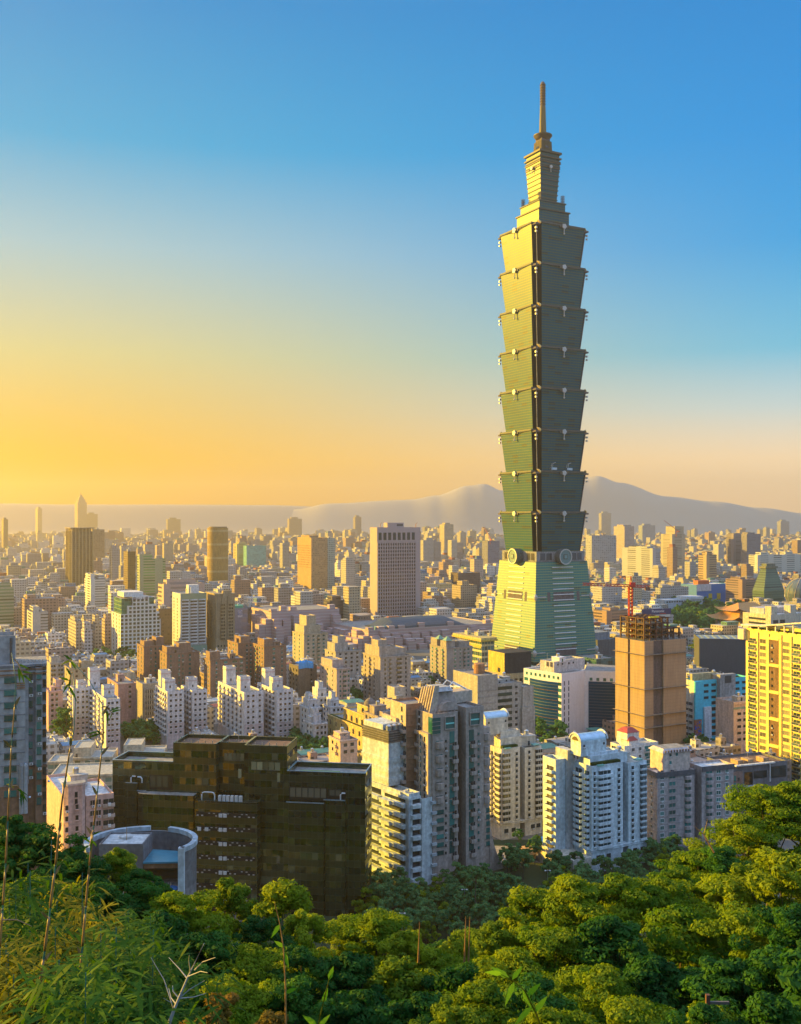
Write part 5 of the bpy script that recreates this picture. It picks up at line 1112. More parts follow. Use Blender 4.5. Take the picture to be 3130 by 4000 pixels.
# stone tower with arched openings, twin tower with gabled tops, others around the middle
apt('apartment_tower', 'stone apartment tower with sunlit centre, arched top openings and a planted roof', 'the arched stone tower', 1420, 1486, 1605, 2566, 680, 2790, W(.42, .35, .29), W(.60, .48, .28), 3.1, [(1586, 1.2), (1505, 1.0)], [(1428, 1.2), (1462, 1.0)], 62, FB, GD, balR=((1560, 4.2), (1525, 2.2)), balL=((1445, 2.6),), steps=((.02, .55, .1, .95, 2528), (.1, .4, .3, .7, 2506), (.6, .95, .2, .8, 2540)))
apt('apartment_tower', 'twin topped grey apartment tower with green pyramid caps and sunlit balconies', 'the twin topped tower', 1680, 1745, 1846, 2530, 770, 2680, W(.36, .32, .28), W(.60, .46, .24), 3.1, [(1778, 1.8), (1798, 1.0), (1830, 1.8)], [(1690, 1.4)], 63, FW, GT, balL=((1706, 2.8), (1730, 2.8)), balR=((1815, 2.2),), pent=False, steps=((.02, .35, .05, .4, 2505), (.02, .35, .6, .98, 2500), (.55, .95, .1, .8, 2510)))
b = [o for o in bpy.data.objects if o.get('label', '').startswith('twin topped')][0]
for x, y in ((2.2, 2.6), (2.2, 14)):
    q = MB(); z = PZ(2503, 770); q.prism([(x-3, y-3), (x+3, y-3), (x+3, y+3), (x-3, y+3)], z, z+3, PL(.2, .34, .22, .5), poly2=[(x-.3, y-.3), (x+.3, y-.3), (x+.3, y+.3), (x-.3, y+.3)], bottom=True); q.build('pyramid_roof', b)
apt('apartment_tower', 'beige stepped tower with planted terraces in front of the pink exhibition hall', 'the planted stepped tower', 1143, 1188, 1281, 2476, 830, 2600, W(.46, .39, .28), W(.60, .50, .30), 3.2, [(1205, 1.8), (1225, 1.8), (1265, 1.8)], [(1152, 1.8), (1170, 1.8)], 64, FG, GT, balR=((1245, 2.6),), steps=((.05, .75, .1, .9, 2445), (.2, .6, .2, .8, 2408)))
b = B('apartment_block', 'dark brown block with sunlit end and a crumpled blue tarpaulin on its roof', 'apartment building', 1130, 1166, 1238, 2602, 690, vb=2730, short='the tarpaulin block')
b.vol(0, b.w, 0, b.d, 0, b.h, W(.17, .14, .11), RF); b.win('L', ev(3, 0, b.d), [b.h-4-3.3*i for i in range(8)], (1.4, 1.5, 'd', FB, GD), -.12); b.win('R', [b.w*.7], [b.h-4-3.3*i for i in range(8)], (1.2, 1.4, 'd', FD, GD)); b.rooftop(5, n=1, a0=.6); b.done()
tp = MB(); N = 12; X0, Y0 = b.world(.5, -.4); c_, s_ = b.c, b.s
for i in range(N+1):
    for j in range(N+1):
        a = 11*i/N; t = j/N; z = b.h+2.5+.8*noise2(i*.9, j*.8, 3); y = 6-7*t
        if y < -.5: y = -.55-.25*noise2(i, j); z = b.h+2-11*(t-.92)*4+.3*noise2(i, j)
        tp.v.append((a, y, z-abs(a-5.5)*.12))
tp.f = [(i*(N+1)+j, (i+1)*(N+1)+j, (i+1)*(N+1)+j+1, i*(N+1)+j+1) for i in range(N) for j in range(N)]; tp.m = [PL(.03, .28, .62, .4, 0, 'tarpaulin')]*len(tp.f)
tag(tp.build('tarpaulin', None, (*b.world(0, 0), 0), b.th), 'crumpled bright blue tarpaulin hanging over a dark brown roof', 'tarpaulin')
apt('apartment_tower', 'grey pink apartment tower with rounded green balconies behind the small white houses', 'the grey pink tower', 1250, 1316, 1368, 2612, 670, 2745, W(.46, .37, .33), W(.48, .40, .36), 3.2, [(1362, 1.2), (1330, 1.0)], [(1262, 1.2), (1280, 1.2), (1300, 1.0)], 65, FG, GT, balR=((1347, 3.0),), steps=((.05, .9, .3, .95, 2584),))
apt('apartment_block', 'grey stepped apartment block with roof trees beside the grey pink tower', 'the grey stepped block', 1270, 1312, 1412, 2545, 760, 2650, W(.42, .38, .33), W(.58, .47, .28), 3.2, [(1330, 1.8), (1352, 1.8), (1374, 1.8), (1396, 1.8)], [(1284, 1.8), (1298, 1.8)], 66, FG, GD, steps=((.05, .55, .2, .9, 2515), (.2, .5, .3, .8, 2490)))
for i, (u0, uc, u1, vt, vb, Y, lab) in enumerate(((1172, 1204, 1252, 2765, 2880, 570, 'small white stepped house, front left of the white cluster'), (1205, 1240, 1302, 2722, 2850, 600, 'small white stepped house with the tallest stair box of the cluster'), (1186, 1225, 1280, 2828, 2885, 560, 'small white stepped house nearest the tree grove'), (1262, 1290, 1345, 2760, 2860, 590, 'small white stepped house at the right end of the cluster'))):
    apt('apartment_house', lab, None, u0, uc, u1, vt, Y, vb, W(.62, .61, .60), W(.66, .58, .42), 3.1, [(uc+16, 1.3), (uc+32, 1.3), (uc+46, 1.1)], [(uc-10, 1.3), (uc-22, 1.3)], 70+i, FG, GD, group='small white stepped houses', steps=((.2, .75, .3, .9, vt-28), (.3, .6, .4, .8, vt-52)))
# ornate yellow building with dome
b = B('ornate_building', 'ornate sunlit yellow building with arched windows, balustrades and small dark dome', 'apartment building', 1282, 1420, 1432, 2846, 535, vb=2945, w=12, short='the ornate yellow building')
OY = W(.58, .42, .17); h = b.h; D = b.d; b.vol(0, 12, 0, D, 0, h, OY, RF); b.vol(1.5, 12, .5, D*.62, h-.88, h+6.5, OY, RF); b.vol(3, 11, 1, D*.3, h+5.6, h+11, OY, RF)
def arched(b, face_off, a, z, w_, hh_, n=8):
    q = b.new('arched_window'); pts = [(face_off, a-w_/2, z), (face_off, a-w_/2, z+hh_)]+[(face_off, a-w_/2*cos(pi*i/n), z+hh_+w_/2*sin(pi*i/n)) for i in range(1, n)]+[(face_off, a+w_/2, z+hh_), (face_off, a+w_/2, z)]
    q.add(pts, [tuple(range(len(pts)))], GD); rim = [(x-.05, y, zz) for x, y, zz in pts]; q.path(rim, .14, 4, W(.62, .48, .22))
for a in ev(6, 1, D): 
    for z in (h-5, h-10): arched(b, -.06, a, z, 1.8, 2)
for a in ev(4, 1, D*.6): arched(b, 1.44, a, h+.8, 2.0, 2.2)
arched(b, 2.94, D*.14, h+7, 3.2, 1.2)
for z, y1, x in ((h-.3, D, -.6), (h+6.2, D*.62, .9), (h+10.8, D*.3, 2.4)): b.box(x, x+.5, -.1, y1+.3, z, z+.6, W(.62, .46, .2), 'cornice')
q = b.new('dome'); q.lathe([(3.4, h+11), (3.3, h+12.4), (2.6, h+13.8), (1.4, h+14.9), (.3, h+15.4), (.12, h+17.2), (.01, h+17.4)], 16, W(.2, .17, .15), 6, 4)
b.box(.3, 1.3, 2, D-2, h-.88, h+.5, LEAFY, 'terrace_planting'); b.done()
apt('apartment_tower', 'brown stone apartment tower with dark cornice and bay fronts behind the white louvred stair', 'the dark corniced tower', 1422, 1478, 1556, 2798, 500, 3000, W(.36, .29, .24), W(.56, .44, .25), 3.2, [(1535, 1.8), (1495, 1.2)], [(1432, 2.0), (1462, 2.2)], 67, FB, GD, balR=((1515, 3.4),), balL=((1447, 2.6),), steps=((.3, .98, .1, .9, 2786),))
apt('apartment_house', 'small pink stone house with planted terrace right of the black block', 'the small pink house', 1285, 1330, 1397, 2893, 470, 2975, W(.60, .44, .34), W(.70, .54, .34), 3.2, [(1350, 1.8), (1376, 1.8)], [(1300, 1.6)], 68, FG, GD, steps=((.2, .6, .3, .9, 2884),), balL=((1316, 1.6),))
apt('apartment_house', 'cream low block with cubic rooftop boxes behind the fin crowned tower', 'the cream cubic block', 1486, 1528, 1602, 2740, 600, 2800, W(.52, .45, .36), W(.66, .54, .32), 3.2, [(1560, 1.4), (1585, 1.4)], [(1500, 1.6)], 69, FG, GD, steps=((.35, .95, .3, .95, 2692), (.02, .4, .1, .6, 2735)))
b = B('office_building', 'grey concrete office with dark ribbon windows and round vents left of the hospital', 'office building', 1838, 1866, 2085, 2715, 520, vb=2885, d=24, short='the grey concrete office'); CN = W(.40, .37, .32)
h = b.h; b.vol(0, b.w*.35, 0, 24, 0, b.z(2640), CN, RF); b.vol(b.w*.35, b.w*.8, .8, 24, 0, b.z(2680), CN, RF); b.vol(b.w*.8, b.w, 0, 20, 0, h+2, CN, RF); pass
for i in range(12):
    z = b.z(2705)-3.3*i
    if z > 2: b.box(b.w*.37, b.w*.62, .6, .79, z, z+1.7, GL(.02, .04, .035), 'window_band'); b.box(.5, b.w*.34, -.15, -.02, z+.2, z+.9, W(.32, .3, .27), 'concrete_band'); b.win('R', [b.w*.7], [z], (1.6, 1.4, 'd', FG, GD), .8)
for v in (2800, 2830): q = b.new('round_vent'); q.path([(b.w*.92, -.1, b.z(v)), (b.w*.92, .05, b.z(v))], .8, 14, FD)
b.mb().prism([(b.w*.78, -.6), (b.w+.5, -.6), (b.w+.5, 20), (b.w*.78, 20)], 0, b.z(2780), CN)
q = b.new('water_tank'); q.lathe([(3, b.z(2640)-.8), (3, b.z(2640)+4), (2.6, b.z(2640)+4.4)], 16, W(.4, .2, .1), b.w*.25, 12); b.rooftop(77, n=2, z=b.z(2690), a0=.4, a1=.8); b.done()
# ---------------------------------------------------------------- office towers of the middle distance
SW = W(.68, .66, .60, .1)
b = B('office_tower', 'white stepped office tower with square windows, green glass shoulders and rooftop lettering', 'office building', 436, 472, 628, 2333, 936, vb=2575, short='the white stepped office')
R_, L_ = b.R, b.L; h = b.h; D = b.d; steps = ((472, 499, 2400), (499, 520, 2368), (520, 583, 2333), (583, 611, 2364), (611, 623, 2396), (623, 628, 2424))
zr = [b.z(2352+15.1*i) for i in range(15)]
for u0, u1, v in steps:
    b.vol(R_(u0), R_(u1), 0, D, 0, b.z(v), SW, WHITE, .6)
    for u in [x for x in (478, 494, 510, 526, 541, 557, 573, 588, 604, 619) if u0 <= x-4 and x+4 <= u1+3]: b.win('R', [R_(u)], [z for z in zr if z < b.z(v)-2 and z > 2], (2.3, 2.2, 'd', SW, GL(.05, .06, .025, .15)))
b.win('L', [L_(444), L_(456), L_(466)], [z for z in zr if z < b.z(2405)], (2.4, 2.2, 'd', SW, GL(.06, .05, .02)))
b.box(R_(478), R_(516), 3, D-4, b.z(2400)-.58, b.z(2340), facade((.10, .2, .12), (.03, .12, .07), 4, 3.6, .05, .95, .15, .9, name='green_glass'), 'glass_shoulder'); b.box(R_(584), R_(606), 3, D-4, b.z(2396)-.58, b.z(2338), facade((.10, .2, .12), (.03, .12, .07), 4, 3.6, .05, .95, .15, .9, name='green_glass'), 'glass_shoulder')
b.box(R_(490), R_(565), 6, D-6, b.z(2333)-.58, b.z(2316), WHITE, 'penthouse')
for i, ch in enumerate('南山人壽'): letters(ch, b.root, (R_(527+15.4*i), -.12, b.z(2346)), 3.4, PL(.03, .04, .12, .5))
b.rooftop(90, n=0, z=b.z(2333)); b.done()
b = B('apartment_tower', 'white apartment tower with tiers of wide grey balconies and a pale green glass foot', 'apartment building', 674, 706, 807, 2319, 980, vb=2555, short='the white balcony tower')
h = b.h; b.vol(0, b.w, 0, b.d, 0, h, W(.56, .58, .56), RF); b.mb().box(-.2, -.01, 0, b.d, 0, h, W(.56, .58, .56), True)
zz = [b.z(2346+12.2*i) for i in range(15)]
b.bal('R', [b.R(724), b.R(757), b.R(789)], zz, (7.0, 1.5, 1.0, 's', W(.66, .68, .68), GL(.05, .05, .05))); b.win('L', [b.L(681), b.L(694)], zz, (2.2, 1.6, 'd', FW, GL(.08, .06, .03)), -.2)
b.box(b.R(709), b.w, -.5, -.02, h-7.5, h, GL(.14, .18, .12, .2), 'glass_top'); b.box(.3, b.w, -2.2, -.02, 0, b.z(2523), GL(.15, .30, .24, .2), 'glass_foot')
b.box(b.w*.35, b.w*.75, 4, 12, h-.88, h+8, WHITE, 'penthouse'); q = b.new('roof_frame'); q.box(b.w*.4, b.w*.5, 2, 3.9, h, h+6, WHITE); b.rooftop(91, n=1); b.done()
b = B('office_tower', 'tan art deco office tower with tapered central crest and sunlit ribbed side', 'office building', 806, 846, 918, 2320, 990, vb=2550, short='the tan art deco tower')
TN_ = W(.36, .28, .18); h = b.h; b.vol(0, b.w, 0, b.d, b.z(2500), h, TN_, RF); b.mb().box(-1, b.w+1, -1, b.d+1, 0, b.z(2500), TN_); b.mb().box(-.2, -.01, 0, b.d, b.z(2500), h+.05, TN_, True)
for y in ev(4, 0, b.d): b.box(-.7, -.21, y-.5, y+.5, b.z(2498), h-8, TN_, 'stone_rib')
x0, x1 = b.R(866), b.R(906); q = b.new('central_crest'); xm = (x0+x1)/2; q.prism([(x0-1, -1.6), (x1+1, -1.6), (x1+1, 3), (x0-1, 3)], b.z(2500), b.z(2380), TN_); q.prism([(x0-1, -1.6), (x1+1, -1.6), (x1+1, 3), (x0-1, 3)], b.z(2380)+.01, b.z(2308), TN_, poly2=[(xm-4, -1.6), (xm+4, -1.6), (xm+4, 3), (xm-4, 3)])
q.box(xm-.5, xm+.5, -2.2, -1.61, b.z(2500), b.z(2330), W(.22, .17, .11))
zz = [b.z(2368+13.2*i) for i in range(11)]
b.win('R', [b.R(u) for u in (863, 869, 875)], zz, (1.1, 1.9, 'd', TN_, GL(.04, .03, .02)), -1.6); b.win('R', [b.R(u) for u in (894, 900, 906)], zz, (1.1, 1.9, 'd', TN_, GL(.04, .03, .02)), -1.6)
b.win('L', ev(3, 0, b.d), zz, (1.4, 1.9, 'd', TN_, GD), -.2); b.win('R', ev(6, 0, b.w), [b.z(2528), b.z(2543)], (1.5, 2, 'd', TN_, GD), -1); b.box(-.8, b.w+.8, -.9, b.d+.8, h-.7, h+.2, W(.4, .32, .2), 'cornice'); b.rooftop(92, n=1); b.done()

def far(name, label, short, u0, uc, u1, vt, Y, vb, wall, glass, bay, fh, seed, lo=.2, hi=.8, zl=.3, zh=.78, cat='office building', d=None, steps=(), th=28.6, lit=None, roof=(.3, .29, .26), pent=True, group=None):
    lit = None
    b = B(name, label, cat, u0, uc, u1, vt, Y, th=th, vb=vb, d=d, short=short, group=group); m = facade(wall, glass, bay, fh, lo, hi, zl, zh, roof); h = b.h
    b.mb().vol(0, b.w, 0, b.d, 0, h, m, m, .8)
    if lit: b.box(-.2, -.01, -.05, b.d, 0, h, facade(lit, glass, bay, fh, lo, hi, zl, zh, roof), 'side_wall')
    for fa0, fa1, fb0, fb1, v in steps: b.mb('penthouse').vol(b.w*fa0, b.w*fa1, b.d*fb0, b.d*fb1, h-.78, b.z(v), m, m, .6)
    if pent: b.rooftop(seed, n=1)
    return b
# world trade style grey pink slab with a row of tall dark openings on top
b = B('office_tower', 'large grey pink office tower with grid of small windows and tall dark top openings', 'office building', 1446, 1474, 1643, 2060, 1287, vb=2420, short='the grey pink grid tower')
GP = W(.42, .33, .32, .06); h = b.h; b.vol(0, b.w, 0, b.d, 0, h, GP, RF, 1.5); b.mb().box(-.15, -.01, 0, b.d, 0, h, GP, True)
x0, x1 = b.R(1476), b.R(1624); cols = ev(16, x0, x1)
b.win('R', ev(8, x0, x1), [b.z(2110)], (4.4, 9.6, 'd', GP, GL(.012, .012, .014)), kind='tall_opening')
zz = [b.z(2131+13.9*i) for i in range(22)]
for a in [x0]+[(p+q)/2 for p, q in zip(cols, cols[1:])]+[x1]: b.box(a-.7, a+.7, -.9, -.02, 0, b.z(2116), GP, 'facade_rib')
b.win('R', cols, zz, (2.1, 2.6, 'd', GP, GL(.012, .012, .014))); b.box(b.w*.28, b.w*.66, 6, b.d-4, h-1.49, b.z(2042), GP, 'penthouse'); b.box(b.w*.5, b.w*.64, 5.8, 5.99, b.z(2054), b.z(2048), GD, 'vent_panel')
for a in (.08, .9):
    q = b.new('window_crane'); q.path([(b.w*a, 2, h-1.4), (b.w*a+.5, 2, h+4), (b.w*a+2.2, 1, h+6)], .4, 5, PL(.4, .12, .06, .5))
b.done()
b = far('office_tower', 'bright yellow lit office slab with dark brown shaded front', 'the yellow ended slab', 1163, 1217, 1280, 2100, 1810, 2310, (.42, .27, .14), (.32, .2, .1), 3, 3.4, 93, lit=None, steps=((.05, .6, .2, .8, 2092),)); b.box(-.3, -.01, 0, b.d, 0, b.h, W(.44, .29, .14), 'side_wall')
b.win('L', ev(10, 3, b.d-3), [b.h-16-4.3*i for i in range(10)], (2.2, 1.9, 'd', W(.44, .29, .14), GL(.2, .1, .02)), -.3); b.done()
far('office_tower', 'pale green white office tower standing close behind the yellow ended slab', None, None, 1278, 1308, 2102, 1860, 2310, (.42, .46, .38), (.12, .16, .14), 3.4, 3.6, 94, d=24).done()
# exhibition halls of stepped pink cubes
PKH = None
def pinkmat():
    m, g, p = principled('pink_striped_wall'); tc = g.new('ShaderNodeTexCoord'); s = g.new('ShaderNodeSeparateXYZ'); g.l.new(tc.outputs['Object'], s.inputs[0])
    f = g.math('FRACT', g.math('DIVIDE', s.outputs[2], 3.2)); k = g.math('LESS_THAN', f, .28)
    n = g.new('ShaderNodeTexNoise'); g.l.new(tc.outputs['Object'], n.inputs[0]); n.inputs['Scale'].default_value = .08
    c = g.mix(n.outputs[0], (.36, .24, .24), (.46, .32, .30)); g.l.new(g.mix(g.math('MULTIPLY', k, .6), c, (.52, .46, .45)), p.inputs['Base Color']); p.inputs['Roughness'].default_value = .8; return m
PKH = pinkmat()
def pinkhall(label, short, u0, uc, u1, vt, Y, vb, seed, tiers, d=None):
    b = B('exhibition_hall', label, 'exhibition hall', u0, uc, u1, vt, Y, vb=vb, short=short, d=d); r = random.Random(seed); h = b.h
    b.vol(0, b.w, 0, b.d, 0, h, PKH, RF); n = max(5, int(b.w/11))
    for t in range(tiers):
        zt = h*(1-(t+1)/(tiers+1.2)); out = (t+1)*6.5
        for i in range(n):
            if r.random() < .8: a0 = b.w*i/n+r.uniform(0, 1); zz = zt+r.uniform(-1.5, 3.5); b.mb().box(a0, a0+b.w/n*.78, -out+r.uniform(-1, 1), -out+6.49, 0, zz, PKH)
        m = max(2, int(b.d/14))
        for i in range(m):
            if r.random() < .85: b0 = b.d*i/m; b.mb().box(-out+r.uniform(-1, 1), -out+6.49, b0, b0+b.d/m*.78, 0, zt+r.uniform(-1.5, 3.5), PKH)
    for i in range(n):
        if r.random() < .55: a0 = b.w*i/n; b.mb().box(a0, a0+b.w/n*.6, 1, 7, h-.88, h+r.uniform(2, 5), PKH)
        if r.random() < .6: a0 = b.w*i/n+3; b.box(a0, a0+4, -tiers*6.5-1.3, -tiers*6.5-1.1, 1, h*.3, GD, 'dark_opening')
    return b
pinkhall('pink stepped exhibition hall of stacked cubes left of the planted stepped tower', 'the left pink hall', 985, 1060, 1326, 2388, 1060, 2530, 3, 3, d=60).done()
b = pinkhall('pink stepped exhibition hall with a long dark arched roof below the grid tower', 'the right pink hall', 1330, 1440, 1935, 2462, 1010, 2590, 8, 3, d=90); n = 12
q = b.new('arched_roof'); A0, A1 = b.w*.12, b.w*.78; vs = []
for e, k in ((A0, .15), (A0+14, 1), (A1-20, 1), (A1, .1)): vs += [(e, 24-22*cos(pi*i/n)*1.0, b.h-.8+(PZ(2413, 1040)-b.h)*k*sin(pi*i/n)) for i in range(n+1)]
DR = PL(.06, .075, .09, .45, .2, 'dark_roof'); q.add(vs, [(j*(n+1)+i, j*(n+1)+i+1, (j+1)*(n+1)+i+1, (j+1)*(n+1)+i) for j in range(3) for i in range(n)], DR)
for j in range(4): b.box(6+j*5, 9+j*5, 5, 9, b.h-.88, b.h+2.6, PL(.12, .3, .4, .4), 'roof_unit')
b.done()
# others from left to right
b = B('office_tower', 'dark tower with pale vertical ribs, sunlit edge and open crown at the left', 'office building', 258, 279, 366, 2064, 1980, vb=2290, short='the dark ribbed tower')
h = b.h; b.vol(0, b.w, 0, b.d, 0, h-6, facade((.20, .15, .10), (.05, .045, .04), 5, 3.8, .06, .94, .2, .85), RF)
for a in ev(7, -2, b.w+2): b.box(a-1.1, a+1.1, -1.6, -.02, 0, h, W(.40, .31, .18), 'facade_rib')
for y in ev(4, 0, b.d): b.box(-1.6, -.02, y-1.2, y+1.2, 0, h, W(.40, .31, .18), 'facade_rib')
b.box(-2, b.w+2, -2, b.d+2, h, h+1.6, W(.36, .28, .18), 'crown_slab'); b.box(4, b.w-4, 4, b.d-4, h-6.88, h-.01, W(.3, .22, .14), 'penthouse'); b.done()
cyl = empty('round_office_tower', (PX(851, 2000), 2000, 0)); tag(cyl, 'gold brown cylindrical office tower with thin ring bands', 'office building'); LM.append(('the gold cylinder tower', 811, 892, 2062, 2270)); NAMED.append((811, 892, 2062, 2280, 2000)); FOOT.append((PX(851, 2000), 2000, 30))
zt = PZ(2062, 2000); q = MB(); nf = 30
for i in range(nf): z0 = zt*i/nf; q.lathe([(20.3, z0), (20.3, z0+zt/nf*.62), (20.8, z0+zt/nf*.64), (20.8, z0+zt/nf)], 36, W(.40, .27, .10) if i % 7 else W(.5, .4, .22))
q.build('wall', cyl); q = MB(); q.lathe([(18, zt), (18, zt+2.5), (17, zt+2.6)], 30, W(.3, .22, .12)); q.build('roof_cap', cyl)
for label, short, u0, uc, u1, vt, Y, vb, wall, glass, bay, fh, st, lit in (
    ('dark brown tower with gold lit narrow side left of the green banded tower', 'the gold sided tower', 483, 500, 530, 2154, 1650, 2310, (.15, .10, .05), (.10, .07, .03), 3, 3.6, (), (.56, .38, .1)),
    ('green glass banded office tower in two joined blocks, middle left', 'the green banded tower', 536, 546, 647, 2184, 1560, 2330, (.34, .36, .22), (.10, .20, .06), 30, 4.2, ((0, .5, .1, .9, 2166),), (.5, .5, .2)),
    ('white office building with curved ribbed front in front of the dark ribbed tower', 'the white ribbed building', 330, 355, 412, 2262, 1450, 2385, (.62, .60, .54), (.16, .16, .14), 30, 3.6, ((.02, .3, .1, .9, 2242), (.6, .98, .1, .9, 2246)), (.72, .56, .24)),
    ('yellow ribbed office building beside a teal glass cube', None, 912, 926, 966, 2124, 2600, 2215, (.56, .44, .2), (.25, .2, .1), 30, 4, ((.2, .9, .1, .9, 2118),), (.62, .46, .14)),
    ('teal glass cube building right of the yellow ribbed office', 'the teal glass cube', None, 964, 1040, 2132, 2550, 2215, (.14, .36, .33), (.10, .32, .30), 4, 4, (), None),
    ('pinkish striped office block behind the white balcony tower', 'the striped pink block', None, 640, 800, 2282, 1150, 2400, (.50, .36, .30), (.18, .14, .13), 40, 5, ((.1, .8, .2, .8, 2266),), None),
    ('plain brown tower standing close behind the dark ribbed tower', None, None, 366, 409, 2068, 2400, 2180, (.30, .22, .14), (.2, .15, .1), 4, 4, (), None),
    ('green glass banded block cut by the left picture edge', 'the green block at the left edge', None, -40, 55, 2296, 1210, 2455, (.34, .36, .24), (.10, .16, .08), 40, 4.0, ((.1, .9, .2, .8, 2280),), None),
    ('brown pink apartment row with a pale blue centre strip', 'the brown pink row', 82, 96, 226, 2340, 1180, 2470, (.34, .22, .17), (.12, .09, .08), 4, 3.4, ((.1, .35, .2, .8, 2325),), (.42, .28, .16)),
    ('grey white ribbed apartment block with open roof frame in front of the brown pink row', None, 106, 128, 188, 2392, 1060, 2465, (.46, .44, .40), (.12, .12, .11), 40, 3.2, ((.1, .5, .2, .8, 2372),), (.56, .48, .3)),
    ('dark brown block between the white stepped office and the white balcony tower', None, None, 620, 678, 2378, 1040, 2520, (.17, .12, .08), (.12, .09, .06), 3, 3.4, (), None),
    ('grey office hall with a banner emblem right of the tan art deco tower', 'the banner hall', None, 917, 968, 2376, 1080, 2490, (.22, .22, .27), (.2, .2, .25), 40, 9, (), None),
    ('dark glass office slab with white edge beside the banner hall', None, None, 970, 1020, 2372, 1120, 2490, (.10, .10, .11), (.05, .06, .08), 3, 3.6, (), None),
    ('dark brown low office slab left of the grid tower', None, None, 1296, 1380, 2346, 1230, 2430, (.13, .11, .11), (.06, .06, .07), 40, 4, ((.1, .5, .2, .8, 2330),), None),
    ('yellow white apartment tower with bright sunlit side between yellow slab and grid tower', None, 1332, 1352, 1388, 2188, 1750, 2290, (.46, .42, .36), (.16, .15, .13), 3, 3.4, ((.1, .8, .2, .8, 2180),), (.66, .50, .2)),
    ('yellow sunlit apartment block in the gap left of the tall tower', 'the yellow gap block', 1766, 1800, 1864, 2286, 1500, 2390, (.40, .32, .22), (.12, .1, .08), 3.4, 3.4, ((.2, .6, .2, .8, 2270),), (.64, .48, .18)),
    ('dark brown apartment block behind the yellow gap block', None, None, 1790, 1876, 2238, 1720, 2330, (.14, .10, .09), (.07, .06, .06), 4, 3.6, (), None),
    ('grey blue half built tower with crane left of the tall tower', None, None, 1906, 1952, 2112, 2300, 2210, (.20, .20, .24), (.14, .14, .18), 4, 4, (), None),
    ('cream office with bright yellow end just right of the tall tower', None, 2288, 2312, 2408, 2092, 2350, 2180, (.36, .36, .36), (.2, .22, .22), 6, 4, (), (.62, .54, .2)),
    ('white residential twin block on the right skyline', None, 2398, 2440, 2478, 2056, 2900, 2110, (.46, .38, .33), (.2, .17, .15), 4, 3.6, ((.1, .9, .2, .8, 2050),), (.62, .48, .3)),
    ('yellow white banded office with dark rear block on the right skyline', None, 2582, 2626, 2676, 2086, 2500, 2130, (.42, .36, .26), (.2, .18, .14), 40, 4, ((.3, 1, .1, .9, 2056),), (.62, .50, .24)),
    ('twin residential tower with curved tops, left one of the pair', 'the curved top twins', 2838, 2866, 2898, 2088, 2500, 2210, (.26, .22, .22), (.1, .09, .09), 40, 3.4, ((.1, .9, .1, .9, 2083),), (.56, .42, .26)),
    ('twin residential tower with curved tops, right one of the pair', None, 2896, 2918, 2972, 2086, 2450, 2210, (.24, .22, .24), (.1, .09, .1), 4, 3.4, ((.1, .6, .1, .9, 2080),), (.5, .40, .26)),
    ('long white ribbed hospital block at the right picture edge', 'the long ribbed block', None, 2960, 3150, 2168, 2100, 2240, (.56, .54, .46), (.18, .2, .18), 40, 4.4, ((.1, .25, .2, .8, 2158), (.6, .75, .2, .8, 2158)), None),
    ('yellow white office with ribbon windows above the crane jib', None, 2430, 2550, 2580, 2142, 1950, 2200, (.40, .40, .40), (.16, .17, .17), 40, 4, ((.1, .9, .2, .8, 2136),), (.66, .54, .22)),
    ('tan office with dark ribbon windows behind the blue wrapped cube', None, 2728, 2760, 2800, 2168, 1900, 2230, (.44, .32, .18), (.14, .1, .08), 40, 4.4, ((.2, .7, .2, .8, 2155),), (.6, .42, .16)),
    ('grey white apartment slab behind the red crane mast', None, 2308, 2352, 2430, 2292, 1400, 2370, (.44, .42, .40), (.14, .14, .14), 3, 3.2, (), (.62, .5, .26)),
    ('grey gridded office slab between crane and blue wrapped cube', 'the grey gridded slab', 2560, 2580, 2690, 2296, 1480, 2360, (.36, .36, .36), (.12, .13, .14), 4, 3.6, ((.1, .4, .2, .8, 2288),), (.58, .46, .24)),
    ('reddish brown apartment row right of the blue wrapped cube', None, 2835, 2900, 2950, 2264, 1530, 2350, (.30, .20, .17), (.12, .1, .1), 40, 3.6, ((.1, .5, .2, .8, 2256),), (.54, .32, .16)),
    ('brown low office block in front of the billboard building', None, None, 2370, 2452, 2386, 1180, 2440, (.34, .22, .16), (.12, .09, .08), 40, 3.6, ((.3, .7, .2, .8, 2376),), None),
    ('long yellow lit low block right of the grid tower', None, None, 1660, 1770, 2282, 1620, 2310, (.54, .44, .24), (.2, .16, .1), 4, 3.6, (), None),
):
    b = far('office_tower' if 'tower' in label else 'city_building', label, short, u0, uc, u1, vt, Y, vb, wall, glass, bay, fh, int(abs(uc)), cat='building', lit=lit, steps=st, d=None if u0 else 24)
    if 'banner' in label:
        q = b.new('banner'); q.box(b.R(929), b.R(947), -.3, -.02, b.z(2412), b.z(2384), W(.5, .5, .55), True); q = b.new('emblem'); a = b.R(938); z = b.z(2402); q.path([(a-2, -.4, z), (a-2.2, -.4, z+3), (a, -.4, z+4.6), (a+2.2, -.4, z+3), (a+2, -.4, z), (a-2, -.4, z)], .35, 4, PL(.08, .12, .3, .5)); q.path([(a-1, -.4, z+1.4), (a+1, -.4, z+1.8)], .3, 4, PL(.08, .12, .3, .5))
        b.box(b.R(920), b.R(955), 4, 14, b.h-.78, b.h+2.4, PL(.05, .35, .22, .5), 'green_roof')
    if 'striped pink' in label: q = b.new('roof_drum'); q.lathe([(8.5, b.z(2266)), (8.5, b.z(2252)), (9, b.z(2252)), (9, b.z(2249))], 24, GL(.02, .08, .09), b.R(722), 10)
    b.done()
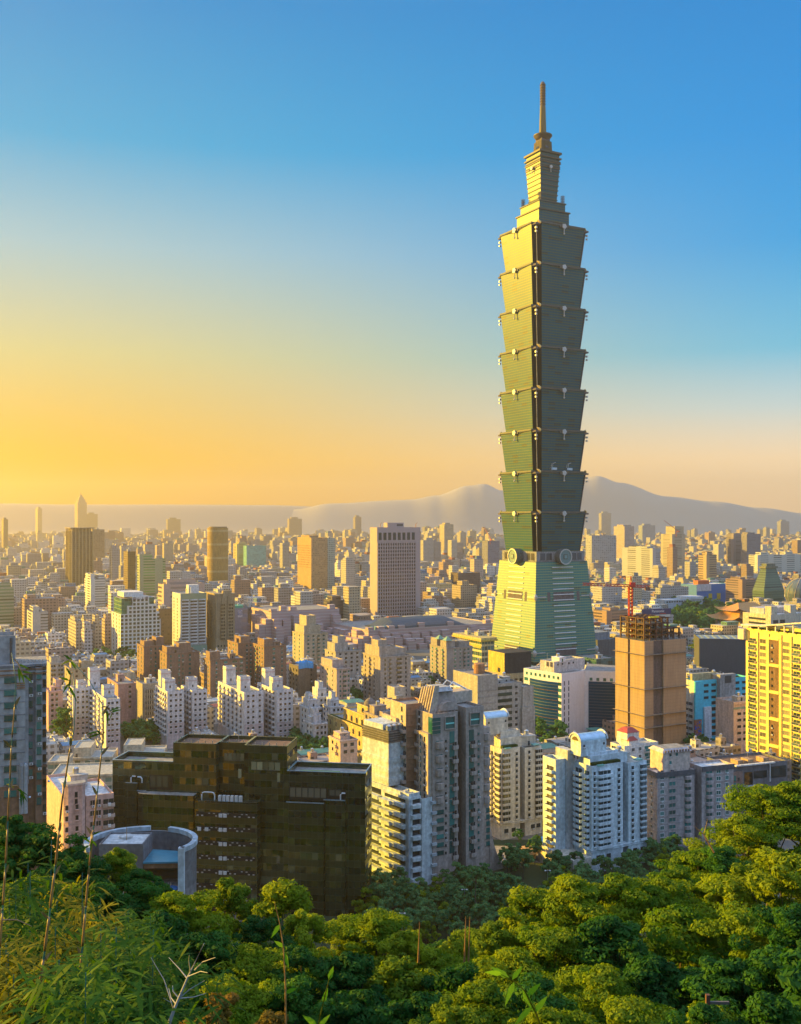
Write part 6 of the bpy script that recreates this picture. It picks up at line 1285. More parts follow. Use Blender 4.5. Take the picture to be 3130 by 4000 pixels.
# beige apartment cluster in front of the white stepped office
for i, (u0, uc, u1, vt, Y, st, lab) in enumerate(((267, 297, 322, 2428, 960, ((.1, .6, .2, .8, 2412),), 'beige apartment tower with shaded front, leftmost of the beige cluster'), (318, 330, 362, 2462, 930, ((.1, .9, .3, .9, 2432),), 'white and pink apartment tower, second from the left in the beige cluster'), (355, 372, 398, 2440, 970, ((.1, .7, .2, .8, 2405),), 'beige apartment tower with stepped roof, middle of the beige cluster'), (398, 410, 452, 2418, 990, ((.1, .8, .2, .8, 2400),), 'pinkish apartment tower, rightmost of the beige cluster'))):
    far('apartment_tower', lab, None, u0, uc, u1, vt, Y, 2560, ((.42, .38, .32), (.56, .50, .47), (.44, .38, .31), (.42, .32, .27))[i], (.12, .1, .09), 3, 3.2, 200+i, cat='apartment building', steps=st, lit=(.56, .46, .28), group='beige apartment cluster').done()
# far skyline
b = B('pagoda_topped_tower', 'distant hazy skyscraper with stepped pointed top on the left skyline', 'skyscraper', 292, 304, 340, 1962, 7000, vb=2062, short='the hazy pointed skyscraper'); m = facade((.36, .30, .22), (.2, .17, .13), 5, 4)
b.mb().vol(0, b.w, 0, b.d, 0, b.h, m, m)
for f, v0, v1 in ((.12, 1962, 1950), (.25, 1950, 1941), (.36, 1941, 1933)): b.mb('stepped_top').box(b.w*f, b.w*(1-f), b.d*f, b.d*(1-f), b.z(v0), b.z(v1), m)
q = b.new('spire'); q.lathe([(4, b.z(1933)), (2.5, b.z(1928)), (.1, b.z(1920))], 8, m, b.w/2, b.d/2); b.done()
for label, u0, uc, u1, vt, Y, vb, c in (('hazy tower shoulder block right of the pointed skyscraper', None, 338, 382, 2008, 7200, 2060, (.32, .27, .2)), ('slim pale tower far left with a bright golden edge', 139, 148, 165, 1986, 6800, 2066, (.4, .34, .24)), ('small dark hazy tower near the left picture edge', 6, 14, 32, 2028, 3800, 2090, (.28, .22, .14)), ('hazy twin block left of the gold cylinder tower', None, 655, 706, 2028, 7000, 2056, (.3, .25, .18)), ('hazy block pair on the centre skyline right of the gold cylinder', None, 1130, 1180, 2026, 6600, 2070, (.32, .26, .2)), ('hazy slim tower left of the grid tower', None, 1388, 1412, 2019, 6600, 2070, (.26, .22, .2)), ('hazy tower with pale roof tip right of the grid tower', None, 1736, 1772, 2048, 3300, 2110, (.42, .36, .26)), ('hazy tower pair at the foot of the mountain right of the tall tower', None, 2350, 2388, 2004, 7400, 2056, (.36, .34, .32)), ('hazy office block with dark glass on the right skyline', None, 2510, 2560, 2052, 5200, 2080, (.3, .33, .36)), ('hazy grey block at the right end of the skyline', None, 3050, 3084, 2036, 6800, 2066, (.3, .3, .32))):
    far('distant_tower', label, None, u0, uc, u1, vt, Y, vb, c, tuple(x*.6 for x in c), 5, 4, int(uc), cat='building', lit=(.56, .42, .18) if u0 else None, d=None if u0 else 30, pent=False, steps=((.2, .7, .2, .8, vt-6),)).done()
# red and white tower cranes on the skyline
def small_crane(u, v, Y, ang, label, zb):
    e = empty('tower_crane', (PX(u, Y), Y, 0), ang); tag(e, label, 'crane'); z = PZ(v, Y); m = PL(.4, .08, .04, .6); q = MB(); q.path([(0, 0, zb), (0, 0, z)], .9, 4, m); q.build('mast', e); q = MB(); q.path([(6, 0, z-1), (-32, 0, z+26)], [.9, .5], 4, m); q.build('jib', e); q = MB(); q.box(4, 9, -1.5, 1.5, z-3, z, m, True); q.build('counterweight', e)
small_crane(2642, 2074, 2440, radians(10), 'red luffing crane on the banded office on the right skyline', 90); small_crane(1915, 2106, 2290, radians(-70), 'thin red crane on the half built tower left of the tall tower', 75)
# blue wrapped cube, green pyramid, glass globe, memorial hall, white complex, billboard
b = B('wrapped_building', 'bright blue wrapped cube building with two yellow panels above the park', 'building', None, 2722, 2845, 2284, 1560, d=34, vb=2362, short='the blue wrapped cube'); BL = PL(.0, .14, .46, .6, 0, 'blue_sheeting'); b.mb().vol(0, b.w, 0, 34, 0, b.h, BL, WHITE)
for u in (2768, 2801): b.box(b.R(u), b.R(u+14), -.3, -.02, b.z(2346), b.z(2321), PL(.5, .42, .03, .6), 'yellow_panel')
b.box(.5, b.R(2778), -.5, -.02, b.z(2310), b.h+.4, W(.5, .55, .62), 'white_sheet'); b.box(b.R(2742), b.R(2786), 8, 18, b.h-.88, b.z(2270), PL(.4, .08, .02, .6), 'orange_penthouse'); b.rooftop(3, n=1); b.done()
b = B('pyramid_building', 'dark green stepped pyramid building with flat cap on the right', 'office building', 2940, 2985, 3064, 2342, 1480, vb=2350, short='the green pyramid building'); GP_ = facade((.10, .16, .10), (.05, .09, .06), 40, 3.6, .02, .98, .35, .9); z0, z1 = b.h*.5, b.z(2222)
b.mb().box(0, b.w, 0, b.d, 0, 26, GP_); q = b.new('sloping_body'); i_ = .26; q.prism([(0, 0), (b.w, 0), (b.w, b.d), (0, b.d)], 26.01, z1, GP_, poly2=[(b.w*i_, b.d*i_), (b.w*(1-i_), b.d*i_), (b.w*(1-i_), b.d*(1-i_)), (b.w*i_, b.d*(1-i_))]); b.box(b.w*.2, b.w*.8, b.d*.2, b.d*.8, z1+.01, z1+3, W(.2, .2, .14), 'cap'); b.box(b.w*.28, b.w*.72, b.d*.28, b.d*.72, z1+3.01, b.z(2203), W(.16, .18, .14), 'cap'); b.done()
gl = empty('globe_building', (PX(3128, 1420), 1420, 0)); tag(gl, 'glass globe building with lattice ribs cut by the right picture edge', 'shopping mall'); r = 21; zc = PZ(2318, 1420); FOOT.append((PX(3128, 1420), 1420, 32)); NAMED.append((3070, 3180, 2258, 2350, 1420))
q = MB(); q.lathe([(r*cos(pi*(i/16-.5)), zc+r*sin(pi*(i/16-.5))) for i in range(17)], 28, GL(.06, .08, .09, .15)); q.build('globe', gl)
q = MB()
for k in range(12): a = 2*pi*k/12; q.path([((r+.2)*cos(pi*(i/12-.5))*cos(a+.05*i), (r+.2)*cos(pi*(i/12-.5))*sin(a+.05*i), zc+(r+.2)*sin(pi*(i/12-.5))) for i in range(13)], .45, 4, W(.55, .45, .3))
q.build('lattice_ribs', gl); q = MB(); q.lathe([(27, 0), (27, zc-14), (25, zc-12)], 28, W(.3, .28, .26)); q.build('podium', gl)
mh = empty('memorial_hall', (PX(2915, 1180), 1180, 0), radians(22)); tag(mh, 'traditional memorial hall with sweeping orange tiled roofs and columns in the park', 'memorial hall'); LM.append(('the orange roofed hall', 2777, 2985, 2355, 2440)); FOOT.append((PX(2915, 1180), 1180, 48)); NAMED.append((2777, 2985, 2355, 2440, 1180))
OR = PL(.52, .24, .05, .55, 0, 'glazed_tile'); k = 1180/F; zE, zR = PZ(2412, 1180), PZ(2360, 1180)
q = MB(); q.box(-30, 30, -24, 24, 0, 3, W(.5, .42, .32)); q.build('plinth', mh); q = MB(); q.box(-24, 24, -18, 18, 3, zE, W(.5, .22, .08)); q.build('wall', mh)
for i in range(9):
    for s_, y in ((0, -22),): q = MB(); q.box(-28+7*i-.9, -28+7*i+.9, y-.9, y+.9, 3, zE-1, W(.52, .44, .34)); q.build('column', mh)
for i in range(6): q = MB(); q.box(-28.9, -27.1, -22+8*i-.9+8*0, -22+8*i+.9, 3, zE-1, W(.52, .44, .34)); q.build('column', mh) if i else None
def swoop(hw, hd, ze, zr, rw, rd, lift, part):
    q = MB(); N = 10; rings = []
    for j in range(7):
        t = j/6; s_ = t**1.7; w_, d_ = hw+(rw-hw)*t, hd+(rd-hd)*t; z = ze+(zr-ze)*s_; ring = []
        for (x0, y0), (x1, y1) in (((-1, -1), (1, -1)), ((1, -1), (1, 1)), ((1, 1), (-1, 1)), ((-1, 1), (-1, -1))):
            for i in range(N): f = i/N; e = abs(2*f-1)**4*lift*(1-t)**2; ring.append(((x0+(x1-x0)*f)*w_, (y0+(y1-y0)*f)*d_, z+e))
        rings += ring
    n = 4*N; q.add(rings, [(j*n+i, j*n+(i+1) % n, (j+1)*n+(i+1) % n, (j+1)*n+i) for j in range(6) for i in range(n)]+[tuple(6*n+i for i in range(n))], OR); q.build(part, mh, smooth=False)
swoop(36, 29, zE-1, zE+7, 24, 17, 5, 'lower_roof'); q = MB(); q.box(-22, 22, -15, 15, zE+6, zE+10, W(.5, .4, .26)); q.build('upper_wall', mh); swoop(29, 22, zE+9, zR+2, 12, .6, 4, 'upper_roof')
b = B('office_complex', 'cream white office complex with horizontal slots behind the yellow lit slab', 'office building', 2903, 3012, 3160, 2402, 1000, vb=2490, short='the cream slotted complex'); CW_ = W(.58, .52, .40); h = b.h; b.vol(0, b.w, 0, b.d, 0, h, CW_, WHITE); b.mb().box(-.3, -.01, 0, b.d, 0, h+.1, CW_, True)
for i in range(4): b.box(-.45, -.31, b.d*.18, b.d*.78, h-6-4.6*i, h-4-4.6*i, GD, 'window_slot')
b.win('R', [b.w*.12, b.w*.3], [h-9], (7, 3.5, 'd', FW, GD)); b.box(b.w*.05, b.w*.2, 2, 10, h-.88, h+8, CW_, 'stair_tower'); b.box(b.w*.55, b.w*.7, 2, 10, h-.88, h+8, CW_, 'stair_tower'); b.box(8, b.w, 16, 34, h-.88, h+5, W(.5, .5, .52), 'penthouse'); b.done()
b = B('billboard_building', 'grey low building under a wide blue rooftop billboard beside the crane mast', 'office building', None, 2500, 2632, 2408, 1120, d=20, vb=2420, short='the billboard building'); b.mb().vol(0, b.w, 0, 20, 0, b.h, facade((.4, .4, .4), (.12, .12, .13), 4, 3.6), RF); b.box(-1, b.w*.97, 6, 12, b.h-.88, b.h+3, W(.45, .45, .45), 'penthouse'); b.done()
sb = B('billboard', 'wide blue rooftop billboard with white lettering and a red line', 'billboard', None, 2508, 2622, 2380, 1124, d=1.5, th=20, vb=2402); zb0 = sb.z(2403); sb.mb('board').box(0, sb.w, 0, 1, zb0, sb.h, PL(.01, .02, .12, .5), True); sb.mb('support').box(1, sb.w-1, .2, .9, zb0-3, zb0-.01, FG); sb.done(); letters('Panasonic', sb.root, (sb.w*.55, -.15, zb0+2.6), 4.2, PL(.75, .75, .78, .5)); q = MB(); q.box(sb.w*.6, sb.w*.82, -.2, -.02, zb0+.6, zb0+1.5, PL(.4, .02, .02, .5), True); q.build('red_line', sb.root)
b = B('white_hall', 'low white hall with curved roofs among park trees left of the blue wrapped cube', 'hall', None, 2598, 2745, 2344, 1400, d=22, vb=2365); b.vol(0, b.w, 0, 22, 0, b.h, W(.5, .55, .6), W(.55, .58, .6)); b.box(b.w*.6, b.w, -2, 22.5, b.h-.88, b.h+3, W(.58, .62, .66), 'upper_hall'); b.win('R', ev(8, 2, b.w*.55), [b.h-4], (3, 2, 'd', FW, GD)); b.done()
b = B('market_hall', 'low dark roofed hall at the right foot of the tall tower', 'hall', None, 2335, 2420, 2500, 960, d=40, vb=2610); b.vol(0, b.w, 0, 40, 0, b.h, W(.12, .13, .14), W(.2, .24, .26)); b.box(2, b.w*.8, 8, 30, b.h-.88, b.h+6, W(.24, .27, .3), 'upper_roof'); b.rooftop(4, n=1); b.done()
b = B('tower_podium', 'green glass podium at the right foot of the tall tower', 'shopping mall', None, 2330, 2412, 2575, 835, d=30, vb=2640); b.mb().vol(0, b.w, 0, 30, 0, b.h, facade((.06, .14, .13), (.03, .10, .10), 2.5, 4.5, .06, .94, .1, .9), RF); b.rooftop(4, n=1); b.done()
# ---------------------------------------------------------------- the rest of the city
PARK = [(1425, 2560, 298, 402), (2600, 2920, 1085, 1500), (470, 620, 565, 610), (215, 290, 590, 625), (1135, 1290, 540, 585), (1300, 1420, 680, 720), (280, 540, 880, 930), (2085, 2200, 560, 590), (2680, 2870, 545, 570), (2675, 2735, 900, 990)]
CITY = facade((.4, .38, .33), (.10, .095, .085), 3.4, 3.3, .2, .78, .3, .76, (.34, .33, .30), attr=True, grough=.25, name='city_facade')
TH = radians(28.6); CT, ST = cos(TH), sin(TH)
PAL = [((.46, .42, .35), 'beige'), ((.40, .38, .35), 'grey'), ((.56, .53, .47), 'pale'), ((.62, .60, .56), 'white'), ((.36, .24, .18), 'brown'), ((.48, .36, .29), 'pinkish'), ((.30, .27, .25), 'dark grey'), ((.52, .44, .30), 'tan')]
ROOFS = [((.10, .26, .20), 'green'), ((.10, .22, .36), 'blue'), ((.34, .10, .06), 'red'), ((.55, .55, .52), 'white'), ((.36, .34, .31), 'grey'), ((.30, .28, .25), 'grey'), ((.36, .34, .31), 'grey')]
def blocked(x, y, rad):
    for fx, fy, fr in FOOT:
        if (x-fx)**2+(y-fy)**2 < (fr+rad)**2: return True
    return False
def ceiling(u, Y, hw):
    """highest top a filler may have without hiding a building set by hand"""
    v = -1e9
    for u0, u1, vt, vb, Yb in NAMED:
        if Yb > Y and u0-hw < u < u1+hw: v = max(v, vb)
    return PZ(v, Y) if v > -1e8 else 1e9
def hidden(u, Y, h, hw):
    for u0, u1, vt, vb, Yb in NAMED:
        if Yb < Y and u-hw > u0 and u+hw < u1 and CV+(CAMZ-h)/Y*F > vt: return True
    return False
cand = []; r = random.Random(5)
p = -4200.0
def cell(Y): return 1.0 if Y < 1700 else 1.25 if Y < 3200 else 1.7 if Y < 5500 else 2.4
rows = []
q = 300.0
while q < 8600:
    step = 21*cell(q); p = -.2*q-900; k = 0
    while p < q*1.25+300:
        wd = r.uniform(12, 26)*cell(q); gap = r.choice((1.5, 1.5, 2.5, 9))*cell(q)
        a, b_ = p+wd/2, q
        x, y = a*CT-b_*ST, a*ST+b_*CT
        p += wd+gap
        if y < 420 or y > 7600: continue
        if abs(x) > y*.415+20: continue
        cand.append((x, y, wd, step*r.uniform(.62, .82)))
    q += step*(1.0 if int(q/step) % 3 else 1.35)
def choose_h(Y):
    t = r.random(); far_ = Y > 1800
    if t < .72: return r.uniform(9, 17)
    if t < .93: return r.uniform(16, 30)
    if t < .985: return r.uniform(30, 48)
    return r.uniform(48, 82 if far_ else 55)
blds = []
for x, y, wd, dp in cand:
    u, _ = UV(x, y, 0); skip = False
    for u0, u1, y0, y1 in PARK:
        if u0-10 < u < u1+10 and y0 < y < y1: skip = True
    if skip or blocked(x, y, max(wd, dp)*.45): continue
    hw = wd/2/y*F; h = choose_h(y); h = min(r.uniform(10, 24) if u > 2250 and h > 26 and r.random() < .7 else h, ceiling(u, y, hw*.8))
    if y < 620: h = min(h, 13)
    if h < 6 or hidden(u, y, h, hw): continue
    blds.append((y, x, wd, dp, h))
blds.sort()
NEARN = 285
def gen(mb, wd, dp, h, r, wc, rc, ox=0, oy=0):
    mb.cur = wc; mb.vol(ox-wd/2, ox+wd/2, oy-dp/2, oy+dp/2, 0, h, CITY, CITY, .7, .35)
def far_box(mb, X_, Y_, wd, dp, h, r):
    wc, _ = r.choice(PAL); f = r.uniform(.75, 1.15); mb.cur = tuple(c*f for c in wc)
    mb.box(X_-wd/2, X_+wd/2, Y_-dp/2, Y_+dp/2, 0, h, CITY)
    if r.random() < .75:
        a, b_ = wd*r.uniform(.15, .4), dp*r.uniform(.15, .4); ox, oy = r.uniform(-.25, .25)*wd, r.uniform(-.25, .25)*dp
        if r.random() < .4: mb.cur = tuple(c*.9 for c in r.choice(ROOFS)[0])
        mb.box(X_+ox-a, X_+ox+a, Y_+oy-b_, Y_+oy+b_, h+.01, h+r.uniform(2.4, 4.5)+h*.04, CITY)
far_mb = MB(); far_mb.col = []
relq = []
SHEET = {n: PL(*c, .5, .1, 'sheet_roof') for c, n in ROOFS}
for i, (y, x, wd, dp, h) in enumerate(blds):
    r = random.Random(i*7+1)
    if i >= NEARN:
        far_box(far_mb, x*CT+y*ST, -x*ST+y*CT, wd, dp, h, r); continue
    wc, cn = r.choice(PAL); f = r.uniform(.8, 1.15); wc = tuple(c*f for c in wc)
    big = h > 22; e = empty('city_block' if not big else 'midrise_block', (x, y, 0), TH)
    q = MB(); q.col = []; gen(q, wd, dp, h, r, wc, None); q.build('wall', e)
    zt = h-.7; rc, rn = r.choice(ROOFS); kind = r.random()
    if kind < .5 and not big:                        # sheet-metal roof storey with a shallow gable
        a0, a1, b0, b1 = -wd/2+.6, wd*r.uniform(.1, .42), -dp/2+.6, dp*r.uniform(.2, .42); zz = zt+r.uniform(1.8, 2.6)
        q = MB(); q.box(a0+.3, a1-.3, b0+.3, b1-.3, zt, zz, W(.45, .43, .4)); q.build('roof_shed', e)
        q = MB(); m_ = (b0+b1)/2; q.add([(a0, b0, zz), (a1, b0, zz), (a1, m_, zz+.9), (a0, m_, zz+.9), (a1, b1, zz), (a0, b1, zz)], [(0, 1, 2, 3), (3, 2, 4, 5), (0, 3, 5), (1, 4, 2)], SHEET[rn]); q.build('sheet_roof', e); desc = f'{cn} low block, {rn} sheet roof'
    else:
        desc = f'{cn} {"tall" if big else "low"} block, flat roof'
    n = 2 if wd > 18 else 1
    for k in range(n):
        ox, oy = wd*((k+.5)/n-.5)+r.uniform(-1, 1), dp*r.uniform(.0, .28); q = MB(); q.col = []; q.cur = wc; hh_ = r.uniform(2.6, 4.2); q.box(ox-1.8, ox+1.8, oy-2, oy+2, zt, zt+hh_, CITY); so = q.build('stair_tower', e)
        q = MB(); q.lathe([(.8, zt+hh_), (.8, zt+hh_+1.6), (.3, zt+hh_+2)], 8, STEEL, ox, oy); q.build('water_tank', so)
    if r.random() < .5: q = MB(); ox = r.uniform(-.3, .3)*wd; q.box(ox-1, ox+1, -dp/2+1, -dp/2+2.2, zt, zt+1.3, PL(.5, .5, .5, .5)); q.build('roof_unit', e)
    uu, vv = UV(x, y, h); relq.append([e, desc, uu, vv, 'building', 'city blocks between the towers'])
o = far_mb.build('distant_city', None, None, TH); struct(o, 'stuff', 'dense hazy mass of distant city buildings reaching to the mountains')
print('CITY', len(blds), len(cand))

# ---------------------------------------------------------------- labels that point: nearest landmark, side and order
ORD = ['nearest', 'second', 'third', 'fourth', 'fifth', 'sixth', 'seventh', 'eighth', 'ninth', 'tenth', 'eleventh', 'twelfth', 'thirteenth', 'fourteenth', 'fifteenth', 'sixteenth', 'seventeenth', 'eighteenth', 'nineteenth', 'twentieth', 'twenty first', 'twenty second', 'twenty third', 'twenty fourth', 'twenty fifth']
def relate(items):
    gr = {}
    for e, desc, u, v, cat, group in items:
        best = None
        for ph, u0, u1, vt, vb in LM:
            du = max(u0-u, 0, u-u1); dv = max(vt-v, 0, v-vb); d = hypot(du, dv*1.3)
            if best is None or d < best[0]: best = (d, ph, u0, u1, vt, vb)
        d, ph, u0, u1, vt, vb = best
        rel = 'left of' if u < u0 else 'right of' if u > u1 else 'in front of' if v > (vt+vb)/2 else 'behind'
        gr.setdefault((desc, rel, ph), []).append((d if rel in ('left of', 'right of') else abs(v-(vb if rel == 'in front of' else vt))+abs(u-(u0+u1)/2)*.3, e, cat, group))
    for (desc, rel, ph), lst in gr.items():
        lst.sort(key=lambda t: t[0])
        for k, (_, e, cat, group) in enumerate(lst):
            tag(e, f'{desc} {rel} {ph}' if len(lst) == 1 else f'{desc}, {ORD[min(k, 24)]} {rel} {ph}', cat, group)
relate(relq)
# ---------------------------------------------------------------- trees
BARK = PL(.10, .075, .05, .9, 0, 'bark')
def crown_mesh(seed, R_, H, nclump, nleaf, ls, mat, flat=.6, long_=1.35):
    """leaf-sized folded faces gathered in clumps through an uneven dome; unit: metres, base of crown at z=0"""
    r = random.Random(seed); b = MB(); cl = []
    for i in range(nclump):
        a = r.uniform(0, 2*pi); t = sqrt(r.random()); z = r.random()
        prof = sin(pi*min(1, .18+z*.80))**.7
        cl.append((R_*prof*t*cos(a)*r.uniform(.7, 1.22), R_*prof*t*sin(a)*r.uniform(.7, 1.22), H*(z*.92+.08*r.uniform(-1, 1)), R_*r.uniform(.12, .27)*(1.25 if flat < .4 else 1)))
    for i in range(nleaf):
        cx, cy, cz, cr = cl[i % nclump]
        while True:
            x, y, z = r.uniform(-1, 1), r.uniform(-1, 1), r.uniform(-1, 1); d = x*x+y*y+z*z
            if .02 < d < 1: break
        d = sqrt(d); k = (.55+.45*r.random())/d if r.random() < .75 else 1; x, y, z = x*k, y*k, z*k
        px, py, pz = cx+x*cr, cy+y*cr, cz+z*cr*flat
        nx, ny, nz = x+r.uniform(-.7, .7), y+r.uniform(-.7, .7), z+.5+r.uniform(-.6, .6); L = sqrt(nx*nx+ny*ny+nz*nz) or 1; nx, ny, nz = nx/L, ny/L, nz/L
        a = r.uniform(0, 2*pi); tx, ty, tz_ = cos(a), sin(a), r.uniform(-.6, .25)
        dd = tx*nx+ty*ny+tz_*nz; tx, ty, tz_ = tx-dd*nx, ty-dd*ny, tz_-dd*nz; L = sqrt(tx*tx+ty*ty+tz_*tz_) or 1; tx, ty, tz_ = tx/L, ty/L, tz_/L
        bx, by, bz = ny*tz_-nz*ty, nz*tx-nx*tz_, nx*ty-ny*tx; s = ls*r.uniform(.6, 1.3); l2, w2 = s*long_/2, s*.36
        o = len(b.v)
        b.v += [(px-tx*l2, py-ty*l2, pz-tz_*l2), (px+bx*w2-nx*s*.06, py+by*w2-ny*s*.06, pz+bz*w2-nz*s*.06), (px+tx*l2, py+ty*l2, pz+tz_*l2), (px-bx*w2-nx*s*.06, py-by*w2-ny*s*.06, pz-bz*w2-nz*s*.06)]
        b.f += [(o, o+1, o+2), (o, o+2, o+3)]; b.m += [mat, mat]
    return b.mesh('crown'), cl
def trunk_mesh(cl, R_, th_, r0, seed, nb=14):
    r = random.Random(seed); b = MB(); fork = -th_*.35
    b.path([(0, 0, -th_*3), (0, 0, -th_-1), (.1*R_, 0, -th_*.6), (.04*R_, .05*R_, fork), (0, 0, .3*max(c[2] for c in cl))], [r0*1.35, r0*1.25, r0, r0*.8, r0*.45], 7, BARK)
    for c in r.sample(cl, min(nb, len(cl))):
        b.path([(.04*R_, .05*R_, fork+r.uniform(0, .8)), (c[0]*.45, c[1]*.45, c[2]*.35+fork*.2), (c[0]*.95, c[1]*.95, c[2])], [r0*.5, r0*.3, r0*.1], 5, BARK)
    return b.mesh('trunk')
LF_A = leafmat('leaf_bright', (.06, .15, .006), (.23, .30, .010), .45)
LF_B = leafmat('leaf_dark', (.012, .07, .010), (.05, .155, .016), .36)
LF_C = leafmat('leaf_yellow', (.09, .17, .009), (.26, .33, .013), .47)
LF_P = leafmat('leaf_park', (.05, .155, .055), (.12, .25, .08), .36)
LF_R = leafmat('leaf_rusty', (.10, .09, .012), (.26, .15, .02), .4)
def kind(n, R_, H, trunk, ncl, nleaf, ls, mat, base=100, flat=.6, long_=1.35, r0=.16):
    out_ = []
    for i in range(n):
        me, cl = crown_mesh(base+i, R_, H, ncl, nleaf, ls, mat, flat, long_); out_.append((me, trunk_mesh(cl, R_, trunk, r0, base+i)))
    return (out_, R_, H, trunk)
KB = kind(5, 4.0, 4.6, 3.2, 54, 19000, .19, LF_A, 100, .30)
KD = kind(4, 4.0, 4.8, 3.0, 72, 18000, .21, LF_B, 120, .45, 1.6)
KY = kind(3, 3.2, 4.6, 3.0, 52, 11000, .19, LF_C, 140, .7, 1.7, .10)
KP = kind(4, 4.5, 5.5, 3.0, 30, 2600, .62, LF_P, 160)
KPY = kind(2, 4.0, 5.2, 2.6, 28, 2400, .6, LF_C, 170)
KR = kind(1, 2.0, 2.2, 1.6, 26, 4200, .17, LF_R, 180, .6, 1.8, .06)
tcnt = [0]
def tree(name, K, x, y, zb, ztop, rad, seed):
    """thing > crown, trunk; scaled so the crown top reaches ztop above the ground zb"""
    out_, R_, H, tr = K; me, tm = out_[seed % len(out_)]; e = empty(name, (x, y, zb), (seed*2.399) % 6.28)
    tot = ztop-zb; ch = min(tot*.86, rad/R_*H*1.15); s = rad/R_; sz = ch/H
    place('crown', me, e, (0, 0, tot-ch*.97), 0, (s, s, sz)); place('trunk', tm, e, (0, 0, tot-ch*.97), 0, (s, s, sz))
    return e
fg = []
# foreground hillside: (u, top v, half width px, Y, kind)
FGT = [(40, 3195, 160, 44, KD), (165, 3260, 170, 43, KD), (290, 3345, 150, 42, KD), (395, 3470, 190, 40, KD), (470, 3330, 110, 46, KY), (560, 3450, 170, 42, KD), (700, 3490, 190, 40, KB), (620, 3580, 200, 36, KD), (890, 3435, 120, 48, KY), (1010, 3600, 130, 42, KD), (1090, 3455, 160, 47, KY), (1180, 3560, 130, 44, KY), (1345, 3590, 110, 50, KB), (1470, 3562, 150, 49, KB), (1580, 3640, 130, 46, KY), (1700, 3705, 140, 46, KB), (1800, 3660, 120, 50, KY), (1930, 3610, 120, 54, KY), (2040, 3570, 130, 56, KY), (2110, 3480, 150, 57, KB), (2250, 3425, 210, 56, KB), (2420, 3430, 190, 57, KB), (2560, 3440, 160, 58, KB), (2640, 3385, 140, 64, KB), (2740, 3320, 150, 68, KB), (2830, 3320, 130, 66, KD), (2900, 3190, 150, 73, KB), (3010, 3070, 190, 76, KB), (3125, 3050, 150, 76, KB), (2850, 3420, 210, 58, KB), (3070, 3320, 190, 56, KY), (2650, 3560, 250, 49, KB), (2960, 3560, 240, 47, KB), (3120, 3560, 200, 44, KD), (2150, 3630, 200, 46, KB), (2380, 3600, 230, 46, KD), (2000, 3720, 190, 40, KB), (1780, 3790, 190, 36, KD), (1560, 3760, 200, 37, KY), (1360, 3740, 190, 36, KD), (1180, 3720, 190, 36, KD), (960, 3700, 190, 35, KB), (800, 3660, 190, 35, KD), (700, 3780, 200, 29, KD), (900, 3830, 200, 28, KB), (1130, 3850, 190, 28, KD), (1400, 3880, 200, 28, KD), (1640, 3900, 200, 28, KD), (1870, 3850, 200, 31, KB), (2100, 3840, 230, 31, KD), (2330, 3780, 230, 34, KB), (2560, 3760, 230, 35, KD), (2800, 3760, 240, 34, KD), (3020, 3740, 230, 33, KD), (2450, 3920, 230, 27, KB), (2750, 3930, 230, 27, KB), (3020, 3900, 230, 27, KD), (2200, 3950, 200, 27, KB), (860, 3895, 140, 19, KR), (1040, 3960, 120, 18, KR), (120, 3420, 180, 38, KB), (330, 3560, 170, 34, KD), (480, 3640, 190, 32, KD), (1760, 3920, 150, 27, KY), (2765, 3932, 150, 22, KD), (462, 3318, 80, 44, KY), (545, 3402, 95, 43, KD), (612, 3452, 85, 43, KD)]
KN = {id(KB): ('broadleaf_tree', 'bright green leafy tree'), id(KD): ('dark_leaf_tree', 'dark green leafy tree'), id(KY): ('yellow_leaf_tree', 'yellow green airy tree'), id(KR): ('rusty_leaf_bush', 'rusty yellow leafy bush')}
items = []
def fground(x, y): return hill_z(x, y)
HLM = [('below the bamboo stems', -100, 520), ('below the round pool building', 521, 800), ('below the black glass block', 801, 1430), ('below the park valley', 1431, 2050), ('below the bluish arched tower', 2051, 2560), ('below the pinkish slab', 2561, 2870), ('at the right edge', 2871, 3300)]
fgr = {}
for i, (u, v, hwp, Y, K) in enumerate(FGT):
    x = PX(u, Y); zb = fground(x, Y)-.4; zt = PZ(v, Y); rad = hwp/F*Y*1.12
    if zt-zb < 2.2: zb = zt-2.2
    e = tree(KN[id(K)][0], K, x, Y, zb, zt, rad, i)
    pl_ = [h_[0] for h_ in HLM if h_[1] <= u <= h_[2]][0]; fgr.setdefault((KN[id(K)][1], pl_), []).append((v, e))
for (d_, pl_), lst in fgr.items():
    lst.sort(key=lambda t: t[0]); W_ = ['highest', 'second highest', 'third highest', 'fourth highest', 'fifth highest', 'sixth highest', 'seventh highest', 'eighth highest']
    for k, (v, e) in enumerate(lst): tag(e, f'{d_} on the hillside {pl_}' if len(lst) == 1 else f'{W_[k]} {d_} on the hillside {pl_}', 'bush' if 'bush' in d_ else 'tree', 'trees on the near hillside')
